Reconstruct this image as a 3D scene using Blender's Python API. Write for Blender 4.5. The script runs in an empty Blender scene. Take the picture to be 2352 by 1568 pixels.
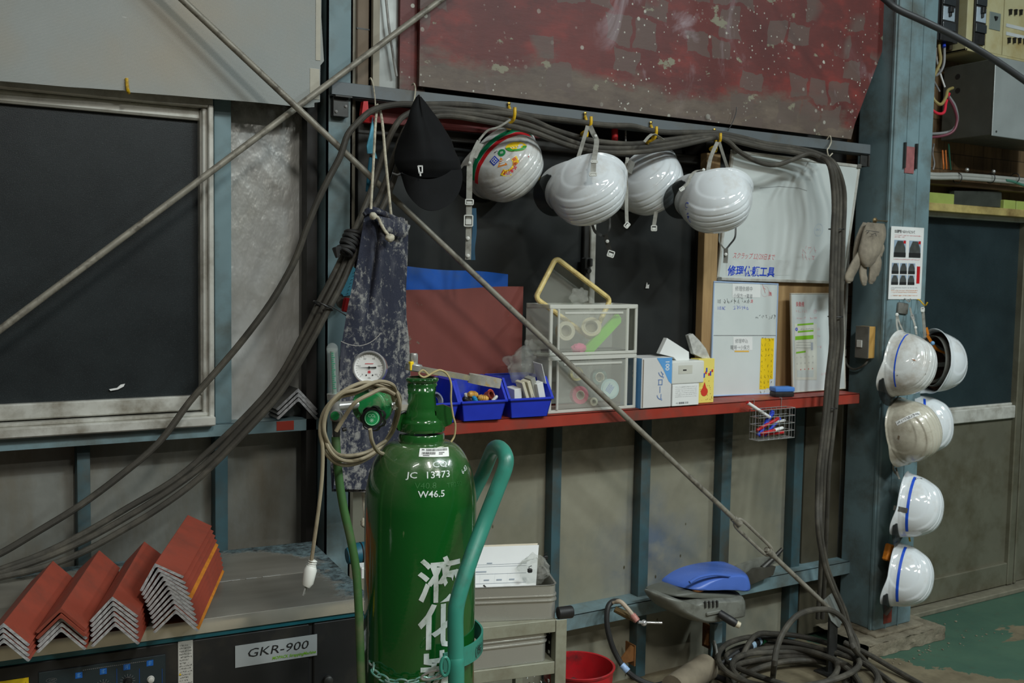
import bpy,bmesh,math,random
from mathutils import Vector,Matrix,Euler,noise as NZ
rnd=random.Random(7)
C=bpy.context.scene.collection
PI=math.pi
V=Vector
F,PW,PH=2300.0,2352.0,1568.0
CAM=V((0,0,1.65))
psi,th,ro=math.radians(31),math.radians(4),math.radians(1)
FWD=V((math.sin(psi)*math.cos(th),math.cos(psi)*math.cos(th),-math.sin(th)))
R0=V((math.cos(psi),-math.sin(psi),0))
U0=R0.cross(FWD)
RT=R0*math.cos(ro)+U0*math.sin(ro)
UP=U0*math.cos(ro)-R0*math.sin(ro)
def ray(px,py):
 return FWD+RT*((px-PW/2)/F)+UP*((PH/2-py)/F)
def at(px,py,Y):
 d=ray(px,py)
 return CAM+d*(Y/d.y)
def atz(px,py,Z):
 d=ray(px,py)
 return CAM+d*((Z-CAM.z)/d.z)
def atx(px,py,X):
 d=ray(px,py)
 return CAM+d*(X/d.x)
def atd(px,py,D):
 return CAM+ray(px,py)*D
def pixsize(p):
 return(V(p)-CAM).dot(FWD)/F
def camv(r,u,t):
 return(RT*r+UP*u-FWD*t).normalized()
def frame(X,Y,Z,o=(0,0,0)):
 m=Matrix((X,Y,Z)).transposed().to_4x4()
 m.translation=V(o)
 return m
def basis(z,xhint,o=(0,0,0)):
 z=V(z).normalized()
 x=V(xhint)
 x=(x-z*x.dot(z)).normalized()
 return frame(x,z.cross(x),z,o)
def wallm(p,up=(0,0,1),nrm=(0,-1,0)):
 n=V(nrm).normalized()
 u=V(up)
 u=(u-n*u.dot(n)).normalized()
 return frame(u.cross(n),u,n,p)
WM={}
def _props(o,label,cat,group,kind):
 if label:o['label']=label
 if cat:o['category']=cat
 if group:o['group']=group
 if kind:o['kind']=kind
def thing(name,label,cat,M=None,group=None,kind=None):
 o=bpy.data.objects.new(name,None)
 C.objects.link(o)
 o.empty_display_size=.02
 if M is None:M=Matrix()
 elif not isinstance(M,Matrix):M=Matrix.Translation(V(M))
 o.matrix_world=M
 WM[o.name]=M.copy()
 _props(o,label,cat,group,kind)
 return o
def tag(o,label,cat=None,group=None,kind=None):
 _props(o,label,cat,group,kind)
 return o
def dup(root,M,label,group=None):
 r=root.copy();C.objects.link(r);r.matrix_world=M;WM[r.name]=M.copy()
 r['label']=label
 if group:r['group']=group
 for ch in list(root.children):
  c=ch.copy();C.objects.link(c);c.parent=r
  for g in ch.children:
   d=g.copy();C.objects.link(d);d.parent=c
 return r
def catmull(pts,n=6,closed=False):
 P=[V(p)for p in pts]
 if len(P)<3:return P
 out=[]
 L=len(P)
 for i in range(L if closed else L-1):
  a=P[(i-1)%L]if closed or i>0 else P[0]*2-P[1]
  b,c=P[i],P[(i+1)%L]
  d=P[(i+2)%L]if closed or i+2<L else P[-1]*2-P[-2]
  for k in range(n):
   t=k/n
   out.append(.5*((2*b)+(c-a)*t+(2*a-5*b+4*c-d)*t*t+(3*b-a-3*c+d)*t**3))
 if not closed:out.append(P[-1])
 return out
class MB:
 def __init__(s):
  s.vs,s.fs,s.ms,s.mi=[],[],[],0
 def add(s,vs,fs):
  b=len(s.vs)
  s.vs+=[V(v)for v in vs]
  s.fs+=[tuple(b+i for i in f)for f in fs]
  s.ms+=[s.mi]*len(fs)
  return s
 def box(s,c,size,M=None,bev=0,seg=1):
  bm=bmesh.new()
  bmesh.ops.create_cube(bm,size=1)
  for v in bm.verts:v.co=V((v.co.x*size[0],v.co.y*size[1],v.co.z*size[2]))
  if bev:bmesh.ops.bevel(bm,geom=bm.edges[:],offset=bev,segments=seg,affect='EDGES',profile=.6)
  R=M.to_3x3()if M is not None else None
  bm.verts.index_update()
  vs=[(R@v.co if R else v.co)+V(c)for v in bm.verts]
  fs=[[v.index for v in f.verts]for f in bm.faces]
  bm.free()
  return s.add(vs,fs)
 def bx(s,lo,hi,bev=0,seg=1):
  lo,hi=V(lo),V(hi)
  return s.box((lo+hi)/2,[abs(hi[i]-lo[i])for i in range(3)],None,bev,seg)
 def hexa(s,p):
  return s.add(p,[(0,1,2,3),(7,6,5,4),(0,4,5,1),(1,5,6,2),(2,6,7,3),(3,7,4,0)])
 def tube(s,pts,r,seg=8,closed=False,sm=0,cap=True,flat=None):
  if sm:pts=catmull(pts,sm,closed)
  P=[V(p)for p in pts]
  n=len(P)
  rr=r if isinstance(r,(list,tuple))else[r]*n
  if len(rr)!=n:rr=[rr[min(len(rr)-1,int(i*(len(rr)-1)/max(1,n-1)+.5))]for i in range(n)]
  T=[]
  for i in range(n):
   a=P[i-1]if i or closed else P[0]
   b=P[(i+1)%n]if i<n-1 or closed else P[-1]
   d=b-a
   T.append(d.normalized()if d.length>1e-9 else V((0,0,1)))
  x=T[0].orthogonal().normalized()
  vs,fs=[],[]
  for i in range(n):
   x=(x-T[i]*x.dot(T[i]))
   x=x.normalized()if x.length>1e-6 else T[i].orthogonal().normalized()
   y=T[i].cross(x)
   for k in range(seg):
    a=2*PI*k/seg
    vs.append(P[i]+(x*math.cos(a)+y*math.sin(a))*rr[i])
  m=n if closed else n-1
  for i in range(m):
   j=(i+1)%n
   for k in range(seg):
    l=(k+1)%seg
    fs.append((i*seg+k,i*seg+l,j*seg+l,j*seg+k))
  if cap and not closed:
   fs.append(tuple(range(seg))[::-1])
   fs.append(tuple((n-1)*seg+k for k in range(seg)))
  return s.add(vs,fs)
 def cyl(s,a,b,r,r2=None,seg=16):
  return s.tube([a,b],[r,r if r2 is None else r2],seg)
 def lathe(s,prof,M=None,seg=32,a0=0,a1=2*PI):
  M=M or Matrix()
  full=abs(a1-a0-2*PI)<1e-6
  n=seg if full else seg+1
  vs,fs=[],[]
  for r,z in prof:
   for k in range(n):
    a=a0+(a1-a0)*k/seg
    vs.append(M@V((r*math.cos(a),r*math.sin(a),z)))
  for i in range(len(prof)-1):
   for k in range(seg):
    l=(k+1)%n
    fs.append((i*n+k,i*n+l,(i+1)*n+l,(i+1)*n+k))
  if full:
   if prof[0][0]>1e-6:fs.append(tuple(range(n))[::-1])
   if prof[-1][0]>1e-6:fs.append(tuple((len(prof)-1)*n+k for k in range(n)))
  return s.add(vs,fs)
 def prism(s,poly,depth,M=None):
  M=M or Matrix()
  n=len(poly)
  vs=[M@V((x,y,0))for x,y in poly]+[M@V((x,y,depth))for x,y in poly]
  fs=[tuple(range(n))[::-1],tuple(range(n,2*n))]
  fs+=[(i,(i+1)%n,n+(i+1)%n,n+i)for i in range(n)]
  return s.add(vs,fs)
 def grid(s,fn,nu,nv,th=0,cu=False):
  P=[[V(fn(i/nu,j/nv))for j in range(nv+1)]for i in range(nu if cu else nu+1)]
  n=len(P)
  m=nv+1
  fs=[]
  for i in range(nu):
   k=(i+1)%n
   for j in range(nv):fs.append((i*m+j,k*m+j,k*m+j+1,i*m+j+1))
  vs=[p for r in P for p in r]
  if th:
   N=[V((0,0,0))for _ in vs]
   for f in fs:
    nn=(vs[f[2]]-vs[f[0]]).cross(vs[f[3]]-vs[f[1]])
    for q in f:N[q]+=nn
   b=len(vs)
   vs=vs+[vs[q]-(N[q].normalized()*th if N[q].length>1e-12 else V((0,0,0)))for q in range(b)]
   back=[tuple(b+q for q in f[::-1])for f in fs]
   side=[]
   if not cu:
    for j in range(nv):
     side.append((j,j+1,b+j+1,b+j))
     o=(n-1)*m
     side.append((o+j+1,o+j,b+o+j,b+o+j+1))
   for i in range(nu):
    k=(i+1)%n
    side.append((k*m,i*m,b+i*m,b+k*m))
    side.append((i*m+nv,k*m+nv,b+k*m+nv,b+i*m+nv))
   fs=fs+back+side
  return s.add(vs,fs)
 def ell(s,c,r,M=None,nu=16,nv=10,fn=None):
  R=M.to_3x3()if M is not None else Matrix.Identity(3)
  r=r if isinstance(r,(list,tuple))else(r,r,r)
  def f(u,v):
   a,b=u*2*PI,(v-.5)*PI
   p=V((math.cos(a)*math.cos(b),math.sin(a)*math.cos(b),math.sin(b)))
   q=V((p.x*r[0],p.y*r[1],p.z*r[2]))
   if fn:q=fn(q,p)
   return R@q+V(c)
  return s.grid(f,nu,nv,cu=True)
 def torus(s,c,R,r,M=None,seg=24,rs=8,sx=1,sy=1):
  M3=M.to_3x3()if M is not None else Matrix.Identity(3)
  return s.tube([V(c)+M3@V((R*sx*math.cos(2*PI*k/seg),R*sy*math.sin(2*PI*k/seg),0))for k in range(seg)],r,rs,True)
 def ribbon(s,pts,w,side,t=.0016,sm=5):
  P=catmull(pts,sm)if sm else[V(p)for p in pts]
  n=len(P)
  vs,fs=[],[]
  for i in range(n):
   T=(P[min(n-1,i+1)]-P[max(0,i-1)]).normalized()
   sd=V(side(i/(n-1))if callable(side)else side)
   sd=(sd-T*sd.dot(T)).normalized()
   nn=T.cross(sd)
   for a,b in((-1,-1),(1,-1),(1,1),(-1,1)):vs.append(P[i]+sd*(a*w/2)+nn*(b*t/2))
  for i in range(n-1):
   for k in range(4):
    l=(k+1)%4
    fs.append((i*4+k,i*4+l,i*4+4+l,i*4+4+k))
  fs+=[(3,2,1,0),tuple((n-1)*4+k for k in range(4))]
  return s.add(vs,fs)
 def build(s,name,mats,parent=None,smooth=35,world=True,fix=True,sub=0):
  if parent is not None and world:
   iv=WM[parent.name].inverted()
   s.vs=[iv@v for v in s.vs]
  me=bpy.data.meshes.new(name)
  me.from_pydata([tuple(v)for v in s.vs],[],s.fs)
  if fix:
   bm=bmesh.new();bm.from_mesh(me)
   bmesh.ops.recalc_face_normals(bm,faces=bm.faces[:])
   bm.to_mesh(me);bm.free()
  for m in(mats if isinstance(mats,(list,tuple))else[mats]):me.materials.append(m)
  me.polygons.foreach_set('material_index',s.ms)
  if smooth:
   me.polygons.foreach_set('use_smooth',[True]*len(me.polygons))
   me.set_sharp_from_angle(angle=math.radians(smooth))
  me.update()
  o=bpy.data.objects.new(name,me)
  C.objects.link(o)
  if parent is not None:
   o.parent=parent
   WM[o.name]=WM[parent.name]
  else:
   WM[o.name]=Matrix()
  return o
def local_to(o,p):
 return WM[o.name].inverted()@V(p)
_fonts={}
def cjk():
 if 'c' not in _fonts:
  import os
  d=bpy.utils.system_resource('DATAFILES',path='fonts')
  try:_fonts['c']=bpy.data.fonts.load(os.path.join(d,'Noto Sans CJK Regular.woff2'))
  except Exception:_fonts['c']=None
 return _fonts['c']
def text_mb(mb,s,size,M,off=0,align='LEFT',ay='BOTTOM_BASELINE',shear=0,sx=1,space=1,line=1,wrap=None,sub=0):
 cu=bpy.data.curves.new('t','FONT')
 cu.body=s
 if any(ord(ch)>0x2000 for ch in s):
  f=cjk()
  if f:cu.font=f
  size*=2.857;off*=1.0
 cu.size=size;cu.align_x=align;cu.align_y=ay;cu.shear=shear
 cu.space_character=space;cu.space_line=line
 cu.offset=off;cu.resolution_u=2
 o=bpy.data.objects.new('t',cu)
 C.objects.link(o)
 dg=bpy.context.evaluated_depsgraph_get()
 me=bpy.data.meshes.new_from_object(o.evaluated_get(dg))
 bm=bmesh.new();bm.from_mesh(me)
 if sub:
  bmesh.ops.triangulate(bm,faces=bm.faces[:])
  for _ in range(5):
   es=[e for e in bm.edges if e.calc_length()>sub]
   if not es:break
   bmesh.ops.subdivide_edges(bm,edges=es,cuts=1)
   bmesh.ops.triangulate(bm,faces=[f for f in bm.faces if len(f.verts)>3])
 bm.verts.index_update()
 vs=[V((v.co.x*sx,v.co.y,0))for v in bm.verts]
 vs=[wrap(v)if wrap else M@v for v in vs]
 mb.add(vs,[[v.index for v in f.verts]for f in bm.faces])
 bm.free()
 bpy.data.objects.remove(o);bpy.data.curves.remove(cu);bpy.data.meshes.remove(me)
 return mb
def scribble(mb,M,w,h,r=.0009,n=10,seed=0):
 g=random.Random(seed)
 x=0
 while x<w:
  cw=h*g.uniform(.55,.9)
  for _ in range(g.choice((2,3,3,4))):
   a=V((x+g.random()*cw,g.random()*h,0));b=V((x+g.random()*cw,g.random()*h,0))
   d=(b-a)
   if d.length<h*.2:continue
   p=V((-d.y,d.x,0)).normalized()*r
   mb.add([M@(a-p),M@(b-p),M@(b+p),M@(a+p)],[(0,1,2,3)])
  x+=cw*1.15
 return mb
def quad(mb,M,x0,y0,x1,y1,z=0):
 return mb.add([M@V((x0,y0,z)),M@V((x1,y0,z)),M@V((x1,y1,z)),M@V((x0,y1,z))],[(0,1,2,3)])
def stroke(mb,M,pts,r,z=0):
 for(a,b)in zip(pts,pts[1:]):
  a,b=V((*a,z)),V((*b,z))
  d=b-a
  p=V((-d.y,d.x,0)).normalized()*r
  e=d.normalized()*r*.5
  mb.add([M@(a-p-e),M@(b-p+e),M@(b+p+e),M@(a+p-e)],[(0,1,2,3)])
 return mb
def disc(mb,M,cx,cy,r,z=0,n=20,r2=0,a0=0,a1=2*PI):
 vs,fs=[],[]
 for k in range(n+1):
  a=a0+(a1-a0)*k/n
  vs+=[M@V((cx+r*math.cos(a),cy+r*math.sin(a),z)),M@V((cx+r2*math.cos(a),cy+r2*math.sin(a),z))]
 for k in range(n):fs.append((2*k,2*k+2,2*k+3,2*k+1))
 return mb.add(vs,fs)
def lin(c):
 return tuple((x/255/12.92 if x/255<=.04045 else((x/255+.055)/1.055)**2.4)for x in c[:3])+(1,)
class Nodes:
 def __init__(s,name):
  s.m=bpy.data.materials.new(name)
  s.m.use_nodes=True
  s.t=s.m.node_tree
  s.b=s.t.nodes['Principled BSDF']
  s.co=None
 def n(s,typ,**kw):
  x=s.t.nodes.new(typ)
  for k,v in kw.items():
   if k=='ins':
    for kk,vv in v.items():s.put(x.inputs[kk],vv)
   else:setattr(x,k,v)
  return x
 def put(s,inp,v):
  if hasattr(v,'is_output'):s.t.links.new(v,inp)
  else:inp.default_value=v
 def coord(s,scale=(1,1,1),loc=(0,0,0),rot=(0,0,0)):
  if s.co is None:s.co=s.n('ShaderNodeTexCoord').outputs['Object']
  mp=s.n('ShaderNodeMapping')
  mp.inputs['Scale'].default_value=scale;mp.inputs['Location'].default_value=loc;mp.inputs['Rotation'].default_value=rot
  s.t.links.new(s.co,mp.inputs['Vector'])
  return mp.outputs[0]
 def noise(s,scale,detail=4,rough=.55,vec=None,dist=0):
  x=s.n('ShaderNodeTexNoise',ins={'Scale':scale,'Detail':detail,'Roughness':rough,'Distortion':dist})
  s.t.links.new(vec or s.coord(),x.inputs['Vector'])
  return x.outputs['Fac']
 def voro(s,scale,vec=None,feat='F1',out='Distance',rand=1):
  x=s.n('ShaderNodeTexVoronoi',feature=feat,ins={'Scale':scale,'Randomness':rand})
  s.t.links.new(vec or s.coord(),x.inputs['Vector'])
  return x.outputs[out]
 def wave(s,scale,dirn='Z',vec=None,dist=0,prof='SIN'):
  x=s.n('ShaderNodeTexWave',bands_direction=dirn,wave_profile=prof,ins={'Scale':scale,'Distortion':dist})
  s.t.links.new(vec or s.coord(),x.inputs['Vector'])
  return x.outputs['Fac']
 def ramp(s,fac,a,b,ca=(0,0,0,1),cb=(1,1,1,1),mid=()):
  if a<0 or b>1:
   q=s.n('ShaderNodeMapRange',ins={'From Min':a,'From Max':b})
   s.put(q.inputs[0],fac)
   fac,a,b=q.outputs[0],0,1
  x=s.n('ShaderNodeValToRGB')
  e=x.color_ramp.elements
  e[0].position,e[0].color,e[1].position,e[1].color=a,ca,b,cb
  for p,c in mid:
   q=e.new(p);q.color=c
  s.put(x.inputs[0],fac)
  return x.outputs[0]
 def mix(s,fac,a,b,mode='MIX'):
  x=s.n('ShaderNodeMix',data_type='RGBA',blend_type=mode)
  s.put(x.inputs[0],fac);s.put(x.inputs[6],a);s.put(x.inputs[7],b)
  return x.outputs[2]
 def math(s,op,a,b=0.0):
  x=s.n('ShaderNodeMath',operation=op)
  s.put(x.inputs[0],a);s.put(x.inputs[1],b)
  return x.outputs[0]
 def sep(s,vec=None):
  x=s.n('ShaderNodeSeparateXYZ')
  s.t.links.new(vec or s.coord(),x.inputs[0])
  return x.outputs
 def bump(s,h,strength=.3,dist=.002):
  x=s.n('ShaderNodeBump',ins={'Strength':strength,'Distance':dist})
  s.put(x.inputs['Height'],h)
  s.t.links.new(x.outputs[0],s.b.inputs['Normal'])
 def set(s,**kw):
  names=dict(col='Base Color',rough='Roughness',metal='Metallic',spec='Specular IOR Level',trans='Transmission Weight',ior='IOR',alpha='Alpha',coat='Coat Weight',crough='Coat Roughness',sheen='Sheen Weight',sss='Subsurface Weight',emc='Emission Color',ems='Emission Strength')
  for k,v in kw.items():s.put(s.b.inputs[names[k]],v)
  return s
def M(name,col,rough=.5,metal=0,var=.12,vs=9,dirt=None,dirt_amt=.35,ds=5,bump=0,bs=60,**kw):
 N=Nodes(name)
 c=lin(col)
 dk=tuple(x*(1-var)for x in c[:3])+(1,)
 lt=tuple(min(1,x*(1+var))for x in c[:3])+(1,)
 out=N.ramp(N.noise(vs,5),.3,.7,dk,lt)
 if dirt:
  f=N.ramp(N.noise(ds,6,.65),.62-dirt_amt*.4,.85-dirt_amt*.3)
  out=N.mix(f,out,lin(dirt))
 rg=N.ramp(N.noise(vs*1.7,4),.3,.7,(max(0,rough-.08),)*3+(1,),(min(1,rough+.1),)*3+(1,))
 N.set(col=out,rough=rg,metal=metal,**kw)
 if bump:N.bump(N.noise(bs,4),bump,.002)
 return N.m
MAT={}
MAT['blue']=M('blue_grey_paint',(114,139,145),.5,var=.1,vs=5,dirt=(84,84,74),dirt_amt=.35,ds=4,bump=.1,bs=40)
MAT['bluedark']=M('teal_stud_paint',(60,90,98),.55,var=.12,vs=6,dirt=(70,68,58),dirt_amt=.5,ds=5)
MAT['beam']=M('grey_rail_paint',(97,104,107),.45,var=.08,vs=4,dirt=(92,90,82),dirt_amt=.3,ds=6)
MAT['alu']=M('aluminium_frame',(206,206,198),.35,.2,var=.1,vs=6,dirt=(140,134,120),dirt_amt=.4,ds=8)
MAT['steel']=M('bare_steel',(186,186,182),.28,.65,var=.12,vs=20)
MAT['chrome']=M('chrome',(222,222,222),.14,.7,var=.03)
MAT['darksteel']=M('dark_steel',(70,70,68),.45,.6,var=.2,vs=25)
MAT['rod']=M('grey_painted_rod',(142,138,126),.5,.2,var=.16,vs=24,dirt=(70,64,56),dirt_amt=.28,ds=30)
MAT['cable']=M('dusty_rubber_cable',(62,59,52),.7,var=.25,vs=14,dirt=(96,91,80),dirt_amt=.35,ds=9,bump=.2,bs=120)
MAT['cable2']=M('black_rubber',(40,40,40),.6,var=.2,vs=20)
MAT['black']=M('black_plastic',(28,28,28),.5,var=.15,vs=20)
MAT['ink']=M('black_ink',(25,25,25),.7,var=0)
MAT['inkblue']=M('blue_ink',(28,62,190),.6,var=.05)
MAT['inkred']=M('red_ink',(205,48,62),.7,var=.05)
MAT['inkgrey']=M('grey_ink',(120,122,124),.7,var=.05)
MAT['pink']=M('faded_red_ink',(222,150,156),.7,var=.05)
MAT['white']=M('white_paper',(226,228,226),.6,var=.03)
MAT['whitepl']=M('white_plastic',(214,216,210),.4,var=.05)
MAT['yellow']=M('yellow_plastic',(222,180,26),.4,var=.1,dirt=(120,90,30),dirt_amt=.3,ds=40)
MAT['yellowlab']=M('yellow_label',(240,204,20),.55,var=.04)
MAT['red']=M('red_paint',(190,30,34),.4,var=.12)
MAT['redshelf']=M('red_oxide_shelf',(152,52,38),.5,var=.14,vs=7,dirt=(104,62,52),dirt_amt=.4,ds=6,bump=.08)
MAT['angred']=M('red_primer_steel',(148,66,49),.5,var=.09,vs=6,dirt=(112,62,50),dirt_amt=.4,ds=7)
MAT['angcut']=M('sawn_steel_end',(190,192,194),.5,.1,var=.14,vs=60,dirt=(120,120,122),dirt_amt=.5,ds=70)
MAT['angorange']=M('orange_rust_edge',(196,120,34),.6,var=.2,vs=30)
MAT['rope']=M('cream_rope',(196,190,170),.85,var=.14,vs=60,dirt=(120,112,98),dirt_amt=.4,ds=40,bump=.5,bs=300)
MAT['twine']=M('old_twine',(170,156,112),.9,var=.2,vs=80)
MAT['bluebin']=M('blue_bin_plastic',(26,52,190),.42,var=.12,vs=10,dirt=(70,84,150),dirt_amt=.25,ds=9)
MAT['bluesheet']=M('blue_sheet_plastic',(14,82,172),.45,var=.2,vs=4,dirt=(60,92,140),dirt_amt=.3,ds=8)
MAT['turq']=M('turquoise_paint',(52,130,113),.36,var=.08,vs=8,dirt=(58,96,84),dirt_amt=.3,ds=14,bump=.06,bs=90)
MAT['beige']=M('beige_panel',(184,179,140),.5,var=.06,vs=5,dirt=(160,142,90),dirt_amt=.4,ds=4)
MAT['wood']=None
MAT['cardb']=M('brown_card',(122,108,92),.8,var=.1,vs=8)
MAT['greyplastic']=M('grey_plastic',(112,112,106),.5,var=.12,vs=10,dirt=(84,80,72),dirt_amt=.4,ds=12)
MAT['strap']=M('grey_webbing',(158,158,150),.8,var=.12,vs=30,dirt=(110,106,96),dirt_amt=.4,ds=25,bump=.4,bs=400)
MAT['helmet']=M('white_helmet_shell',(219,225,228),.09,var=.02,vs=10,dirt=(196,192,184),dirt_amt=.22,ds=9,coat=.5)
MAT['helmetdirty']=M('dusty_white_helmet_shell',(213,216,214),.13,var=.04,vs=10,dirt=(166,156,142),dirt_amt=.42,ds=8,coat=.4)
MAT['helmetgrey']=M('yellowed_grey_helmet_shell',(196,192,176),.24,var=.06,vs=8,dirt=(140,130,112),dirt_amt=.4,ds=9,coat=.3)
MAT['liner']=M('dark_helmet_liner',(52,50,48),.8,var=.2,vs=20)
MAT['bluestripe']=M('blue_tape',(20,78,200),.35,var=.05)
MAT['greenstripe']=M('green_tape',(22,140,92),.35,var=.05)
MAT['redstripe']=M('red_tape',(206,38,44),.35,var=.05)
MAT['orange']=M('orange_plastic',(224,132,30),.5,var=.12)
MAT['tan']=M('tan_plug',(206,158,74),.5,var=.15,vs=30)
MAT['lblue']=M('light_blue_paint',(96,180,208),.4,var=.12,vs=20)
MAT['teal']=M('teal_tool_plastic',(24,86,104),.5,var=.15)
MAT['greenhose']=M('dark_green_hose',(56,96,48),.6,var=.16,vs=10,dirt=(96,100,74),dirt_amt=.3,ds=14)
MAT['cordgrey']=M('beige_power_cord',(150,141,117),.6,var=.1,vs=14,dirt=(120,108,88),dirt_amt=.45,ds=14)
MAT['greenlabel']=M('green_label',(28,150,84),.45,var=.05)
MAT['glovefab']=None
def make_special():
 N=Nodes('galvanised_sheet_dull')
 n1=N.noise(3.2,6,.6);n2=N.noise(11,5,.6,N.coord((1,1,.35)))
 c=N.ramp(n1,.3,.72,lin((110,112,106)),lin((152,153,146)))
 c=N.mix(N.ramp(n2,.45,.75),c,lin((118,112,98)))
 N.set(col=c,metal=.2,rough=N.ramp(n2,.3,.7,(.34,)*3+(1,),(.52,)*3+(1,)))
 N.bump(N.noise(14,3),.3,.006)
 MAT['galv']=N.m
 N=Nodes('galvanised_sheet_crumpled')
 v=N.coord((1,1,.45))
 n1=N.noise(30,3,.5,v,.1);n2=N.noise(6,4)
 c=N.ramp(n2,.3,.7,lin((172,170,162)),lin((206,207,204)))
 st=N.math('MULTIPLY',N.ramp(N.sep()['Z'],1.98,2.16),N.ramp(N.noise(8,6,.7),.36,.6))
 c=N.mix(N.math('MULTIPLY',st,.85),c,lin((82,76,64)))
 N.set(col=c,metal=.3,rough=.3)
 N.bump(n1,.6,.01)
 MAT['crumple']=N.m
 N=Nodes('beige_wall_sheet')
 n1=N.noise(2.2,6,.62);n2=N.noise(5,5,.6)
 c=N.ramp(n1,.28,.74,lin((128,126,109)),lin((164,161,143)))
 c=N.mix(N.ramp(n2,.52,.8),c,lin((126,130,120)))
 x=N.sep()
 z=x['Z']
 blue=N.math('MULTIPLY',N.ramp(N.voro(1.0,N.coord((1,0,1),(-2.58,0,-.52)),rand=0),.06,.30,(1,1,1,1),(0,0,0,1)),N.ramp(n2,.35,.6))
 c=N.mix(blue,c,lin((104,116,130)))
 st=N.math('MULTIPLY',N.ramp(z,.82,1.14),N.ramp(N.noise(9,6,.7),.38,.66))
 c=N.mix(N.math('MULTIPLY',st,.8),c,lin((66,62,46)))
 spot=N.ramp(N.voro(15,N.coord((1,1,.55))),.05,.075,(1,1,1,1),(0,0,0,1))
 spot=N.math('MULTIPLY',spot,N.ramp(N.noise(4,3),.52,.6))
 c=N.mix(spot,c,lin((78,72,52)))
 N.set(col=c,metal=.15,rough=.5)
 N.bump(N.noise(9,3),.2,.006)
 MAT['beigewall']=N.m
 N=Nodes('ribbed_plastic_sheet')
 w=N.wave(84,'Z')
 n2=N.noise(2.5,5)
 c=N.ramp(n2,.3,.75,lin((142,147,143)),lin((156,161,159)))
 c=N.mix(N.ramp(N.noise(1.8,4,.5,N.coord((1,1,1),(3,0,1))),.52,.7),c,lin((160,152,136)))
 sc=N.math('MULTIPLY',N.ramp(N.noise(30,2,.5,N.coord((.35,1,3))),.72,.76),N.ramp(N.noise(3,3),.48,.55))
 c=N.mix(sc,c,lin((214,216,210)))
 c=N.mix(N.math('MULTIPLY',N.ramp(w,.2,.9,(1,1,1,1),(0,0,0,1)),.1),c,lin((110,110,104)))
 N.set(col=c,rough=.45)
 N.bump(w,.3,.001)
 MAT['ribbed']=N.m
 for key,diag in(('frost',0),('wireglass',1),('darkglass',2)):
  N=Nodes('dark_glass_'+key)
  if diag==0:
   v=N.voro(620);n=N.noise(6,4)
   c=N.ramp(n,.3,.7,lin((24,29,31)),lin((36,42,44)))
   sp=N.ramp(N.noise(420,2,.7),.58,.74)
   c=N.mix(N.math('MULTIPLY',sp,.55),c,lin((70,80,82)))
   N.set(col=c,rough=.4,spec=.3);N.bump(v,.22,.0015)
  elif diag==1:
   w=N.wave(38,'X',N.coord((1,1,1),(0,0,0),(0,math.radians(38),0)))
   n=N.noise(4,4)
   c=N.ramp(n,.3,.7,lin((26,38,42)),lin((38,52,56)))
   c=N.mix(N.math('MULTIPLY',N.ramp(w,.8,.97),.35),c,lin((74,92,96)))
   N.set(col=c,rough=.3);N.bump(w,.4,.002)
  else:
   c=N.ramp(N.noise(5,5),.3,.75,lin((36,38,38)),lin((50,52,51)))
   N.set(col=c,rough=.3)
  MAT[key]=N.m
 def redboard(name,seed,patches,less=0):
  N=Nodes(name)
  o=(seed,0,seed*.7)
  n1=N.noise(4.5,7,.65,N.coord((1,1,1),o));n2=N.noise(11,6,.7,N.coord((.6,1,1.4),o))
  red=N.ramp(n1,.3,.72,lin((84,38,35)),lin((112,48,43)))
  hot=N.ramp(N.noise(7,5,.6,N.coord((.7,1,1.2),(seed+4,0,2))),.52,.68)
  red=N.mix(N.math('MULTIPLY',hot,.65),red,lin((140,52,44)))
  x=N.sep()
  grey=N.ramp(n2,.3,.75,lin((82,69,62)),lin((118,104,90)))
  low=N.math('ADD',N.math('MULTIPLY',N.ramp(x['Z'],2.26,2.42,(1,1,1,1),(0,0,0,1)),.40),N.noise(3.1,7,.68,N.coord((.6,1,1.2),(seed+7.4,0,5))))
  bare=N.ramp(low,.60+less,.74+less)
  col=N.mix(bare,red,grey)
  if patches:
   br=N.n('ShaderNodeTexBrick',offset=.37,ins={'Scale':4.0,'Mortar Size':.034,'Color1':(1,1,1,1),'Color2':(0,0,0,1),'Mortar':(0,0,0,1),'Brick Width':.5,'Row Height':.42,'Mortar Smooth':.1})
   mp=N.coord((1,1,1),(.1,0,0),(math.radians(90),0,0))
   nz=N.n('ShaderNodeTexNoise',ins={'Scale':6.0,'Detail':5.0})
   N.t.links.new(mp,nz.inputs['Vector'])
   va=N.n('ShaderNodeVectorMath',operation='MULTIPLY_ADD')
   N.put(va.inputs[0],nz.outputs['Color']);va.inputs[1].default_value=(.13,.13,0);N.put(va.inputs[2],mp)
   N.t.links.new(va.outputs[0],br.inputs['Vector'])
   sel=N.math('MULTIPLY',N.math('GREATER_THAN',br.outputs['Color'],.5),N.ramp(N.noise(2.2,2,.5,N.coord((1,1,1),(2,0,3))),.42,.46))
   col=N.mix(N.math('MULTIPLY',sel,.75),col,lin((96,82,75)))
  sm=N.ramp(N.noise(5,6,.6,N.coord((1,1,.6),(seed+1.3,0,2.2)),1.2),.56,.74)
  mid=N.ramp(N.noise(1.6,2,.4,N.coord((1,1,1),(seed+5.1,0,.4))),.48,.62)
  col=N.mix(N.math('MULTIPLY',N.math('MULTIPLY',sm,mid),.8),col,lin((170,156,162)))
  ch=N.ramp(N.noise(9,5,.6,N.coord((.8,1,1.2),(seed+2,0,8))),.64,.66)
  col=N.mix(ch,col,lin((132,128,108)))
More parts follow.
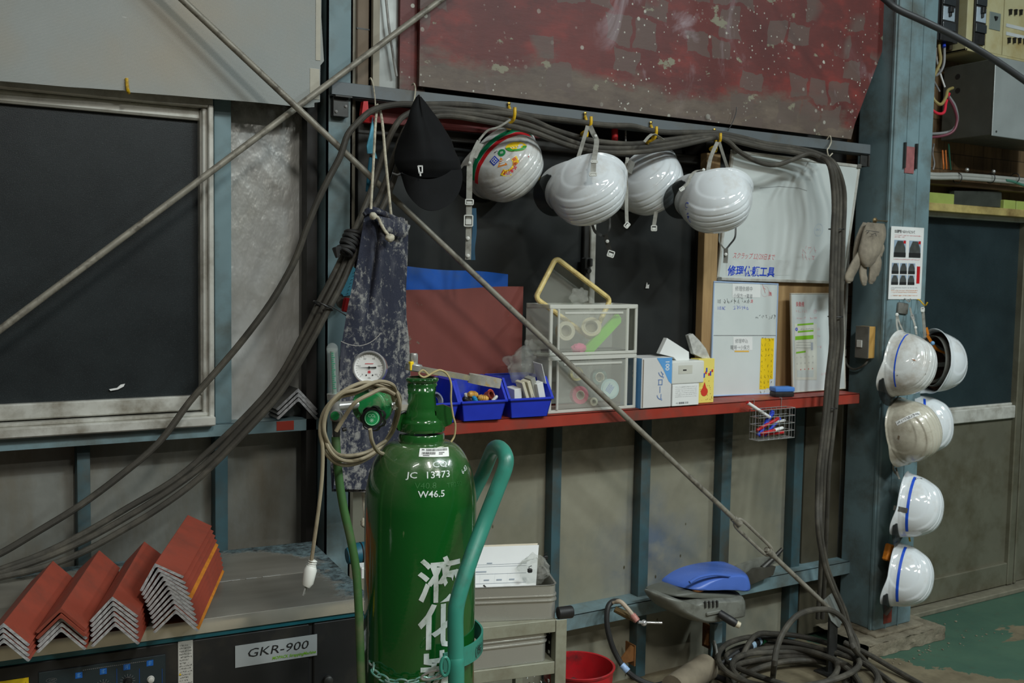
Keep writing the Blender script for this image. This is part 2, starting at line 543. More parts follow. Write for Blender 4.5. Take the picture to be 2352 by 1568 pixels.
  for sc,lo,hi,key in((17,.15,.18,0),(42,.15,.2,3),(7,.085,.10,6)):
   d=N.voro(sc,N.coord((1,.0,1),(seed+key,0,key*2)))
   s=N.ramp(N.math('ADD',d,N.math('MULTIPLY',N.noise(40,2),.08)),lo,hi,(1,1,1,1),(0,0,0,1))
   keep=N.ramp(N.noise(2.6,3,.5,N.coord((1,1,1),(key+3,0,1))),.44,.58)
   col=N.mix(N.math('MULTIPLY',s,keep),col,lin((186,186,174)))
  N.set(col=col,rough=.55)
  N.bump(N.noise(60,4,.6,N.coord((.3,1,1))),.25,.002)
  return N.m
 MAT['redboard']=redboard('red_spattered_plywood',1.0,True)
 MAT['redboard2']=redboard('red_painted_strip',6.0,False,.22)
 N=Nodes('red_primer_sheet')
 c=N.ramp(N.noise(3,6,.6,N.coord((1.6,1,.5))),.3,.75,lin((108,54,47)),lin((130,66,58)))
 ch=N.ramp(N.noise(7,5,.6,N.coord((1,1,1),(4.2,0,.7))),.65,.67)
 c=N.mix(ch,c,lin((116,104,90)))
 N.set(col=c,rough=.55)
 MAT['redsheet']=N.m
 N=Nodes('pale_plywood')
 g=N.noise(5,6,.65,N.coord((6,1,.5)))
 N.set(col=N.ramp(g,.3,.72,lin((142,112,74)),lin((184,152,106))),rough=.6)
 MAT['wood']=N.m
 N=Nodes('brown_backing_board')
 g=N.noise(5,6,.65,N.coord((3,1,.4)))
 c=N.ramp(g,.3,.72,lin((104,82,58)),lin((158,128,92)))
 br=N.n('ShaderNodeTexBrick',ins={'Scale':3.2,'Mortar Size':.006,'Color1':(1,1,1,1),'Color2':(.7,.7,.7,1),'Mortar':(.2,.2,.2,1)})
 N.t.links.new(N.coord((1,1,1),(.1,0,.16),(math.radians(90),0,0)),br.inputs['Vector'])
 N.set(col=N.mix(1.0,c,br.outputs['Color'],'MULTIPLY'),rough=.6)
 MAT['backing']=N.m
 N=Nodes('worn_green_floor')
 x=N.sep()
 n1=N.noise(1.7,7,.65);n2=N.noise(7,6,.65)
 green=N.ramp(n1,.3,.72,lin((50,82,70)),lin((74,104,84)))
 conc=N.ramp(n2,.3,.75,lin((92,84,66)),lin((134,124,100)))
 edge=N.math('ADD',N.math('ADD',x['X'],N.math('MULTIPLY',x['Y'],.55)),N.math('MULTIPLY',n2,.5))
 f=N.ramp(edge,0,1)
 f=N.math('GREATER_THAN',edge,5.42)
 f2=N.ramp(N.noise(2.1,4,.5,N.coord((1,2.4,1),(5.3,.4,0))),.655,.665,(1,1,1,1),(0,0,0,1))
 f=N.math('MULTIPLY',f,f2)
 c=N.mix(f,conc,green)
 c=N.mix(N.math('MULTIPLY',N.ramp(N.noise(16,6,.7),.56,.75),.5),c,lin((72,66,52)))
 N.set(col=c,rough=.6)
 N.bump(n2,.25,.006)
 MAT['floor']=N.m
 N=Nodes('rough_concrete')
 c=N.ramp(N.noise(12,7,.7),.3,.75,lin((96,88,72)),lin((150,142,122)))
 N.set(col=c,rough=.85);N.bump(N.noise(30,6,.7),.8,.01)
 MAT['concrete']=N.m
 N=Nodes('stainless_top')
 x=N.sep()
 n=N.noise(9,7,.7)
 sheen=N.noise(3,4,.5,N.coord((.6,3,1)))
 c=N.ramp(sheen,.3,.7,lin((126,122,112)),lin((164,160,150)))
 far=N.math('ADD',N.ramp(x['Y'],.12,.33),N.math('MULTIPLY',N.ramp(x['X'],.30,.47),.8))
 d=N.ramp(N.math('ADD',N.math('MULTIPLY',far,.62),N.math('MULTIPLY',n,.75)),.66,.78)
 dirt=N.ramp(N.noise(38,6,.75),.38,.62,lin((34,42,44)),lin((98,118,122)))
 c=N.mix(d,c,dirt)
 N.set(col=c,metal=N.math('MULTIPLY',N.math('SUBTRACT',1.0,d),.55),rough=N.mix(d,(.3,.3,.3,1),(.85,.85,.85,1)))
 N.bump(N.math('MULTIPLY',N.noise(60,5,.7),d),.8,.006)
 MAT['stainless']=N.m
 N=Nodes('green_cylinder_enamel')
 x=N.sep()
 c=N.ramp(N.noise(3,5),.3,.7,lin((13,74,24)),lin((20,86,30)))
 dust=N.math('MULTIPLY',N.ramp(x['Z'],1.17,1.30),N.ramp(N.noise(7,6,.65),.3,.62))
 dust=N.math('MULTIPLY',dust,N.ramp(x['Z'],1.292,1.3,(1,1,1,1),(.15,.15,.15,1)))
 c=N.mix(N.math('MULTIPLY',dust,.75),c,lin((96,104,78)))
 ch=N.math('MULTIPLY',N.ramp(N.noise(26,4,.6,N.coord((1.6,1.6,.55))),.7,.73),N.ramp(N.noise(4,3),.5,.56))
 c=N.mix(N.math('MULTIPLY',ch,.6),c,lin((120,138,96)))
 N.set(col=c,rough=N.mix(dust,(.11,.11,.11,1),(.4,.4,.4,1)),coat=.7)
 N.bump(N.noise(120,3),.22,.001)
 MAT['cylgreen']=N.m
 N=Nodes('navy_cloth_spattered')
 x=N.sep()
 wv=N.noise(500,2)
 c=N.ramp(wv,.35,.65,lin((30,34,50)),lin((44,48,64)))
 a=N.noise(62,7,.75,N.coord((1,1,.7)))
 big=N.noise(5.5,4,.6,N.coord((1,1,.6),(2.2,0,.3)))
 right=N.ramp(x['X'],.03,.12)
 lowz=N.ramp(x['Z'],-.72,-.45,(.55,.55,.55,1),(0,0,0,1))
 amt=N.math('ADD',N.math('ADD',N.math('MULTIPLY',right,.13),N.math('MULTIPLY',lowz,.1)),N.math('MULTIPLY',N.math('SUBTRACT',big,.5),.5))
 s=N.ramp(N.math('ADD',a,amt),.545,.66)
 smear=N.ramp(N.noise(12,5,.65,N.coord((2.2,1,.5))),.5,.8)
 c=N.mix(N.math('MULTIPLY',smear,.5),c,lin((122,122,126)))
 c=N.mix(N.math('MULTIPLY',s,.75),c,lin((156,155,150)))
 N.set(col=c,rough=.9)
 N.bump(wv,.2,.001)
 MAT['apron']=N.m
 def clear(name,col,rough,mixf):
  N=Nodes(name)
  N.set(col=lin(col),rough=rough,ior=1.2,spec=.35)
  tr=N.n('ShaderNodeBsdfTransparent')
  tr.inputs[0].default_value=(.97,.98,.97,1)
  mx=N.n('ShaderNodeMixShader')
  N.put(mx.inputs[0],mixf)
  N.t.links.new(N.b.outputs[0],mx.inputs[2]);N.t.links.new(tr.outputs[0],mx.inputs[1])
  N.t.links.new(mx.outputs[0],N.t.nodes['Material Output'].inputs[0])
  return N.m
 MAT['drawer']=clear('milky_clear_plastic',(226,226,216),.3,.2)
 MAT['drawerrib']=clear('milky_clear_plastic_thick',(226,226,218),.35,.6)
 MAT['film']=clear('clear_bag_film',(200,200,192),.08,.2)
 MAT['smoke']=clear('smoked_clear_peak',(30,32,32),.15,.6)
 MAT['clear']=clear('clear_acrylic',(216,222,220),.06,.13)
 MAT['mesh']=clear('dusty_clear_basket',(176,176,164),.4,.4)
 N=Nodes('soiled_leather_glove')
 c=N.ramp(N.noise(14,6,.65),.3,.72,lin((104,96,84)),lin((156,146,128)))
 N.set(col=c,rough=.85);N.bump(N.noise(60,5,.6),.4,.002)
 MAT['glovefab']=N.m
 N=Nodes('black_cotton')
 c=N.ramp(N.noise(10,5),.3,.7,lin((12,13,14)),lin((20,21,23)))
 N.set(col=c,rough=.8,spec=.2);N.bump(N.noise(500,2),.3,.001)
 MAT['capcloth']=N.m
 N=Nodes('whiteboard_face')
 c=N.ramp(N.noise(2.5,4),.3,.72,lin((200,208,206)),lin((214,221,219)))
 c=N.mix(N.math('MULTIPLY',N.ramp(N.noise(4,6,.7,N.coord((1,1,1.5),(3,0,1))),.58,.8),.5),c,lin((178,186,186)))
 N.set(col=c,rough=.25)
 MAT['wboard']=N.m
make_special()
YW=3.16
YS=3.11
YG=3.05
def panel(name,px0,px1,py,z0,z1,Y0,Y1,mat,label,cat,bev=.0):
 a,b=at(px0,py,Y0).x,at(px1,py,Y0).x
 m=MB().bx((a,Y0,z0),(b,Y1,z1),bev)
 o=m.build(name,mat)
 tag(o,label,cat,None,'structure')
 return o
m=MB();m.bx((-1.5,-1.5,-.1),(7.5,3.3,0))
tag(m.build('floor',MAT['floor']),'worn green painted workshop floor with bare concrete along the wall','floor',None,'structure')
XP=at(745,1000,YW).x
m=MB();m.bx((-1.2,YW,0),(XP,YW+.06,3.6))
tag(m.build('wall_left',MAT['galv']),'dull galvanised sheet wall below the big window','wall',None,'structure')
zs=at(1500,950,3.1).z
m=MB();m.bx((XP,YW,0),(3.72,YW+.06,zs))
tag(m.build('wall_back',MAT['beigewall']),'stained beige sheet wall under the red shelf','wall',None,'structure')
m=MB();m.bx((XP,3.22,zs),(3.72,3.28,3.6))
tag(m.build('wall_upper',MAT['darksteel']),'dark wall surface behind the red board and window','wall',None,'structure')
zgt=at(640,966,YG).z;zgb=at(640,992,YG).z
panel('wall_panel',520,742,600,zgt,2.7,YW-.03,YW+.0,MAT['crumple'],'crumpled shiny galvanised sheet right of the big window','wall panel')
def bar(name,lo,hi,mat,label,bev=.004,cat='steel framing'):
 o=MB().bx(lo,hi,bev,2).build(name,mat)
 tag(o,label,cat,None,'structure')
 return o
m=MB();m.bx((-1.2,YG,zgb),(XP-.02,YG+.008,zgt));m.bx((-1.2,YG,zgt-.008),(XP-.02,YW,zgt))
tag(m.build('trim_1',MAT['blue']),'blue horizontal steel angle under the big window','steel framing',None,'structure')
bar('trim_2',(at(493,600,YG+.02).x,YG+.02,zgt),(at(532,600,YG+.02).x,YW,2.7),MAT['blue'],'blue upright strip right beside the big window')
bar('trim_3',(at(177,1100,YS).x,YS,0),(at(208,1100,YS).x,YW,zgb),MAT['bluedark'],'dark blue wall stud under the middle of the big window')
bar('trim_4',(at(494,1100,YS).x,YS,0),(at(524,1100,YS).x,YW,zgb),MAT['bluedark'],'dark blue wall stud under the right end of the big window')
for i,(a,b,y,lb)in enumerate(((1268,1289,1150,'dark blue wall stud directly above the silver boxes on the rack'),(1471,1493,1150,'dark blue wall stud ending at the blue and grey mask'),(1658,1680,1100,'dark blue wall stud behind the brace rod turnbuckle'),(1822,1842,1150,'dark blue wall stud nearest the cable bundle'))):
 bar('trim_%d'%(5+i),(at(a,y,YS).x,YS,.02),(at(b,y,YS).x,YW,zs),MAT['bluedark'],lb)
bar('trim_9',(at(1845,1150,3.13).x,3.13,.02),(3.66,YW,zs),M('dark_corner_sheet',(74,70,56),.6,var=.15),'dark sheet in the corner beside the wide blue column',cat='wall sheet')
zr0,zr1=at(1500,1408,YG).z,at(1500,1378,YG).z
m=MB();m.bx((XP,YG,zr0),(3.66,YG+.008,zr1));m.bx((XP,YG,zr1-.008),(3.66,YW,zr1))
tag(m.build('trim_10',MAT['blue']),'blue low horizontal steel angle near the floor under the shelf','steel framing',None,'structure')
YC=3.0
x0,x1=at(749,600,YC).x,at(807,600,YC).x
m=MB();m.bx((x0,YC,0),(x1,YC+.006,3.6));m.bx((x0,YC,0),(x0+.006,YC+.1,3.6));m.bx((x1-.006,YC,0),(x1,YC+.1,3.6))
tag(m.build('column_left',MAT['blue']),'narrow blue steel post between the big window and the apron','steel post',None,'structure')
o=MB().bx((x0-.045,YC+.05,0),(x0-.012,YC+.1,3.6)).build('trim_11',M('dark_joint_strip',(38,36,34),.7))
tag(o,'dark vertical strip just left of the narrow blue post','strip',None,'structure')
o=MB().cyl((x1+.012,YC+.03,0),(x1+.012,YC+.03,3.6),.010).build('conduit',M('brown_conduit',(112,106,92),.5,.2))
tag(o,'thin brownish pipe running up the narrow blue post','pipe')
YR=2.905
xa,xb=3.655,3.91
zb=.075
m=MB()
m.bx((xa,YR,zb),(xb,YR+.2,3.6),.012,3)
m.bx((xa-.006,YR+.012,zb),(xa+.01,YR+.028,3.6),.003)
for k in(.3,.62):m.bx((xa+(xb-xa)*k-.002,YR-.0025,zb),(xa+(xb-xa)*k+.002,YR+.004,3.6))
for h in(1.86,1.9):m.cyl((xa-.004,YR+.1,h),(xa+.01,YR+.1,h),.006)
colr=m.build('column_right',MAT['blue'])
tag(colr,'wide blue steel column hung with white helmets','steel column',None,'structure')
cmx=(xa+xb)/2
pr=MB();pc=at(2088,366,YR)
pr.bx((pc.x-.03,YR-.004,pc.z-.06),(pc.x+.03,YR,pc.z+.055))
o=pr.build('bracket_stub',[M('red_primer_stub',(150,92,92),.6,var=.2,vs=30)],None)
for k in(-.042,.034):MB().bx((pc.x+k,YR-.012,pc.z-.04),(pc.x+k+.008,YR,pc.z+.07)).build('lug',MAT['darksteel'],o)
tag(o,'small red primed bracket stub high on the wide blue column','bracket')
pt=at(2038,1405,YR)
o=MB().bx((pt.x-.025,YR-.003,pt.z-.05),(pt.x+.028,YR,pt.z+.05)).build('paint_patch',MAT['redshelf'])
tag(o,'red primer patch on the column foot below the lowest helmet','patch')
m=MB()
m.grid(lambda u,v:V((xa-.14+.52*u+.012*NZ.noise(V((u*9,v*3,1))),YR-.09+.012*NZ.noise(V((u*11,v*5,4))),.06*v+.002)),30,4)
m.grid(lambda u,v:V((xa-.14+.52*u+.012*NZ.noise(V((u*9,3,1)))*(1-v),YR-.09+.3*v,.062+.006*NZ.noise(V((u*12,v*9,7))))),30,16)
m.grid(lambda u,v:V((xa+.38+.01*NZ.noise(V((u*9,v*3,3))),YR-.09+.3*u,.06*v+.002)),16,4)
m.bx((xa-.03,YR-.04,.06),(xb+.04,YR+.2,.076),.003)
o=m.build('footing',MAT['concrete'],smooth=50)
tag(o,'rough concrete footing under the wide blue column','footing',None,'structure')
W1=thing('window_1','big dark frosted window in an aluminium frame','window',None,None,'structure')
gr=at(455,600,3.09);gt=at(455,278,3.09).z;gb=at(455,906,3.09).z
xo=at(489,600,3.05).x
fo=MB()
zt=at(455,238,3.04).z
fo.bx((-1.2,3.04,gt+.035),(xo,3.16,zt+.02),.003)
fo.bx((xo-.016,3.035,zgt),(xo,3.16,zt),.003)
fo.bx((xo-.03,3.05,zgt+.03),(xo-.014,3.16,gt+.035),.003)
fo.bx((-1.2,3.02,zgt+.001),(xo,3.16,zgt+.03),.004)
fo.bx((-1.2,3.045,zgt+.03),(xo-.014,3.16,zgt+.04),.002)
fo.build('frame',MAT['alu'],W1)
sa=MB()
sa.bx((gr.x,3.06,gb),(xo-.028,3.12,gt+.03),.004)
sa.bx((-1.2,3.065,gb-.045),(xo-.028,3.12,gb),.004)
sa.bx((-1.2,3.07,gt),(xo-.028,3.12,gt+.034),.006)
sa.build('sash',MAT['alu'],W1)
MB().bx((-1.2,3.09,gb-.01),(gr.x+.01,3.1,gt+.01)).build('pane',MAT['frost'],W1)
p=at(267,888,3.085)
sc=MB().prism([(-.02,-.006),(.002,-.003),(.012,.006),(.024,.008),(.02,.0),(.004,-.008),(-.016,-.011)],.002,wallm(p))
tag(sc.build('paper_scrap',MAT['white']),'torn white scrap stuck low on the big window','scrap')
W2=thing('window_2','dark sliding window behind the hanging helmets','window',None,None,'structure')
xl,xr=at(830,600,3.1).x,at(1612,600,3.1).x
zb2,zt2=zs,at(1100,330,3.08).z
MB().bx((xl,3.12,zb2),(xr,3.13,zt2+.04)).build('pane',MAT['darkglass'],W2)
f2=MB()
f2.bx((xl-.02,3.09,zt2),(xr,3.2,zt2+.035),.003)
f2.bx((xl-.02,3.09,zb2),(xl+.025,3.2,zt2),.003)
f2.bx((xr-.02,3.07,zb2),(xr+.02,3.2,zt2+.3),.003)
f2.build('frame',M('dark_bronze_frame',(52,50,46),.5,.3),W2)
xm=at(1363,560,3.09).x
MB().bx((xm-.011,3.09,zb2),(xm+.013,3.12,zt2),.003).build('meeting_stile',MAT['alu'],W2)
MB().bx((xm-.035,3.1,zb2),(xm-.011,3.12,zt2),.003).build('inner_stile',M('dark_frame',(44,43,40),.5,.3),W2)
lp=at(1345,610,3.09)
lt=MB();lt.bx((lp.x-.014,3.07,lp.z-.03),(lp.x+.012,3.1,lp.z+.03),.004);lt.cyl((lp.x-.006,3.085,lp.z-.012),(lp.x-.006,3.055,lp.z-.02),.009);lt.box((lp.x+.0,3.06,lp.z+.012),(.012,.02,.03),None,.003)
lt.build('latch',MAT['darksteel'],W2)
xg=at(1110,330,3.1)
o=MB().bx((xl,3.05,xg.z+.03),(at(1240,300,3.05).x,3.075,xg.z+.085)).build('lath',M('dark_red_lath',(112,40,38),.6,var=.2),None)
tag(o,'dark red strip of board under the grey rail behind the cables','strip')
sc=MB().prism([(-.01,-.012),(-.004,.012),(.0,.0),(.008,.004),(.006,-.012)],.002,wallm(at(1487,655,3.115)))
tag(sc.build('paper_scrap',MAT['white']),'tiny white scrap on the dark sliding window right of the meeting stile','scrap')
YD=3.12
D1=thing('door_1','grey sliding door with dark wired glass beyond the wide blue column','door',None,None,'structure')
dx0,dx1=3.88,at(2335,900,YD).x
zt=at(2200,500,YD).z;zg0=at(2250,938,YD).z;zg1=at(2250,968,YD).z
greydoor=M('grey_door_sheet',(118,116,100),.45,.35,var=.14,vs=3,dirt=(92,86,66),dirt_amt=.45,ds=5)
MB().bx((dx0,YD+.03,zg0-.01),(dx1+.8,YD+.035,zt+.02)).build('pane',MAT['wireglass'],D1)
MB().bx((dx0,YD+.02,.05),(dx1+.02,YD+.04,zg1+.01)).build('lower_panel',greydoor,D1)
m=MB();m.bx((dx0,YD,zg1),(dx1,YD+.05,zg0),.004);m.bx((dx0,YD+.02,zg0-.0),(dx1,YD+.045,zg0+.012),.003);m.build('middle_rail',MAT['alu'],D1)
m=MB();m.bx((dx0,YD,.03),(dx1,YD+.05,.15),.004);m.build('bottom_rail',greydoor,D1)
m=MB();m.bx((dx0,YD-.01,zt-.002),(dx1+.8,YD+.05,zt+.022),.004);m.build('top_rail',MAT['alu'],D1)
m=MB();m.bx((dx1,YD-.005,.03),(dx1+.05,YD+.05,zt),.004);m.bx((dx1+.06,YD-.005,.03),(dx1+.08,YD+.05,zt),.004);m.build('stile',greydoor,D1)
MB().bx((dx1+.08,YD+.02,.03),(dx1+.9,YD+.04,zg1)).build('lower_panel',greydoor,D1)
m=MB();m.bx((dx0-.1,YD-.06,0),(dx1+.9,YD+.2,.025),.004)
tag(m.build('trim_12',M('sill_concrete',(116,112,96),.7,.1,var=.2,vs=20)),'dusty threshold strip at the foot of the grey door','threshold',None,'structure')
m=MB();m.bx((3.72,YD+.05,0),(7.2,YD+.12,3.6))
tag(m.build('wall_right',MAT['backing']),'brown boarded wall above the grey door','wall',None,'structure')
ZT=.80
pA=atz(852,1371,ZT)
pB=atz(0,1484,ZT)
pB.z=pA.z
dx=(pA-pB).normalized()
LEN,DEP=.94,.585
dy=V((-dx.y,dx.x,0))
org=pA-dx*(LEN/2)+dy*(DEP/2);org.z=0
MM=frame(dx,dy,V((0,0,1)),org)
SM=thing('strapping_machine','dark strapping machine with stainless top and blue dial panel','machine',MM)
hx,hy=LEN/2,DEP/2
m=MB()
m.bx((-hx,-hy,ZT-.004),(hx,-.015,ZT),.002,2)
m.bx((-hx,-.013,ZT-.004),(hx,hy,ZT),.002,2)
m.bx((hx-.003,-hy,ZT-.03),(hx,hy,ZT-.002),.001)
m.bx((-hx,hy-.003,ZT-.03),(hx,hy,ZT-.002),.001)
m.build('table_top',MAT['stainless'],SM,world=False)
m=MB();m.bx((-hx,-hy-.0015,ZT-.034),(hx,-hy+.003,ZT+.0008),.0015,2);m.build('front_edge',M('polished_edge',(206,202,190),.2,.6,var=.12,vs=8),SM,world=False)
m=MB()
for a,b in((.12,.19),(.205,.235),(.25,.3)):m.bx((a,-.017,ZT),(b,-.011,ZT+.0015),.0006)
m.build('slot_cover',MAT['steel'],SM,world=False)
dark=M('dark_machine_paint',(40,41,42),.42,.1,var=.15,vs=6,dirt=(66,62,54),dirt_amt=.3,ds=6)
m=MB()
m.bx((-hx+.012,-hy+.012,.1),(hx-.02,hy-.012,ZT-.006),.006,2)
m.bx((-hx+.012,-hy+.006,.3),(hx-.16,-hy+.014,ZT-.05),.003)
m.bx((hx-.15,-hy+.006,.3),(hx-.03,-hy+.014,ZT-.05),.003)
m.build('body',dark,SM,world=False)
m=MB();m.bx((-hx+.002,-hy+.003,ZT-.048),(hx-.004,-hy+.012,ZT-.03),.002)
m.build('edge_film',M('teal_protective_film',(24,92,104),.35,var=.2,vs=12),SM,world=False)
for sx in(-1,1):
 for sy in(-1,1):
  m=MB();m.cyl((sx*(hx-.08),sy*(hy-.08),.05),(sx*(hx-.08),sy*(hy-.08),.1),.02)
  m.torus((sx*(hx-.08),sy*(hy-.08),.038),.024,.014,Matrix.Rotation(PI/2,4,'Y'))
  m.build('caster',MAT['black'],SM,world=False)
YF=-hy+.0055
def mloc(px,py):
 iv=MM.inverted()
 o,d=iv@CAM,iv.to_3x3()@ray(px,py)
 t=(YF-o.y)/d.y
 p=o+d*t
 return p.x,p.z
FM=frame(V((1,0,0)),V((0,0,1)),V((0,-1,0)),V((0,YF,0)))
xs0,zz0=mloc(540,1520);xs1,zz1=mloc(728,1470)
xs0,_=mloc(540,1500)
z_top=mloc(540,1483)[1];z_bot=mloc(540,1533)[1]
m=MB();m.bx((xs0,YF-.0015,z_bot),(xs1,YF,z_top))
pl=m.build('name_plate',M('grey_plate',(176,182,184),.4,.1,var=.04),SM,world=False)
PMx=FM@Matrix.Translation((0,0,.0022))
hh=z_top-z_bot
m=text_mb(MB(),'GKR-900',hh*.56,PMx@Matrix.Translation((xs0+(xs1-xs0)*.13,z_bot+hh*.40,0)),sx=1.32,shear=.18)
m.build('lettering',MAT['ink'],pl,world=False,smooth=0,fix=False)
m=text_mb(MB(),'MOPACK StrappingMachine',hh*.2,PMx@Matrix.Translation((xs0+(xs1-xs0)*.44,z_bot+hh*.12,0)),sx=.88,shear=.25,off=.0002)
m.build('lettering',M('green_lettering',(120,180,30),.5),pl,world=False,smooth=0,fix=False)
xs0=mloc(409,1500)[0];xs1=mloc(443,1500)[0];z_top=mloc(420,1472)[1]
m=MB();m.bx((xs0,YF-.001,z_top-.17),(xs1,YF,z_top))
pl=m.build('instruction_strip',M('strip_paper',(206,206,200),.5),SM,world=False)
m=MB();g=random.Random(3)
for k in range(17):
 zz=z_top-.012-k*.0072
 scribble(m,PMx@Matrix.Translation((xs0+.003,zz,0)),(xs1-xs0)*(.55 if k%6 in(0,5)else .78),.0042,.00028,seed=90+k)
m.build('lettering',MAT['ink'],pl,world=False,smooth=0,fix=False)
m=MB();q=(xs0+.001,z_top-.082)
m.add([PMx@V((q[0],q[1],.0003)),PMx@V((q[0]+.006,q[1],.0003)),PMx@V((q[0]+.003,q[1]+.006,.0003))],[(0,1,2)])
m.build('warning_mark',MAT['yellowlab'],pl,world=False,smooth=0,fix=False)
x0,x1=mloc(88,1540)[0],mloc(380,1520)[0]
z1=mloc(370,1503)[1]
z0=z1-.2
m=MB();m.bx((x0,YF-.003,z0),(x1,YF,z1),.001)
pan=m.build('dial_panel',M('dark_teal_panel',(38,52,58),.35,var=.08),SM,world=False)
PM2=FM@Matrix.Translation((0,0,.0036))
PBL,PLB=M('panel_blue',(24,104,196),.4),M('panel_lightblue',(120,180,230),.5)
for px,py in((181,1549),(237,1540),(291,1530),(344,1521)):
 cx,cz=mloc(px,py)
 pg=quad(MB(),PM2,cx-.0075,cz-.007,cx+.0075,cz+.007).build('pictogram',PBL,pan,world=False,smooth=0,fix=False)
 s=px%4
 ic=MB()
 for k in range(3):stroke(ic,PM2,[(cx-.004,cz-.003+k*.003),(cx+.004-.002*(k==s%3),cz-.003+k*.003+.001*s)],.0004,.0004)
 stroke(ic,PM2,[(cx+.001*(s-1),cz-.005),(cx,cz+.005)],.0004,.0004)
 ic.build('pictogram_lines',PLB,pg,world=False,smooth=0,fix=False)
m=MB()
for px,py in((237,1574),(293,1562),(181,1585)):
 cx,cz=mloc(px,py)
 for k in range(11):
  a=math.radians(-30+k*24)
  stroke(m,PM2,[(cx+.0115*math.cos(a),cz+.0115*math.sin(a)),(cx+.0165*math.cos(a),cz+.0165*math.sin(a))],.0005)
a,b=mloc(190,1538),mloc(340,1510)
for k in range(34):
 t=k/34
 quad(m,PM2,a[0]+(b[0]-a[0])*t,z1-.0095,a[0]+(b[0]-a[0])*(t+.018),z1-.0075)
for px,py,s in((118,1560,'OFF'),(118,1570,'ON')):
 cx,cz=mloc(px,py)
 text_mb(m,s,.006,PM2@Matrix.Translation((cx-.005,cz-.002,0)),sx=1.2)
 for k in range(20):
  a=2*PI*k/20;b=2*PI*(k+1)/20
  stroke(m,PM2,[(cx+.011*math.cos(a),cz+.0045*math.sin(a)),(cx+.011*math.cos(b),cz+.0045*math.sin(b))],.0003)
m.build('scale_marks',MAT['inkgrey'],pan,world=False,smooth=0,fix=False)
m=MB()
dvm=M('panel_blue_line',(16,70,140),.5)
for px in(268,320,372):
 cx,cz=mloc(px,1545)
 quad(MB(),PM2,cx-.0007,cz-.04,cx+.0007,cz+.012).build('divider',dvm,pan,world=False,smooth=0,fix=False)
for px,py in((237,1574),(293,1562),(181,1585)):
 cx,cz=mloc(px,py)
 m=MB();Mk=FM@Matrix.Translation((cx,cz,0))
 m.lathe([(.0105,0),(.0105,.004),(.0085,.005),(.008,.016),(.007,.0175),(0,.0175)],Mk,24)
 m.box(Mk@V((0,.004,.0178)),(.0012,.002,.008))
 m.build('dial',MAT['black'],pan,world=False)
cx,cz=mloc(346,1558)
m=MB();m.lathe([(.0085,0),(.0085,.004),(.0075,.005),(.007,.011),(.005,.0125),(0,.013)],FM@Matrix.Translation((cx,cz,0)),24)
m.build('push_button',MAT['whitepl'],pan,world=False)
xs0,xs1=-hx+.02,mloc(66,1560)[0];z1=mloc(30,1560)[1]
m=MB();m.bx((xs0,YF-.0015,z1-.06),(xs1,YF,z1))
pl=m.build('warning_label',MAT['yellowlab'],SM,world=False)
m=scribble(MB(),FM@Matrix.Translation((xs1-.075,z1-.016,.0022)),.066,.0075,.0004,seed=140)
m.build('lettering',MAT['ink'],pl,world=False,smooth=0,fix=False)
cx,cz=mloc(752,1560)
m=MB();m.lathe([(.012,0),(.012,.012),(.006,.016),(0,.016)],FM@Matrix.Translation((cx,cz,0)),16);m.build('knob',MAT['darksteel'],SM,world=False)
c=atz(838,1318,ZT)
def deck(px,py,h=0):
 p=atz(px,py,ZT+h)
 return p
p=deck(845,1334);p2=deck(870,1312)
R=MM.to_3x3()
Mb=frame(dx,dy,V((0,0,1)),deck(866,1326))
t=thing('carton','small white carton lying on the dark machine behind the cylinder','box',Mb)
MB().bx((-.045,0,.0005),(.06,.05,.032),.002).build('body',MAT['white'],t,world=False)
m=MB();m.bx((-.0455,.012,.004),(-.044,.038,.028));m.build('end_label',MAT['inkgrey'],t,world=False)
t=thing('angle_grinder','teal ribbed power tool lying on the machine behind the cylinder','tool',Mb@Matrix.Translation((.02,.12,0)))
m=MB();m.tube([(-.07,0,.034),(-.04,0,.036),(.06,.02,.036),(.12,.03,.034)],[.022,.033,.031,.026],18);m.build('body',MAT['teal'],t,world=False)
m=MB()
for k in range(5):m.torus((-.03+.022*k,.004*k,.0355),.0325,.0022,Matrix.Rotation(PI/2,4,'Y'),20,6)
m.build('rib',MAT['black'],t,world=False)
LEG,THK,ALEN=.073,.0066,.46
def angle_mesh():
 s=LEG
 r=.006
 c=math.sqrt(.5)
 A,B=V((-c,-c)),V((c,-c))
 nA,nB=V((c,-c)),V((-c,-c))
 pts=[V((0,-.0015))+A*.001,A*s,A*s+nA*THK*.7-A*0,A*(s-THK*.35)+nA*THK]
 q=V((0,-THK*math.sqrt(2)))
 for k in range(5):
  t=k/4
  e=A*(THK+r)+nA*THK;f=B*(THK+r)+nB*THK
  pts.append((e*(1-t)**2+(q+V((0,-.0005)))*2*t*(1-t)+f*t*t))
 pts+=[B*(s-THK*.35)+nB*THK,B*s+nB*THK*.7,B*s,V((0,-.0015))+B*.001]
 n=len(pts)
 m=MB()
 vs=[V((p.x,0,p.y))for p in pts]+[V((p.x,ALEN,p.y))for p in pts]
 m.mi=0
 m.add(vs,[(i,(i+1)%n,n+(i+1)%n,n+i)for i in range(n)])
 m.mi=1
 m.add(vs,[tuple(range(n))[::-1],tuple(range(n,2*n))])
 return m
ORD=['topmost','second from the top','third from the top','fourth from the top','fifth from the top','sixth from the top','seventh from the top','eighth from the top','ninth from the top','tenth from the top','lowest']
base_red=angle_mesh().build('steel_angle',[MAT['angred'],MAT['angcut']],smooth=30)
base_paint=angle_mesh().build('steel_angle',[MAT['angred'],MAT['angred']],smooth=30)
base_orange=angle_mesh().build('steel_angle',[MAT['angorange'],MAT['angcut']],smooth=30)
me_red,me_paint,me_or=base_red.data,base_paint.data,base_orange.data
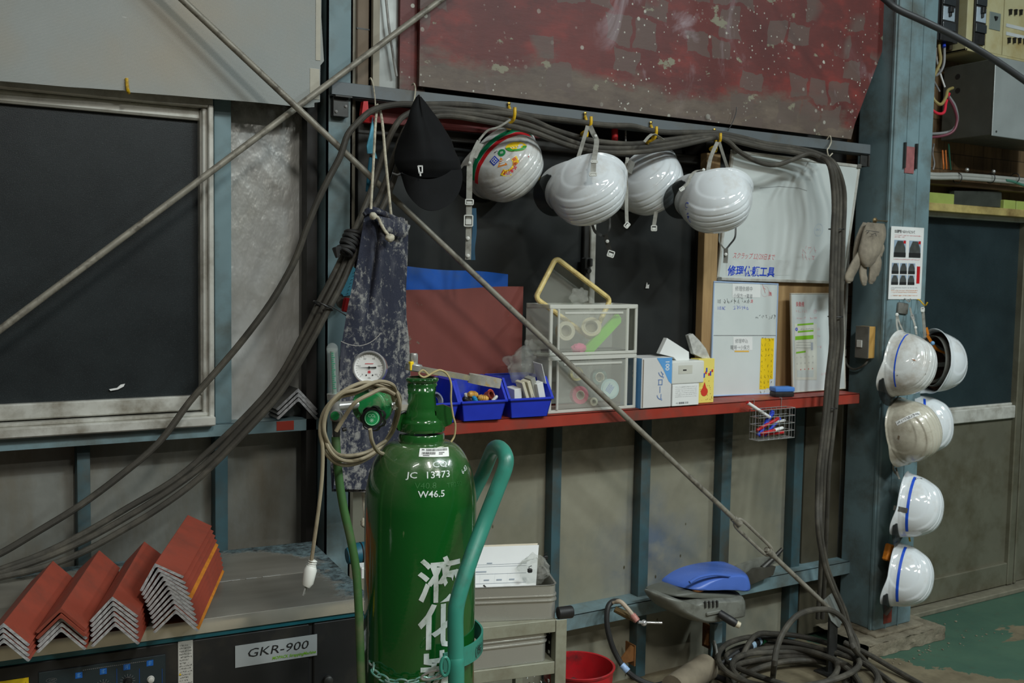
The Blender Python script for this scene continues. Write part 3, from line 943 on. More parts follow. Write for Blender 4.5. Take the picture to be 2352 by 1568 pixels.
for b in(base_red,base_paint,base_orange):bpy.data.objects.remove(b)
def stack(px,py,n,where,specs,group,rz=0):
 h=LEG*math.sqrt(.5)+THK*.5
 a=atz(px,py,ZT+h)
 for k in range(n):
  ox,oz,roll,oy,me=specs(k)
  o=bpy.data.objects.new('steel_angle',me)
  C.objects.link(o)
  Mx=frame(dx,dy,V((0,0,1)),V((a.x,a.y,ZT+h+.0008)))@Matrix.Rotation(rz,4,'Z')@Matrix.Translation((ox,oy,oz))@Matrix.Rotation(-roll,4,'Y')
  o.matrix_world=Mx
  WM[o.name]=Mx
  i=n-1-k
  od='lowest' if i==n-1 else ORD[i]
  st=' with red end' if me is me_paint else(' with orange flank' if me is me_or else '')
  o['label']='red steel angle%s, %s of the %s'%(st,od,where)
  o['category']='steel angle'
  o['group']=group
stp=.0122/1.0
g1=random.Random(11)
jit=lambda s:g1.uniform(-s,s)
stack(8,1466,4,'leftmost stack',lambda k:(jit(.0015),k*.0118,jit(.006),jit(.003),me_red),'steel angles in the stack at the far left',rz=-.235)
stack(141,1440,5,'second left stack',lambda k:(.0004*k+jit(.001),k*.0116,jit(.005),.0 if k<3 else-.012+.004*(k-3),me_red if k<3 else me_paint),'steel angles in the second stack',rz=-.235)
stack(265,1427,6,'third left stack',lambda k:(-.0012*k+jit(.0008),k*.0116,.012*k,jit(.003),me_red),'steel angles in the third stack',rz=-.25)
def tall(k):
 r=0;x=0;z=0
 for j in range(k):
  r2=.010+.0045*j
  r+=r2
  x+=-.0023-.00052*j;z+=.0117-.00014*j
 return x,z,r,jit(.002),me_or if k in(0,6)else me_red
stack(404,1399,11,'tall leaning stack',tall,'steel angles in the tall leaning stack',rz=-.30)
Mx=None
for k,(px,py)in enumerate(((686,908),(686,894),(685,881))):
 o=bpy.data.objects.new('steel_angle',angle_mesh().build('x',[MAT['darksteel'],MAT['angcut']],smooth=30).data)
 bpy.data.objects.remove(bpy.data.objects['x'])
 C.objects.link(o)
 a=at(px,py,3.045)
 Mx=Matrix.Translation((a.x,3.045,zgt+.0735+.0145*k))@Matrix.Rotation(.06,4,'Y')@Matrix.Diagonal((1.32,.23,1.32,1))
 o.matrix_world=Mx;WM[o.name]=Mx
 o['label']='short grey steel angle, %s of three nested on the window ledge'%['lowest','middle','topmost'][k]
 o['category']='steel angle';o['group']='grey steel angles on the window ledge'
a=at(632,912,3.06)
t=MB().box((a.x+.005,3.075,zgt+.054),(.05,.05,.09),Matrix.Rotation(.5,3,'Y'),.004).build('block',MAT['cardb'])
bpy.data.objects.remove(t)
CX,CY,CR=.905,1.865,.1165
GM=Matrix.Translation((CX,CY,0))
GC=thing('gas_cylinder','green carbon dioxide gas cylinder with white stencilled characters','gas cylinder',GM)
def cz(py):return at(975,py,CY-.02).z
zsh0=1.155
zs0,zs1=cz(1165),cz(1016)
prof=[(0,.031),(CR-.02,.031),(CR-.004,.036),(CR,.055),(CR,.4),(CR,.8),(CR,zs0)]
r1=.050
for k in range(1,17):
 a=k/16*PI/2
 prof.append((r1+(CR-r1)*math.cos(a)**.92,zs0+(zs1-zs0)*math.sin(a)**1.05))
m=MB();m.lathe(prof,None,72);m.build('body',MAT['cylgreen'],GC,world=False,smooth=40)
zn0,zn1=cz(1018),cz(996)
m=MB();m.lathe([(.0485,zs1-.012),(.0485,zn0),(.0475,zn1-.003),(.046,zn1-.001),(.03,zn1-.001)],None,48);m.build('neck_ring',MAT['cylgreen'],GC,world=False)
zc0,zc1=cz(991),cz(868)
hgt=zc1-zc0
def guard(u,v):
 a=u*2*PI
 prof_g=[(0,.0475),(.05,.0485),(.16,.0475),(.25,.044),(.45,.0395),(.72,.0365),(.86,.0315),(.90,.0300),(.925,.0330),(.95,.0345),(.985,.0335),(1,.030)]
 for(p,r),(p2,r2)in zip(prof_g,prof_g[1:]):
  if p<=v<=p2:
   t=(v-p)/(p2-p);t=t*t*(3-2*t);rr=r+(r2-r)*t;break
 return V((rr*math.cos(a),rr*math.sin(a),zc0+hgt*v))
NU,NV=96,48
left_dir=math.atan2(-RT.y,-RT.x)
m=MB()
P=[[guard(i/NU,j/NV)for j in range(NV+1)]for i in range(NU)]
vs=[p for r in P for p in r]
fs=[]
for i in range(NU):
 a=(i+.5)/NU*2*PI
 for j in range(NV):
  v=(j+.5)/NV
  hole=False
  for d0 in(left_dir,left_dir+PI):
   dd=abs((a-d0+PI)%(2*PI)-PI)
   vv=(v-.52)/.34
   if abs(vv)<1 and dd<.80*math.sqrt(max(0,1-vv**4)):hole=True
  if hole:continue
  k=(i+1)%NU;q=NV+1
  fs.append((i*q+j,k*q+j,k*q+j+1,i*q+j+1))
m.add(vs,fs)
inner=[V((p.x*.86,p.y*.86,p.z))for p in vs]
m.add(inner,[f[::-1]for f in fs])
from collections import Counter
ec=Counter()
for f in fs:
 for a,b in zip(f,f[1:]+f[:1]):ec[(a,b)]+=1
nb=len(vs)
rimf=[(a,b,b+nb,a+nb)for(a,b)in ec if(b,a)not in ec]
m.add(vs+inner,rimf)
for s in(1,):
 d=(RT*s+FWD*.12);d.z=0;d.normalize()
 side=d.cross(V((0,0,1)))
 poly=[(.030,-.02),(.046,-.024),(.062,-.016),(.066,.004),(.060,.018),(.044,.024),(.030,.022)]
 Mx=frame(d,V((0,0,1)),side,V((0,0,zc0+.03)))
 m.prism(poly,.010,Mx@Matrix.Translation((0,0,-.005)))
 d2=(RT*-1-FWD*.5);d2.z=0;d2.normalize()
 Mx=frame(d2,V((0,0,1)),d2.cross(V((0,0,1))),V((0,0,zc0+.022)))
 m.prism([(.030,-.016),(.052,-.02),(.058,-.006),(.054,.01),(.03,.02)],.010,Mx@Matrix.Translation((0,0,-.005)))
m.build('valve_guard',MAT['cylgreen'],GC,world=False,smooth=50,fix=False)
m=MB();m.lathe([(.016,zc0),(.016,zc0+.03),(.012,zc0+.034),(.012,zc0+.085),(.009,zc0+.09),(.005,zc0+.1),(.005,zc1-.008),(0,zc1-.008)],None,20)
ld=V((math.cos(left_dir),math.sin(left_dir),0))
zv=at(930,931,CY).z
m.cyl((0,0,zv),ld*.026+V((0,0,zv)),.0115)
m.build('valve',M('brass_valve',(150,128,70),.35,.9),GC,world=False)
def prof_r(z):
 if z<=zs0:return CR
 for(ra,za),(rb,zb_)in zip(prof,prof[1:]):
  if za<=z<=zb_ and zb_>za:return ra+(rb-ra)*(z-za)/(zb_-za)
 return r1
def on_cyl(px,py):
 o=CAM-V((CX,CY,0));d=ray(px,py)
 t0=1.6
 for _ in range(1400):
  p=o+d*t0
  if math.hypot(p.x,p.y)<=prof_r(p.z):return math.atan2(p.y,p.x),p.z
  t0+=.0005
 return None
def cwrap(a0,z0,lift=.0009,tilt=0):
 ct,st_=math.cos(tilt),math.sin(tilt)
 def f(v):
  x=v.x*ct-v.y*st_;y=v.x*st_+v.y*ct
  z=z0;s=y;step=.002 if y>=0 else-.002
  while abs(s)>1e-9:
   e=step if abs(s)>abs(step)else s
   r_a,r_b=prof_r(z),prof_r(z+e)
   k=abs(e)/math.hypot(e,r_b-r_a)
   z+=e*k;s-=e
  r=prof_r(z)+lift
  a=a0+x/r
  return V((r*math.cos(a),r*math.sin(a),z))
 return f
paint=M('white_stencil_paint',(206,216,212),.5,var=.1,vs=40,dirt=(130,160,130),dirt_amt=.25,ds=60)
def cyl_text(s,px,py,size,name='lettering',**kw):
 a,z=on_cyl(px,py)
 m=text_mb(MB(),s,size,None,wrap=cwrap(a,z,**{k:kw.pop(k)for k in('tilt','lift')if k in kw}),sub=.006,**kw)
 return m.build(name,paint,GC,world=False,smooth=0,fix=False)
px2m=lambda p:p*pixsize(V((CX,CY-CR,1.2)))
CJ=1.0
cyl_text('液',957,1375,px2m(112),off=.0016)
cyl_text('化',957,1482,px2m(112),off=.0016)
cyl_text('炭',960,1590,px2m(112),off=.0016)
cyl_text('酸',962,1698,px2m(112),off=.0016)
cyl_text('CO',993,1073,px2m(20),off=.0002,sx=1.25)
cyl_text('2',1021,1072,px2m(11),off=.0002,sx=1.2)
cyl_text('JC',934,1097,px2m(20),off=.0002,sx=1.3)
cyl_text('13473',976,1098,px2m(22),off=.0002,sx=1.1,space=1.05)
cyl_text('W46.5',960,1142,px2m(21),off=.0002,sx=1.1)
cyl_text('6-83',1062,1089,px2m(15),off=.0001,sx=1.1,tilt=.35)
a,z=on_cyl(952,1122)
m=text_mb(MB(),'V40.8',px2m(20),None,wrap=cwrap(a,z,lift=.0005),sub=.006,sx=1.1)
m.build('stamped_marks',M('stamped_green',(40,100,44),.4),GC,world=False,smooth=0,fix=False)
a,z=on_cyl(1026,1120)
m=text_mb(MB(),'TP250',px2m(16),None,wrap=cwrap(a,z,lift=.0005),sub=.006,sx=1.1)
m.build('stamped_marks',M('stamped_green2',(40,100,44),.4),GC,world=False,smooth=0,fix=False)
a,z=on_cyl(962,1048)
w,h=px2m(76),px2m(27)
wr=cwrap(a,z,lift=.0012,tilt=-.05)
m=MB()
NX=16
def stk(u,v):
 x,y=u*w,v*h
 return wr(V((x,y,0)))
m.grid(stk,16,5)
lab=m.build('bar_code_label',MAT['white'],GC,world=False)
wr2=cwrap(a,z,lift=.0018,tilt=-.05)
m=MB();g=random.Random(5);x=.2
while x<.93:
 bw=g.choice((.008,.012,.02))
 m.add([wr2(V((x*w,h*.62,0))),wr2(V(((x+bw)*w,h*.62,0))),wr2(V(((x+bw)*w,h*.9,0))),wr2(V((x*w,h*.9,0)))],[(0,1,2,3)])
 x+=bw+g.choice((.008,.012))
x=.08
while x<.5:
 bw=g.choice((.008,.012,.02))
 m.add([wr2(V((x*w,h*.25,0))),wr2(V(((x+bw)*w,h*.25,0))),wr2(V(((x+bw)*w,h*.52,0))),wr2(V((x*w,h*.52,0)))],[(0,1,2,3)])
 x+=bw+g.choice((.008,.012))
for(x,y,ww)in((.06,.7,.1),(.06,.82,.08),(.12,.1,.2),(.62,.4,.2),(.62,.25,.14)):
 m.add([wr2(V((x*w,h*y,0))),wr2(V(((x+ww)*w,h*y,0))),wr2(V(((x+ww)*w,h*(y+.07),0))),wr2(V((x*w,h*(y+.07),0)))],[(0,1,2,3)])
m.build('bars',MAT['ink'],lab,world=False,smooth=0,fix=False)
p0=at(972,861,CY-.01);p0.z=GM.translation.z+zc1
Wr=thing('valve_wrench','chromed ratchet wrench lying across the top of the green cylinder','wrench',Matrix.Translation((CX,CY,zc1+.001)))
e=at(1130,877,CY-.055)
L0=V((CX,CY,zc1+.019))+RT*-.018
m=MB()
dirw=(e-L0);ln=dirw.length;dw=dirw.normalized()
hr=V((0,0,1));sd=dw.cross(hr).normalized();un=sd.cross(dw)
Mx=frame(dw,sd,un,L0)
poly=lambda x0,x1,w0,w1,z0,z1:[Mx@V(p)for p in((x0,-w0,z0),(x1,-w1,z0),(x1,w1,z0),(x0,w0,z0),(x0,-w0,z1),(x1,-w1,z1),(x1,w1,z1),(x0,w0,z1))]
m.hexa(poly(0,ln*.72,.010,.009,-.0055,.0055))
m.build('handle',M('scratched_chrome',(176,174,162),.28,.5,var=.15,vs=40,dirt=(206,200,160),dirt_amt=.5,ds=60),Wr)
m=MB();m.lathe([(.016,-.006),(.0175,-.004),(.0175,.007),(.016,.009),(.0085,.009),(.0085,-.006)],Mx@Matrix.Translation((0,0,0)),28)
m.build('ring_end',MAT['steel'],Wr)
m=MB();m.lathe([(.0075,.006),(.0088,.008),(.0088,.026),(.0075,.03),(.006,.0305),(.006,.02)],frame(RT,V((0,0,1)).cross(RT),V((0,0,1)),L0),12)
m.build('socket',MAT['steel'],Wr)
m=MB()
m.prism([(ln*.70,-.008),(ln*.76,-.017),(ln*.92,-.02),(ln*1.1,-.014),(ln*1.12,-.004),(ln*.96,-.003),(ln*.94,.004),(ln*1.1,.006),(ln*1.1,.014),(ln*.92,.019),(ln*.76,.015),(ln*.70,.008)],.019,Mx@Matrix.Translation((0,0,-.0095)))
m.build('open_jaw',M('rusty_yellow_steel',(188,187,178),.3,.4,var=.2,vs=50,dirt=(216,176,40),dirt_amt=.2,ds=90),Wr)
o=MB()
cpx=[(985,862),(972,850),(962,858),(975,866),(1000,853),(1012,850),(1026,858),(1036,880),(1036,920),(1041,955),(1046,975),(1044,1000),(1036,1015)]
o.tube([at(x,y,CY-.05-(.004 if i>6 else 0))for i,(x,y)in enumerate(cpx)],.0021,6,sm=6)
o.build('string',MAT['twine'],Wr)
yl=MB();yl.bx(L0+V((-.014,-.014,-.004)),L0+V((-.006,-.004,.014)),.001);yl.build('tag_tape',MAT['yellowlab'],Wr)
RGp=at(852,930,CY+.0)
Rg=thing('gas_regulator','green gas regulator with round gauge and flow tube on the green cylinder','regulator',Matrix.Translation(RGp))
def rp(px,py,dY=0):return at(px,py,CY+dY)
n_face=camv(0,.05,1)
m=MB()
a,b=rp(944,930),rp(914,931)
m.cyl(a,b,.0135,seg=6)
m.build('coupling_nut',MAT['chrome'],Rg)
m=MB();m.cyl(b,rp(893,932),.0085);m.cyl(rp(906,931),rp(900,931),.011,seg=6);m.build('stem',MAT['steel'],Rg)
bm_=basis(camv(-.02,.08,1),RT,rp(855,931,.01))
m=MB();rB=px2m(46)
m.lathe([(0,-.045),(rB*.7,-.045),(rB*.95,-.035),(rB,-.02),(rB,.007),(rB*.97,.011),(rB*.71,.0115),(rB*.69,.012),(rB*.67,.022),(rB*.62,.026),(rB*.3,.027),(0,.027)],bm_,48)
grn=M('regulator_green',(24,118,62),.3,var=.08,vs=14,dirt=(120,128,100),dirt_amt=.3,ds=30,coat=.3)
body=m.build('regulator_body',grn,Rg)
m=MB();rt=rB*.84
word='CO2 GAS REGULATOR '
for k,ch in enumerate(word):
 a=math.radians(120-k*20)
 Mt=bm_@Matrix.Translation((rt*math.cos(a),rt*math.sin(a),.0128))@Matrix.Rotation(a-PI/2,4,'Z')
 if ch!=' ':text_mb(m,ch,.0085,Mt,align='CENTER',ay='CENTER')
m.build('lettering',M('embossed_green',(96,190,130),.4),body,smooth=0,fix=False)
km=bm_@Matrix.Translation((px2m(9),-px2m(30),.024))
m=MB();rk=px2m(30)
m.grid(lambda u,v:km@V(((rk*(1-.13*(.5+.5*math.cos(7*u*2*PI))**2))*math.cos(u*2*PI)*(1 if v<.8 else .9),(rk*(1-.13*(.5+.5*math.cos(7*u*2*PI))**2))*math.sin(u*2*PI)*(1 if v<.8 else .9),v*.026)),84,5,cu=True)
m.lathe([(0,.026),(rk*.8,.026),(rk*.82,.0262)],km,40)
m.build('knob',MAT['black'],Rg)
m=MB();m.lathe([(0,.0285),(rk*.56,.0285),(rk*.6,.0265)],km,32)
kl=m.build('knob_label',MAT['greenlabel'],Rg)
m=MB();disc(m,km,0,0,rk*.53,.0288,32,rk*.49);text_mb(m,'CO',rk*.34,km@Matrix.Translation((-rk*.3,rk*.08,.0289)));text_mb(m,'2',rk*.2,km@Matrix.Translation((rk*.18,rk*.04,.0289)))
for k in range(4):
 a=k*PI/4
 stroke(m,km,[(-.0042*math.cos(a),-.004-.0042*math.sin(a)),(.0042*math.cos(a),-.004+.0042*math.sin(a))],.0004,.0289)
m.build('lettering',M('pale_green_ink',(180,226,196),.5),kl,smooth=0,fix=False)
gm=basis(camv(-.02,.06,1),RT,rp(849,844,-.01))
rg=px2m(39)
m=MB();m.lathe([(0,-.03),(rg*.9,-.03),(rg*.96,-.026),(rg*.97,-.004),(rg,.000),(rg,.006),(rg*.95,.009),(rg*.88,.0085),(rg*.86,.003)],gm,56)
m.cyl(gm@V((0,-rg*.8,-.015)),rp(856,905,.0),.008)
m.build('gauge_case',MAT['chrome'],Rg)
m=MB();disc(m,gm,0,0,rg*.9,.0035,48)
dial=m.build('gauge_dial',MAT['white'],Rg,smooth=0)
m=MB()
for k in range(26):
 a=math.radians(225-k*270/25)
 l=.16 if k%5==0 else .08
 stroke(m,gm,[(rg*.8*math.cos(a),rg*.8*math.sin(a)),(rg*(.8-l*.8)*math.cos(a),rg*(.8-l*.8)*math.sin(a))],.0002,.0041)
for k,s in enumerate(('0','0.1','0.2','0.3','0.4','0.5')):
 a=math.radians(225-k*54)
 text_mb(m,s,rg*.12,gm@Matrix.Translation((rg*.58*math.cos(a),rg*.58*math.sin(a),.0041)),align='CENTER',ay='CENTER')
text_mb(m,'MPa',rg*.10,gm@Matrix.Translation((0,-rg*.62,.0041)),align='CENTER',ay='CENTER')
disc(m,gm,-rg*.18,-rg*.45,rg*.045,.0041,12);disc(m,gm,rg*.2,-rg*.45,rg*.045,.0041,12)
m.build('scale_marks',MAT['ink'],dial,smooth=0,fix=False)
m=MB()
for k in range(4):
 a=k*PI/4
 stroke(m,gm,[(-rg*.1*math.cos(a),-rg*.26-rg*.1*math.sin(a)),(rg*.1*math.cos(a),-rg*.26+rg*.1*math.sin(a))],.0005,.0042)
for k in range(9):stroke(m,gm,[(-rg*.24+k*rg*.055,rg*.22),(-rg*.24+k*rg*.055+rg*.03,rg*.24)],.0006,.0042)
m.build('red_marks',MAT['inkred'],dial,smooth=0,fix=False)
m=MB();m.add([gm@V(p)for p in((-rg*.78,0,.0055),(0,-rg*.025,.0055),(rg*.42,-rg*.05,.0055),(rg*.42,rg*.05,.0055),(0,rg*.025,.0055))],[(0,1,2,3,4)]);disc(m,gm,0,0,rg*.07,.006,16)
m.build('needle',MAT['ink'],dial,smooth=0,fix=False)
a,b=rp(763,800,-.0),rp(768,905,-.0)
m=MB();m.tube([a,b],px2m(13),20);m.ell(a,px2m(13),None,16,8);m.build('flow_tube',MAT['clear'],Rg)
m=MB();m.tube([a+(b-a)*.06,b],px2m(5.5),12);fi=m.build('inner_tube',M('pale_green_glass',(104,130,118),.2),Rg)
m=MB();u_=(a-b).normalized();Mt=frame(RT,u_,RT.cross(u_),b+FWD*-px2m(13.4))
for k in range(18):
 y=.012+k*(a-b).length*.045
 stroke(m,Mt,[(-.0004,y),(.006 if k%3==0 else .0035,y)],.0007)
m.build('scale_marks',M('green_scale',(18,150,110),.5),fi,smooth=0,fix=False)
m=MB();m.tube([rp(768,903),rp(769,916)],px2m(17),20);m.tube([rp(769,916),rp(771,965)],px2m(12),16);m.tube([rp(775,933),rp(830,928,.01)],.009,12);m.build('flow_block',MAT['steel'],Rg)
vm=basis(camv(-.1,.1,1),RT,rp(772,955,-.012))
m=MB();m.lathe([(0,-.01),(.0115,-.01),(.0115,.006),(.010,.008),(0,.008)],vm,24);v_=m.build('flow_valve',MAT['greyplastic'],Rg)
m=MB();m.lathe([(0,.0095),(.0085,.0095),(.009,.0075)],vm,24);m.build('cap',grn,v_)
m=MB();m.tube([rp(772,965),rp(773,1010)],[.009,.0065],10);m.cyl(rp(787,987,-.005),rp(795,985,-.005),.004,seg=8);m.build('hose_tail',MAT['darksteel'],Rg)
hp=[(771,1003),(774,1050),(780,1110),(790,1170),(806,1240),(818,1310),(824,1400),(827,1480),(830,1568),(836,1700)]
m=MB();m.tube([at(x,y,CY+.0-.004*i)for i,(x,y)in enumerate(hp)],[.0085]*10+[.0095],12,sm=6)
tag(m.build('gas_hose',MAT['greenhose']),'dark green gas hose dropping from the regulator beside the cylinder','hose')
t=thing('power_cord','beige power cord coiled over the regulator with a plug hanging','power cord',Matrix.Translation(rp(830,920,-.05)))
yc=CY-.065
loops=[]
def cc(pts,y0,y1):
 n=len(pts)
 return[at(x,y,y0+(y1-y0)*i/(n-1))for i,(x,y)in enumerate(pts)]
lp1=[(700,1366),(712,1310),(722,1240),(733,1160),(740,1090),(741,1030),(735,990),(742,950),(765,918),(800,897),(845,884),(880,885),(905,895),(915,912)]
lp1=lp1[1:]
lp2=[(915,912),(918,940),(905,985),(880,1020),(840,1045),(800,1055),(765,1050),(742,1015),(737,975),(752,935),(785,905),(830,887),(870,895),(900,905),(912,925),(908,960),(893,1000),(862,1040),(820,1064),(780,1066),(752,1045),(738,1005),(744,955),(775,915),(822,898),(862,902)]
lp3=[(862,902),(850,890),(820,905),(790,940),(765,985),(752,1015)]
lp2=lp2[:-2]+[(815,903),(860,885),(895,893),(905,920)]
m=MB()
path=cc(lp1,yc-.002,yc-.01)
lp4=[(x+7,y-9)for x,y in lp2]
far=[yc-.012,yc+.0,yc+.06,yc+.085,yc+.085,yc+.07,yc+.03,yc-.0,yc-.006,yc-.014,yc-.018,yc-.02,yc-.02,yc+.0,yc+.05,yc+.085,yc+.095,yc+.085,yc+.06,yc+.02,yc+.004,yc+.008,yc-.002,yc-.016,yc-.024,yc-.024,yc-.02,yc+.02,yc+.03,yc+.04]
path+=[at(x,y,far[min(i,len(far)-1)])for i,(x,y)in enumerate(lp2)][1:]
m.tube(path,.0038,8,sm=6)
m.tube([at(x,y,far[min(i,len(far)-1)]-.0095)for i,(x,y)in enumerate(lp4)][3:],.0038,8,sm=6)
m.build('cable',MAT['cordgrey'],t)
m=MB();m.tube(catmull([at(x,y,yc+k)for x,y,k in((905,905,-.02),(880,893,-.03),(850,905,-.034),(815,925,-.03),(790,960,-.01),(772,990,0))],6),.0041,8)
m.tube(catmull([at(x,y,yc+k)for x,y,k in((850,985,-.01),(855,1015,.0),(870,1038,.04),(893,1044,.10))],6),.0041,8)
m.build('cable',MAT['cordgrey'],t)
p=[at(713,1306,yc),at(709,1328,yc),at(703,1352,yc)]
m=MB();m.tube([at(719,1285,yc),at(715,1300,yc)],[.006,.0085],12)
for k in range(4):m.torus(at(718.5-k*1.2,1288+k*5,yc),.0075,.0012,basis(p[0]-p[2],RT),14,6)
m.tube([at(715,1300,yc),at(713,1308,yc),at(707,1338,yc),at(703,1346,yc)],[.0095,.0125,.011,.008],12)
m.build('plug',MAT['whitepl'],t)
m=MB()
for s in(-1,1):
 q=at(702,1349,yc)+RT*s*.0+FWD*s*.006;q2=at(697,1365,yc)+FWD*s*.006
 m.tube([q,q2],.0022,6)
m.build('prong',MAT['steel'],t)
tf=Matrix.Translation((CX,CY,0))
T=thing('cylinder_trolley','turquoise tube trolley holding the green cylinder with band and chain','trolley',tf)
def vat(px,py,dep):return atd(px,py,dep)
rT=.0158
fr=[vat(1046,1800,1.920),vat(1047,1640,1.920),vat(1047,1500,1.920),vat(1046,1420,1.920),vat(1052,1375,1.926),vat(1075,1300,1.948),vat(1110,1205,1.985),vat(1143,1120,2.0),vat(1161,1070,2.005),vat(1160,1044,2.02),vat(1147,1028,2.07),vat(1134,1030,2.14),vat(1124,1050,2.2),vat(1108,1090,2.24),vat(1075,1160,2.255),vat(1045,1260,2.27),vat(1015,1360,2.285),vat(1000,1500,2.30),vat(1000,1800,2.325)]
fr[0].z=.06;fr[-1].z=.06
m=MB();m.tube(fr,rT,18,sm=7)
m.build('tube_frame',MAT['turq'],T)
zb0,zb1=at(1065,1535,1.72).z,at(1065,1492,1.72).z
a_f=math.atan2(fr[3].y-CY,fr[3].x-CX)
RB=CR+.016
def band(u,v):
 a=a_f+(a_f*0+2.75)*u
 rr=RB+.012*(1-u)**3
 return V((CX+rr*math.cos(a),CY+rr*math.sin(a),zb0+(zb1-zb0)*v))
m=MB();m.grid(band,40,2,.004)
bd=m.build('support_band',MAT['turq'],T,smooth=50)
m=MB()
aT=a_f+.62
def bw(v):
 a=aT+v.x/(RB+.001)
 rr=RB+.0012+.012*(1-(a-a_f)/2.75)**3
 return V((CX+rr*math.cos(a),CY+rr*math.sin(a),zb0+.009+v.y))
text_mb(m,'(株)小',.024,None,wrap=bw,sub=.005)
m.build('handwriting',MAT['ink'],bd,smooth=0,fix=False)
m=MB()
cp=[(1030,1520),(1012,1540),(985,1551),(955,1556),(920,1560),(893,1552),(872,1537),(857,1520),(850,1508),(856,1492),(866,1480)]
ci=[]
for x,y in cp:
 r=on_cyl(min(max(x,866),1105),y)
 a,z=r
 q=V((CX+(CR+.0165)*math.cos(a),CY+(CR+.0165)*math.sin(a),z))
 if x<866:
  d=ray(x,y);q=CAM+d*((q-CAM).dot(FWD)+(866-x)*.0032)
 ci.append(q)
ci[-1]=ci[-2]+V((.0,.03,.012));ci[-2]=ci[-3]+V((.004,.02,.012))
pth=catmull(ci,20)
acc=0;last=pth[0];k=0;pitch=.0195
pos=[pth[0]]
for q in pth[1:]:
 if(q-pos[-1]).length>=pitch:pos.append(q)
for i in range(len(pos)-1):
 a,b=pos[i],pos[i+1]
 t_=(b-a).normalized();out=(((a+b)/2)-V((CX,CY,a.z))).normalized()
 y_=t_.cross(out)if i%2 else out
 zc=t_.cross(y_).normalized()
 m.torus((a+b)/2,.0078,.0021,frame(t_,zc.cross(t_),zc),16,6,1.75,.85)
m.build('chain',M('worn_turquoise_chain',(86,150,134),.4,.2,var=.15,vs=60,dirt=(150,150,146),dirt_amt=.5,ds=60),T)
m=MB();q=vat(1022,1530,1.905)
m.torus(q,.008,.0034,basis(camv(0.2,0,1),UP),20,8,2.2,1.0)
m.tube([vat(1030,1512,1.915),vat(1046,1512,1.925)],.004,8)
m.build('shackle',MAT['turq'],T)
m=MB();a_,b_=vat(968,1557,1.918),vat(1018,1542,1.915);t_=(b_-a_).normalized();zc=t_.cross(V((0,0,1))).normalized()
m.torus((a_+b_)/2,.0085,.0024,frame(t_,zc.cross(t_),zc),20,8,2.6,.8)
m.build('snap_hook',MAT['steel'],T)
m=MB();m.bx((CX-.14,CY-.16,.02),(CX+.16,CY+.14,.028),.003)
m.tube([fr[0],V((fr[0].x,fr[0].y,.03))],rT,14);m.tube([fr[-1],V((fr[-1].x,fr[-1].y,.03))],rT,14)
m.build('foot_plate',MAT['turq'],T)
GC.location=GM.translation+V((0,0,0))
for s in(-1,1):
 w_=V((CX+.19,CY+s*.15,.075))
 m=MB();m.torus(w_,.055,.02,Matrix.Rotation(PI/2,4,'X'),28,10);m.cyl(w_-V((0,.02,0)),w_+V((0,.02,0)),.045,seg=20);m.build('wheel',MAT['black'],T)
YB=2.98
bl,br_=at(762,200,YB),at(2000,335,YB)
zt,zb_=at(800,190,YB).z,at(800,223,YB).z
B=thing('hanging_rail','grey steel angle rail carrying the yellow hooks and cables','rail',Matrix.Translation((bl.x,YB,zb_)))
m=MB();m.bx((bl.x,YB,zb_),(br_.x,YB+.006,zt),.0015);m.bx((bl.x,YB,zb_),(br_.x,YB+.055,zb_+.006),.0015)
m.build('angle_bar',MAT['beam'],B)
p=at(783,245,YB-.003)
m=MB();m.bx((at(764,250,YB).x,YB-.006,at(780,268,YB).z),(at(799,250,YB).x,YB+.019,zb_-.001),.001);m.bx((at(764,250,YB).x,YB-.024,zb_-.006),(at(803,250,YB).x,YB+.019,zb_-.0005),.001)
b1=m.build('end_bracket',MAT['darksteel'],B)
m=MB();q=MB()
for x,y in((772,256),(794,244)):
 a=at(x,y,YB-.006);q.lathe([(.0045,0),(.0045,.003),(.002,.005),(0,.005)],wallm(a),10)
q.build('bolt',MAT['chrome'],b1)
m=MB();e=at(1985,352,YB)
m.bx((br_.x-.05,YB+.008,zb_-.05),(br_.x+.0,YB+.014,zb_-.001),.001);m.bx((br_.x-.008,YB+.0,zb_-.05),(br_.x,YB+.05,zb_-.001),.001)
b2=m.build('end_bracket',MAT['darksteel'],B)
def yhook(px,py,px2,py2,lab):
 top=at(px,py,YB-.0065);end=at(px2,py2,YB-.045)
 t=thing('rail_hook',lab,'hook',Matrix.Translation(top),'yellow hooks on the grey rail')
 m=MB();a=V((0,0,1))
 fY=2.852;end=at(px2+4,py2+4,fY)
 m.tube([top,top+V((0,-.006,-.012)),V((top.x+.004,YB-.014,end.z-.012)),V((end.x-.004,2.90,end.z-.018)),V((end.x,fY+.012,end.z-.006)),V((end.x,fY,end.z+.012)),V((end.x,fY,end.z+.036))],.0055,10,sm=6)
 m.build('hook',MAT['yellow'],t)
 m=MB();m.lathe([(.006,0),(.006,.002),(.003,.004),(0,.004)],wallm(top+V((0,.0005,.012))),12)
 m.bx(top+V((-.005,-.002,-.012)),top+V((.005,.0,.014)),.001)
 m.build('screw_plate',M('brass_plate',(190,160,80),.3,.8),t)
 return end
yhook(1169,246,1178,268,'yellow hook above the stickered helmet')
yhook(1344,268,1353,288,'yellow hook over the helmet with the pale buckle strap')
yhook(1495,289,1503,310,'yellow hook over the tucked-back plain white helmet')
yhook(1641,305,1650,324,'yellow hook at the cable sag over the helmet by the whiteboard')
def whook(pts,lab,r=.0024,name='wire_hook'):
 m=MB();m.tube([at(x,y,yy)for x,y,yy in pts],r,8,sm=6)
 tag(m.build(name,MAT['rope']),lab,'hook',None)
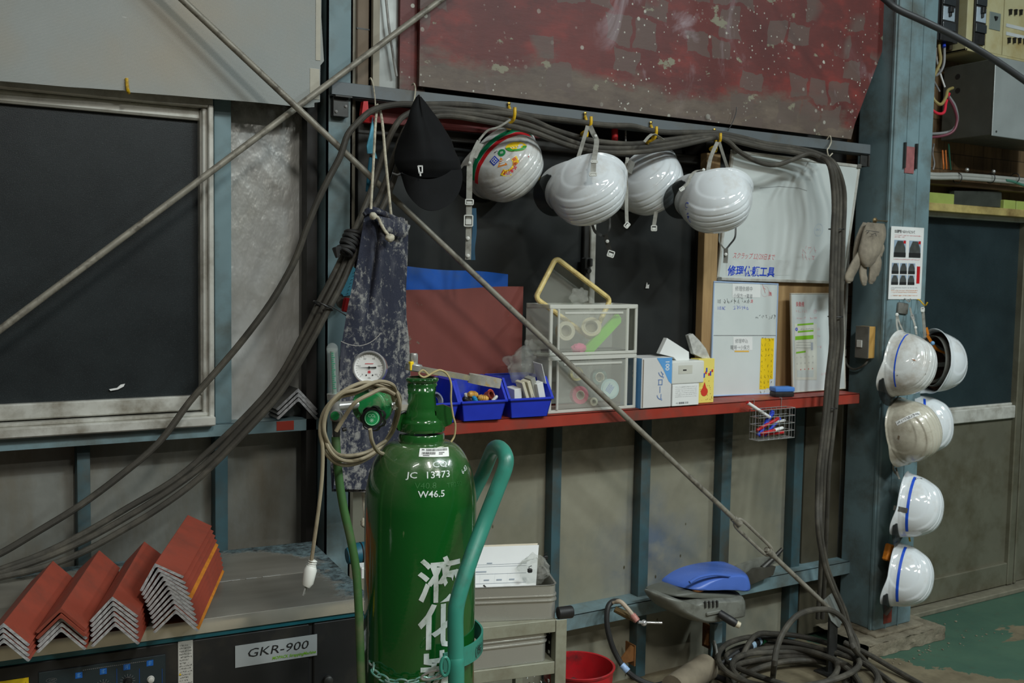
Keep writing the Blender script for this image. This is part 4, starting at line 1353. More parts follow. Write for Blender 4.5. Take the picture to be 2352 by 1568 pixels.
whook([(849,182,YB+.012),(852,180,YB-.004),(857,195,YB-.008),(861,225,YB-.01),(863,252,YB-.02),(866,262,YB-.032),(868,250,YB-.036),(867,238,YB-.034)],'cream coated wire hook over the rail holding the apron rope')
whook([(946,195,YB+.012),(951,192,YB-.004),(954,205,YB-.008),(951,232,YB-.012),(946,248,YB-.03),(952,252,YB-.04)],'cream coated wire hook over the rail holding the black cap')
whook([(1898,322,YB+.012),(1906,312,YB-.004),(1909,325,YB-.01),(1904,338,YB-.03),(1900,345,YB-.06),(1904,368,YB-.09),(1896,370,YB-.085),(1912,352,YB-.08)],'cream wire tie holding the cable bundle near the rail end',.0026,'wire_tie')
m=MB();m.tube([at(1692,246,YB-.006),at(1690,262,YB-.01),at(1682,282,YB-.012),at(1672,300,YB-.02)],.0018,6,sm=5)
tag(m.build('wire_end',MAT['black']),'short black wire end sticking up at the last yellow hook','wire')
m=MB();cpt=at(1626,268,YB+.0);m.lathe([(.0,.004),(.009,.004),(.0105,.001),(.011,0)],wallm(at(1626,268,2.984)),20)
tag(m.build('round_sticker',MAT['film']),'small clear round disc on the lower edge of the red board','sticker')
YBd=2.992
zl=zt+.0015
c=[at(963,194,YBd),at(1955,312,YBd),at(2040,30,YBd),at(2052,-70,YBd),at(965,-70,YBd)]
zmin=zb_+.008
poly=[(c[0].x,zmin+.055),(c[1].x,zmin+.052),(c[1].x+.02,zmin+.12),(c[2].x-.02,c[2].z-.15),(c[2].x,c[2].z),(c[3].x,c[3].z+.25),(c[0].x,c[3].z+.25)]
M_xz=frame(V((1,0,0)),V((0,0,1)),V((0,-1,0)),V((0,YBd+.015,0)))
m=MB();m.prism(poly,.015,M_xz)
bo=m.build('plywood_panel',MAT['redboard'])
tag(bo,'big red painted plywood panel spattered with white above the rail','panel')
m=MB();m.bx((at(917,100,3.02).x,3.015,zmin+.02),(at(975,100,3.02).x,3.03,3.2))
tag(m.build('board_strip',MAT['redboard2']),'narrow red board with a white scrape left of the big red panel','board')
m=MB();m.bx((at(868,100,3.035).x,3.032,zmin+.02),(at(915,100,3.035).x,3.038,3.2))
tag(m.build('metal_sheet',M('grey_sheet',(142,144,140),.35,.6,var=.14,vs=5)),'pale grey metal sheet standing on the rail left of the red boards','metal sheet')
m=MB();m.bx((at(853,100,3.04).x,3.026,zmin+.02),(at(868,100,3.04).x,3.042,3.2))
tag(m.build('wood_lath',M('pale_lath',(160,154,138),.7,var=.12)),'thin pale lath edge beside the grey metal sheet','lath')
m=MB();m.bx((at(818,100,3.05).x,3.045,zmin+.02),(at(847,100,3.05).x,3.09,3.2),.004)
o=m.build('brown_carton',MAT['cardb'],None)
m2=MB();z_=at(832,65,3.045).z;m2.bx((at(818,100,3.05).x-.0005,3.0445,z_-.004),(at(847,100,3.05).x+.0005,3.0905,z_+.001));m2.build('seam',MAT['darksteel'],o)
tag(o,'brown carton edge just right of the narrow blue post','carton')
m=MB();m.tube([at(885,-20,3.01),at(893,60,3.01),(at(905,140,3.01)),at(911,175,3.01)],.0045,8)
tag(m.build('thin_rod',MAT['steel']),'thin bright wire rod leaning on the grey metal sheet','rod')
YSh=3.0
c=[at(-60,182,YSh),at(0,186,YSh),at(150,199,YSh),at(285,208,YSh),at(296,212,YSh),at(330,214,YSh),at(480,226,YSh),at(600,236,YSh),at(705,247,YSh),at(722,246,YSh),at(722,236,YSh),at(735,234,YSh),at(736,150,YSh),at(744,140,YSh),at(738,40,YSh),at(739,-80,YSh),at(-60,-120,YSh)]
m=MB();m.prism([(p.x,p.z)for p in c],.004,frame(V((1,0,0)),V((0,0,1)),V((0,-1,0)),V((0,YSh+.004,0))))
sh=m.build('plastic_sheet',MAT['ribbed'])
tag(sh,'big white ribbed plastic sheet hung above the left window','sheet')
m=MB()
p=at(731,60,YSh-.001)
tp=M('cream_tape',(176,172,156),.5,var=.08,vs=20)
tz=[(at(725,20,YSh).x,at(725,-80,YSh).z,at(725,140,YSh).z,735),(0,0,0,0)]
m.bx((at(725,100,YSh).x,YSh-.0015,at(725,138,YSh).z),(at(736,100,YSh).x,YSh-.0001,at(725,-80,YSh).z))
m.bx((at(712,100,YSh).x,YSh-.0012,at(725,228,YSh).z),(at(734,100,YSh).x,YSh-.0001,at(725,158,YSh).z))
m.build('edge_tape',tp,sh)
m=MB();a=at(291,180,YSh-.003)
m.tube([a,at(292,195,YSh-.006),at(294,208,YSh-.008),at(296,213,YSh+.012),at(294,205,YSh+.02)],.0048,8,sm=4)
tag(m.build('sheet_hook',MAT['yellow']),'yellow hook clipped on the lower edge of the white ribbed sheet','hook')
p0,p1=at(404,-15,2.93),at(1912,1404,2.785)
R1=thing('brace_rod','grey brace rod running from upper left down to the wide column','brace rod',Matrix.Translation(p0))
d=(p1-p0);ln=d.length;dn=d.normalized()
def rodt(px,py):
 best=min(range(0,2001),key=lambda k:_d2(p0+d*(k/2000),px,py))
 return p0+d*(best/2000)
def proj(p):
 q=V(p)-CAM
 z=q.dot(FWD)
 return PW/2+F*q.dot(RT)/z,PH/2-F*q.dot(UP)/z
def _d2(p,px,py):
 x,y=proj(p)
 return(x-px)**2+(y-py)**2
ta,tb=rodt(1688,1193),rodt(1772,1274)
p00=p0-dn*.7
m=MB();m.tube([p00,ta+dn*.03],.0098,14);m.build('upper_rod',MAT['rod'],R1)
m=MB();m.tube([tb-dn*.04,p1+dn*.02],.0098,14);m.build('lower_rod',MAT['rod'],R1)
pv=dn.cross(camv(0,0,1)).normalized()
m=MB()
m.tube([ta-dn*.012,ta+dn*.03],[.013,.016],12);m.tube([tb-dn*.03,tb+dn*.012],[.016,.013],12)
for s in(-1,1):
 m.tube([ta+dn*.006+pv*s*.006,ta+dn*.03+pv*s*.018,(ta+tb)/2+pv*s*.019,tb-dn*.03+pv*s*.018,tb-dn*.006+pv*s*.006],.0068,10,sm=4)
m.build('turnbuckle',MAT['rod'],R1)
m=MB()
gp=[(-.05,.05),(.0,.075),(.06,.03),(.07,-.05),(.05,-.08),(.0,-.04)]
m.prism([(x,y)for x,y in gp],.006,frame(V((1,0,0)),V((0,0,1)),V((0,-1,0)),V((p1.x,p1.y+.01,p1.z))))
m.build('gusset',M('pale_gusset',(150,156,152),.5,.2,var=.15,vs=20),R1)
m=MB();m.bx((p1.x+.0,p1.y+.0105,0),(p1.x+.05,p1.y+.022,p1.z+.02),.001)
m.bx((p1.x-.03,p1.y-.02,0),(p1.x+.08,p1.y+.06,.008),.001)
m.build('anchor_post',MAT['darksteel'],R1)
a,b=at(-30,779,2.952),at(1030,-14,2.952)
b2_=a+(b-a)*1.5;a2_=a-(b-a)*.25
m=MB();m.tube([a2_,b2_],.0098,14)
tag(m.build('brace_rod',MAT['rod']),'grey brace rod rising from lower left to the red panel','brace rod')
def path(pts,Y):
 n=len(pts)
 if not isinstance(Y,(list,tuple)):Y=[Y]*n
 if len(Y)!=n:
  k=len(Y)-1
  Y=[Y[int(i*k/(n-1))]+(Y[min(k,int(i*k/(n-1))+1)]-Y[int(i*k/(n-1))])*((i*k/(n-1))%1)for i in range(n)]
 return[at(x,y,yy)for(x,y),yy in zip(pts,Y)]
down=[(1911,379),(1924,430),(1926,480),(1924,524),(1920,647),(1919,728),(1920,789),(1911,871),(1906,932),(1899,1000),(1890,1080),(1888,1150)]
tail=[(1887,1195),(1891,1240),(1903,1300),(1922,1352),(1943,1400),(1955,1440)]
A=[(-40,1283),(0,1271),(82,1223),(183,1161),(275,1093),(366,1015),(435,923),(499,850),(560,778),(625,690),(676,600),(702,530),(726,470),(753,413),(781,360),(798,311),(823,280),(858,252),(910,240),(968,240),(1057,240),(1134,249),(1210,265),(1300,276),(1390,287),(1450,289),(1487,298),(1535,304),(1608,304),(1651,306),(1705,316),(1760,330),(1835,341),(1887,356)]
B_=[(-40,1325),(0,1308),(92,1274),(192,1225),(293,1166),(394,1106),(467,1047),(560,960),(640,868),(700,760),(735,690),(768,628),(798,565),(825,506),(851,441),(879,360),(900,304),(930,265),(988,249),(1057,254),(1110,257),(1169,262),(1220,275),(1268,296),(1322,313),(1356,322),(1414,329),(1462,330),(1535,321),(1608,312),(1651,311),(1700,322),(1760,336),(1835,347),(1884,362)]
C_=[(-40,1331),(0,1316),(101,1281),(197,1239),(298,1183),(389,1126),(481,1057),(560,976),(640,888),(704,780),(742,708),(776,640),(806,575),(836,520),(866,464),(889,410),(910,346),(940,284),(995,257),(1083,262),(1159,275),(1210,286),(1268,308),(1341,334),(1414,341),(1487,337),(1559,327),(1615,317),(1651,316),(1700,327),(1760,341),(1835,352),(1880,368)]
D_=[(-40,1336),(0,1325),(92,1304),(183,1271),(275,1221),(366,1166),(458,1097),(560,996),(645,900),(712,790),(748,722),(784,655),(815,585),(848,528),(880,474),(903,416),(922,360),(950,296),(1010,266),(1108,277),(1210,299),(1293,330),(1353,346),(1414,351),(1487,347),(1559,335),(1620,321),(1651,316),(1675,327),(1698,348),(1739,371),(1780,379),(1822,366),(1856,353),(1884,362)]
offs=[(15,0,.012),(4,3,-.012),(-4,-2,-.030),(-12,3,-.050)]
YX=[(-60,2.96),(100,2.96),(280,2.955),(470,2.93),(640,2.87),(760,2.83),(830,2.845),(880,2.86),(930,2.90),(1000,2.92),(1700,2.922),(1890,2.90),(2400,2.9)]
def ybase(x):
 for(a,b),(c,d)in zip(YX,YX[1:]):
  if a<=x<=c:return b+(d-b)*(x-a)/(c-a)
labs=['uppermost thick grey cable of the bundle, arching high over the narrow blue post','thick grey cable of the bundle, top one of the three at the lower left','thick grey cable of the bundle, middle one of the three at the lower left','thick grey cable of the bundle with the loop sagging over the whiteboard top']
for k,P_ in enumerate((A,B_,C_,D_)):
 n=len(P_)
 pts=[at(x,y,ybase(x)+[.022,0,-.022,-.044][k])for x,y in P_]
 ox,oy,oyy=offs[k]
 dd=[at(x+ox*(.9 if y>400 else .4+.5*(y-370)/30),y,2.85+oyy)for x,y in down]
 if k in(2,3):
  tl=[at(x+ox*.8,y,2.768+(oyy+.04)*1.0)for x,y in tail]
  dd+=tl
  e=tl[-1]
  dd+=[V((e.x+.02,2.75-.025*(k-2),.12)),V((e.x-.01,2.73-.03*(k-2),.03+.012*k)),V((e.x-.12,2.66-.05*(k-2),.014+.012*k))]
 else:
  dd=dd[:-1]+[at(1887+ox*.9,1150,2.87+oyy),at(1884+ox*.9,1230,2.9+oyy),at(1880+ox*.9,1330,2.97+oyy),at(1874+ox,1420,3.01+oyy)]
 m=MB();m.tube(pts+dd,.0094 if k else .0098,10,sm=4)
 tag(m.build('cable',MAT['cable']),labs[k],'cable','thick cables along the rail')
def ring(px,py,Y,r,dirn,w=.0026,name='cable_tie',lab='',tailp=None,sx=1.0):
 m=MB();c_=at(px,py,Y)
 m.torus(c_,r,w,basis(dirn,UP),20,6,sx,1)
 if tailp:
  m.tube([c_+V((.0,-.01,.0))]+[at(x,y,Y-.03)for x,y in tailp],.0017,6,sm=3)
 tag(m.build(name,MAT['black']),lab,'cable tie')
ring(742,702,2.80,.030,at(768,640,2.8)-at(704,770,2.8),lab='black cable tie with a long tail left of the navy apron',tailp=[(760,703),(782,716),(800,728)])
ring(1921,526,2.842,.030,V((0,0,1)),lab='upper black cable tie on the bundle over the whiteboard')
ring(1919,727,2.842,.030,V((0,0,1)),lab='middle black cable tie on the bundle above the red shelf')
ring(1906,936,2.842,.029,V((.1,0,1)),lab='lower black cable tie on the bundle at the red shelf')
m=MB();q0,q1=at(812,535,2.80),at(792,578,2.79)
g=random.Random(2)
for k in range(7):
 t_=k/6
 c_=q0+(q1-q0)*t_
 m.torus(c_,.020+.003*g.random(),.006,basis(q1-q0+V((g.uniform(-.02,.02),0,g.uniform(-.01,.01))),UP),18,8)
m.tube([q1+V((-.02,-.01,.01)),q1+V((-.035,-.02,.006)),q1+V((-.03,-.02,-.018))],[.008,.012,.006],8)
tag(m.build('taped_joint',MAT['cable2']),'lumpy black taped joint on the cables left of the apron top','tape wrap')
YSF=2.88
zs1=at(1500,936,YSF).z;zs0=at(1500,963,YSF).z
xsa,xsb=at(880,980,YSF).x,at(1975,915,YSF).x
m=MB();m.bx((xsa,YSF,zs0),(xsb,YSF+.006,zs1),.002);m.bx((xsa,YSF,zs1-.006),(xsb,3.11,zs1),.002);m.bx((xsb-.006,YSF,zs0),(xsb,3.1,zs1),.002)
m.bx((xsa,3.105,zs0),(xsb,3.11,zs1))
shf=m.build('wall_shelf',MAT['redshelf'])
tag(shf,'long red oxide steel shelf under the dark sliding window','shelf')
ZS=zs1+.0006
def slab(name,c,Y,t,mat,lab,cat,wob=0):
 P_=[at(x,y,Y)for x,y in c]
 P_[0].z=P_[1].z=ZS
 def f(u,v):
  a=P_[0].lerp(P_[1],u);b=P_[3].lerp(P_[2],u)
  p=a.lerp(b,v)
  p.y+=wob*math.sin(u*7)*v-.0
  p.z+=wob*.5*math.sin(u*9+1)*v
  return p
 m=MB();m.grid(f,24,8,t)
 o=m.build(name,mat)
 return tag(o,lab,cat)
slab('steel_sheet',[(905,985),(1195,965),(1203,657),(905,668)],3.06,.003,MAT['redsheet'],'red primed steel sheet standing on the shelf behind the blue bins','metal sheet',.004)
slab('plastic_sheet',[(890,985),(1160,965),(1168,629),(890,609)],3.076,.003,MAT['bluesheet'],'blue plastic sheet showing above the red steel sheet','sheet',.005)
def make_bin(px,py,w,d,h,lab):
 p=at(px,py,YSF-.025);p.z=ZS
 t=thing('parts_bin',lab,'bin',Matrix.Translation(p)@Matrix.Rotation(-.05,4,'Z'),'blue parts bins on the red shelf')
 hw=w/2;tp=.012;hf=h*.5;ww=.003
 m=MB()
 def wall(a,b,c_,d_,n):
  n=V(n)*ww
  a,b,c_,d_=V(a),V(b),V(c_),V(d_)
  m.hexa([a,b,c_,d_,a+n,b+n,c_+n,d_+n])
 m.bx((-hw+tp,tp,0),(hw-tp,d,.003))
 wall((-hw+tp,tp,0),(hw-tp,tp,0),(hw,0,hf),(-hw,0,hf),(0,1,0))
 wall((hw-tp,d,0),(-hw+tp,d,0),(-hw,d,h),(hw,d,h),(0,-1,0))
 for s in(-1,1):
  P_=[(s*(hw-tp),tp,0),(s*(hw-tp),d,0),(s*hw,d,h),(s*hw,d*.28,h),(s*hw,0,hf)]
  n=V((-s*ww,0,0));P_=[V(q)for q in P_]
  m.add(P_+[q+n for q in P_],[(0,1,2,3,4),(9,8,7,6,5)]+[(i,(i+1)%5,5+(i+1)%5,5+i)for i in range(5)])
 m.build('bin_body',MAT['bluebin'],t,world=False,smooth=0)
 m=MB()
 m.bx((-hw-.004,-.007,hf-.007),(hw+.004,.003,hf+.001),.002)
 for s in(-1,1):
  a,b,c_=V((s*hw,0,hf)),V((s*hw,d*.28,h)),V((s*hw,d,h))
  for q,r_ in((a,b),(b,c_)):
   e=V((s*.006,0,0));z=V((0,0,-.006))
   m.hexa([q,r_,r_+e,q+e,q+z,r_+z,r_+e+z,q+e+z])
 m.bx((-hw-.004,d-.003,h-.007),(hw+.004,d+.003,h+.001),.001)
 m.build('rim',MAT['bluebin'],t,world=False,smooth=0)
 return t
bw_,bd_,bh_=.163,.185,.132
BT=[]
for px,py,lab in((1000,968,'blue parts bin partly hidden behind the green cylinder cap'),(1112,960,'blue parts bin holding orange and tan plugs under the wrench'),(1220,952,'blue parts bin holding small white cartons and a bag')):
 BT.append(make_bin(px,py,bw_,bd_,bh_,lab))
def inbin(k,x,y,z):return WM[BT[k].name]@V((x,y,z))
g=random.Random(4)
def plug(p,ax,mat,lab,l=.034,r=.0085):
 t=thing('cable_plug',lab,'plug',Matrix.Translation(p),'loose plugs in the blue bins')
 ax=V(ax).normalized()
 m=MB();m.tube([p-ax*l/2,p-ax*l*.3,p,p+ax*l*.3,p+ax*l/2],[r*.6,r,r*.85,r,r*.7],14)
 b=m.build('body',mat,t)
 m=MB()
 for q in(-.18,0.0,.18):m.torus(p+ax*l*q,r*1.02,r*.12,basis(ax,UP),16,6)
 m.build('grip_ring',mat,t)
zb=.028
plug(inbin(1,-.028,.032,zb+.056),(1,.3,-.15),MAT['tan'],'tan plug lying uppermost at the left of the middle blue bin',.04,.011)
plug(inbin(1,.006,.024,zb+.043),(1,-.2,-.2),MAT['tan'],'tan plug lying lower beside the striped hose end in the middle blue bin',.036,.011)
plug(inbin(1,-.024,.02,zb+.038),(.5,.2,-.8),M('cyan_plug',(30,140,190),.4),'light blue plug in the middle blue bin',.034,.008)
plug(inbin(1,-.05,.02,zb+.034),(.8,.2,-.6),MAT['black'],'black plug at the left wall of the middle blue bin',.05,.010)
plug(inbin(1,-.045,.04,zb+.046),(.4,.2,-.8),MAT['whitepl'],'white plug at the left rear of the middle blue bin',.032,.008)
def coilt(p,R_,r_,mat,lab,n=3,tilt=(.3,-.8,.4)):
 m=MB()
 bs=basis(V(tilt),RT)
 for k in range(n):m.torus(p+V(tilt).normalized()*(k-n/2)*r_*1.7,R_,r_,bs,20,6)
 tag(m.build('hose_coil',mat),lab,'coil')
coilt(inbin(1,.036,.03,zb+.05),.014,.0035,M('dark_red_hose',(130,50,34),.4),'small dark red hose coil in the middle blue bin',4)
coilt(inbin(1,.05,.05,zb+.056),.012,.002,M('orange_wire',(226,96,46),.5),'thin orange wire coil at the right of the middle blue bin',2)
plug(inbin(1,.046,.018,zb+.04),(.7,.2,.5),MAT['whitepl'],'white plug at the right front of the middle blue bin',.03,.006)
m=MB();q=inbin(0,.03,.06,.07);
coilt(q,.022,.004,M('grey_tube',(126,130,146),.4),'grey tube coil inside the bin behind the cylinder cap',3)
for k,mat,lab in((1,M('mixed_dark_parts',(50,52,58),.6,var=.4,vs=60),'dark loose small parts filling the middle blue bin'),(0,M('mixed_grey_parts',(70,72,84),.5,var=.4,vs=60),'grey loose small parts filling the bin behind the cylinder cap')):
 m=MB();Mb_=WM[BT[k].name]
 m.grid(lambda u,v:Mb_@V((-.05+.10*u,.034+.13*v,.05+.012*NZ.noise(V((u*14,v*16,k))))),26,26,.02)
 o=m.build('loose_parts',mat);tag(o,lab,'small parts',None,'stuff')
def carton(k,x,y,z,s,rot,mat,lab,printed=None,name='small_carton'):
 Mx=WM[BT[k].name]@Matrix.Translation((x,y,z))@Euler(rot).to_matrix().to_4x4()
 t=thing(name,lab,'carton',Mx,'small cartons in the right blue bin')
 m=MB();m.box((0,0,0),s,None,.001);m.build('body',mat,t,world=False,smooth=0)
 if printed:
  m=MB();text_mb(m,printed,.010,frame(V((0,0,1)),V((-1,0,0)),V((0,-1,0)),(-.004,-s[1]/2-.0004,-s[2]/2+.006)),off=.0002)if False else text_mb(m,printed,.0085,frame(V((0,0,1)),V((-1,0,0)),V((0,-1,0)),(.004,-s[1]/2-.0006,-s[2]/2+.004)))
  m.build('lettering',MAT['ink'],t,world=False,smooth=0,fix=False)
cream=M('cream_card',(206,200,176),.6)
greyc=M('grey_card',(150,150,140),.6)
carton(2,-.04,.05,0.064,(.03,.05,.07),(.1,-.12,.1),MAT['white'],'white carton at the left of the right blue bin')
carton(2,-.013,.035,0.080,(.012,.04,.09),(.1,-.42,.1),cream,'thin cream carton leaning left in the right blue bin')
carton(2,.007,.035,0.084,(.014,.04,.085),(.1,-.4,.1),cream,'cream carton with printed spine in the right blue bin','トリガー')
carton(2,.026,.045,0.097,(.02,.04,.075),(.1,-.36,.1),greyc,'grey carton standing in the right blue bin')
carton(2,.046,.03,0.082,(.026,.03,.07),(.1,-.3,.1),MAT['white'],'white carton in the right corner of the right blue bin')
m=MB();m.box((0,0,0),(.0015,.04,.055),Matrix.Identity(3));
Mx=WM[BT[2].name]@Matrix.Translation((.056,.045,.146))@Euler((.1,-.36,.1)).to_matrix().to_4x4()
t=thing('carton_flap','open white flap of card sticking up from the right blue bin','card',Mx)
MB().box((0,0,0),(.003,.05,.075),None,.001).build('card',MAT['white'],t,world=False)
def bag(px,py,Y,rx,ry,rz,lab,seed,tall=0,name='plastic_bag'):
 c_=at(px,py,Y)
 m=MB()
 def fn(q,p):
  n_=NZ.noise(p*1.7+V((seed,0,0)))*.5+abs(NZ.noise(p*3.2+V((0,seed,0))))*.22
  s=1+n_
  return V((q.x*s+tall*max(0,p.z)**2*.02,q.y*s,q.z*s*(1+tall*max(0,p.z))))
 m.ell(c_,(rx,ry,rz),None,40,28,fn)
 o=m.build(name,MAT['film'],smooth=60)
 tag(o,lab,'bag')
 return o
bag(1196,838,2.955,.060,.035,.05,'crumpled clear plastic bag on the right blue bin beside the drawers',3.1)
bag(1218,806,2.985,.030,.018,.035,'smaller crumpled clear bag tucked against the drawer unit',8.2)
def drawer(z0,h,lab):
 xl_,xr_=at(1262,800,2.892).x,at(1464,800,2.892).x
 w=xr_-xl_;dd=.155
 t=thing('plastic_drawer_unit',lab,'drawer unit',Matrix.Translation((xl_+w/2,2.894,z0)),'stacked clear drawer units')
 hw=w/2
 m=MB()
 m.bx((-hw,.004,.012),(-hw+.0025,dd,h));m.bx((hw-.0025,.004,.012),(hw,dd,h));m.bx((-hw,dd-.002,.012),(hw,dd,h));m.bx((-hw,0.004,.0005),(hw,dd,.004))
 m.build('case',MAT['drawer'],t,world=False,smooth=0)
 m=MB()
 for y0_,y1_ in((-.001,.008),(dd-.008,dd)):m.bx((-hw,y0_,h-.016),(hw,y1_,h-.0005),.002)
 for s in(-1,1):m.bx((min(s*hw,s*(hw-.008)),.006,h-.016),(max(s*hw,s*(hw-.008)),dd-.006,h-.0005),.002)
 m.bx((-hw,-.001,0.0005),(hw,.006,.012),.002)
 for x in(-hw+.008,hw-.045,hw-.006):m.bx((x-.006,-.001,.008),(x+.006,.006,h-.01),.002)
 m.build('case_frame',MAT['drawerrib'],t,world=False)
 m=MB();m.bx((-hw+.035,-.004,.014),(hw-.05,-.001,h-.018),.002)
 df=m.build('drawer_front',MAT['drawer'],t,world=False)
 m=MB();m.bx((-hw+.032,-.006,.012),(-hw+.04,.002,h-.016),.002);m.bx((-hw+.06,-.0055,h-.034),(hw-.07,-.0035,h-.026),.001)
 m.build('front_rib',MAT['drawerrib'],df,world=False)
 return t,hw
h1=at(1262,820,2.872).z-ZS
h2=at(1262,700,2.872).z-at(1262,820,2.872).z
DL,hw=drawer(ZS,h1,'lower clear drawer unit holding tape rolls on the red shelf')
DU,hw=drawer(ZS+h1+.0005,h2,'upper clear drawer unit holding a green sleeve and pink cloth')
def roll(px,py,Y,R_,r_,w,mat,lab,nrm=None,core=None):
 p=at(px,py,Y);n=V(nrm)if nrm else V((-.15,-1,.12))
 bs=basis(n,V((1,0,0)),p)
 t=thing('tape_roll',lab,'tape roll',Matrix.Translation(p),'rolls in the clear drawers')
 m=MB();m.lathe([(r_,-w/2),(R_,-w/2),(R_,w/2),(r_,w/2),(r_,-w/2)],bs,32);m.build('tape',mat,t)
 m=MB();m.lathe([(r_*.86,-w/2),(r_*1.02,-w/2),(r_*1.02,w/2+.001),(r_*.86,w/2+.001),(r_*.86,-w/2)],bs,28);m.build('core',core or cream,t)
 return t
pk=M('pink_tape',(214,60,110),.45)
roll(1330,907,2.918,.032,.016,.022,pk,'pink tape roll low in the lower drawer')
t=roll(1398,893,2.92,.037,.026,.02,M('pale_blue_tape',(176,208,210),.45),'pale blue labelled tape roll in the lower drawer')
m=MB();bs=basis(V((-.15,-1,.12)),V((1,0,0)),at(1398,893,2.92))
disc(m,bs,0,0,.03,.0115,24);m.build('label_disc',M('pale_label',(196,220,220),.5),t,smooth=0)
m=MB()
for k in range(5):stroke(m,bs@Matrix.Rotation(.9,4,'Z'),[(-.016,.012-k*.005),(.016-.004*(k%2),.012-k*.005)],.0009,.0122)
m.build('print_lines',MAT['inkblue'],t,smooth=0,fix=False)
roll(1360,922,2.92,.015,.009,.03,cream,'small cream tape roll between the pink and blue rolls')
roll(1322,858,2.97,.026,.016,.02,M('olive_tape',(186,172,90),.5),'yellowish tape roll at the rear of the lower drawer')
roll(1375,866,2.97,.03,.018,.02,M('teal_tape',(90,124,116),.5),'dull teal tape roll at the rear of the lower drawer')
roll(1298,760,2.925,.034,.024,.02,M('masking_tape',(202,194,170),.5),'cream tape roll on edge at the left of the upper drawer')
roll(1358,752,2.93,.036,.026,.02,M('paper_tape',(206,196,160),.5),'cream tape roll tilted at the middle of the upper drawer',(-.6,-1,.5))
c_=at(1330,800,2.925)
m=MB();m.ell(c_,(.03,.02,.018),None,24,14,lambda q,p:q*(1+.25*NZ.noise(p*3)));o=m.build('cloth',M('pink_cloth',(238,96,150),.7));tag(o,'bright pink folded cloth at the bottom of the upper drawer','cloth')
a,b=at(1350,806,2.912),at(1418,735,2.912)
m=MB();dn_=(b-a).normalized();sd=dn_.cross(V((0,-1,0))).normalized()
Mx=frame(dn_,sd,dn_.cross(sd),a)
L_=(b-a).length
m.prism([(-.01,-.018),(L_+.012,-.018),(L_+.018,-.012),(L_+.018,.006),(L_+.008,.018),(-.01,.02)],.012,Mx)
o=m.build('sleeve',M('lime_plastic',(120,205,20),.4));tag(o,'lime green flat sleeve leaning inside the upper drawer','sleeve')
def bpt(px,py):return at(px,py,2.90)
co=[bpt(1230,690),bpt(1276,588),bpt(1408,690),bpt(1400,712),bpt(1262,712)]
cq=[bpt(1232,688),bpt(1278,592),bpt(1406,692),bpt(1345,772)]
ctr=(cq[0]+cq[2])/2
ztop=ZS+h1+h2
T_=thing('storage_basket','yellow rimmed clear basket lying tilted on the upper drawer unit','basket',Matrix.Translation(ctr))
A0,B0,C0=at(1238,683,2.975),at(1277,592,2.985),at(1402,688,2.975)
ex=(C0-B0);ey=(A0-B0)
ey=ey-ex*(ey.dot(ex)/ex.length_squared)
W_,H_=ex.length,ey.length*1.06
ex.normalize();ey.normalize();nz=ex.cross(ey).normalized()
if nz.y>0:nz=-nz
cc_=B0+ex*W_/2+ey*H_/2
Mx=frame(ex,nz.cross(ex),nz,cc_)
def rr_pts(w,h,r,n=5):
 out=[]
 for(sx,sy,a0)in((1,1,0),(-1,1,90),(-1,-1,180),(1,-1,270)):
  for k in range(n+1):
   a=math.radians(a0+90*k/n)
   out.append((sx*(w/2-r)+r*math.cos(a),sy*(h/2-r)+r*math.sin(a)))
 return out
ymat=M('cream_yellow_rim',(226,204,134),.45,dirt=(150,124,80),dirt_amt=.35,ds=30)
m=MB();m.tube([Mx@V((x,y,0))for x,y in rr_pts(W_,H_,.018)],.0095,10,True);m.build('rim',ymat,T_)
m=MB();P_=rr_pts(W_-.012,H_-.012,.014);Q_=rr_pts(W_-.035,H_-.035,.012)
n=len(P_)
m.add([Mx@V((x,y,0))for x,y in P_]+[Mx@V((x,y,-.055))for x,y in Q_],[(i,(i+1)%n,n+(i+1)%n,n+i)for i in range(n)]+[tuple(range(n,2*n))])
m.build('basin',MAT['mesh'],T_,smooth=30)
bag(1330,682,2.985,.035,.015,.03,'pale crumpled film lying inside the yellow rimmed basket',5.2,name='film_wrap')
def box3(name,px0,px1,pyt,Y,d,lab,cat,mat,side=None,group=None):
 a,b=at(px0,pyt,Y),at(px1,pyt,Y)
 w,h=b.x-a.x,at((px0+px1)/2,pyt,Y).z-ZS
 t=thing(name,lab,cat,Matrix.Translation((a.x+w/2,Y,ZS)),group)
 m=MB();m.box((0,d/2,h/2+.0005),(w,d,h),None,.0015);m.build('carton',mat,t,world=False)
 return t,w,h
glb=M('glove_box_print',(206,206,204),.5,var=.04)
gt_,w,h=box3('glove_box',1475,1544,822,2.872,.125,'blue and white box of disposable gloves next to the clear drawers','box',glb)
FMx=frame(V((1,0,0)),V((0,0,1)),V((0,-1,0)),V((0,-.0006,0)))
m=MB();m.add([FMx@V(p)for p in((w*.5,h,0),(w*-.02,h,0),(w*.2,h*.78,0),(w*.4,h*.52,0),(w*.5,h*.46,0))],[(0,1,2,3,4)])
m.add([V((-w/2-.0006,.001,0)),V((-w/2-.0006,.124,0)),V((-w/2-.0006,.124,h)),V((-w/2-.0006,.001,h))],[(0,1,2,3)])
m.build('blue_print',M('sky_blue_print',(92,156,214),.5,var=.1),gt_,world=False,smooth=0,fix=False)
m=MB();quad(m,FMx,-w*.47,h*.02,-w*.44,h*.98,.0003);m.build('bare_edge',MAT['cardb'],gt_,world=False,smooth=0,fix=False)
m=MB()
for k,ch in enumerate('グローブ'):text_mb(m,ch,h*.16,FMx@Matrix.Translation((w*.06-.002*k,h*.74-k*h*.15,.0004))@Matrix.Rotation(-PI/2,4,'Z'),off=.0003)
m.build('lettering',M('dull_blue_ink',(100,130,180),.6),gt_,world=False,smooth=0,fix=False)
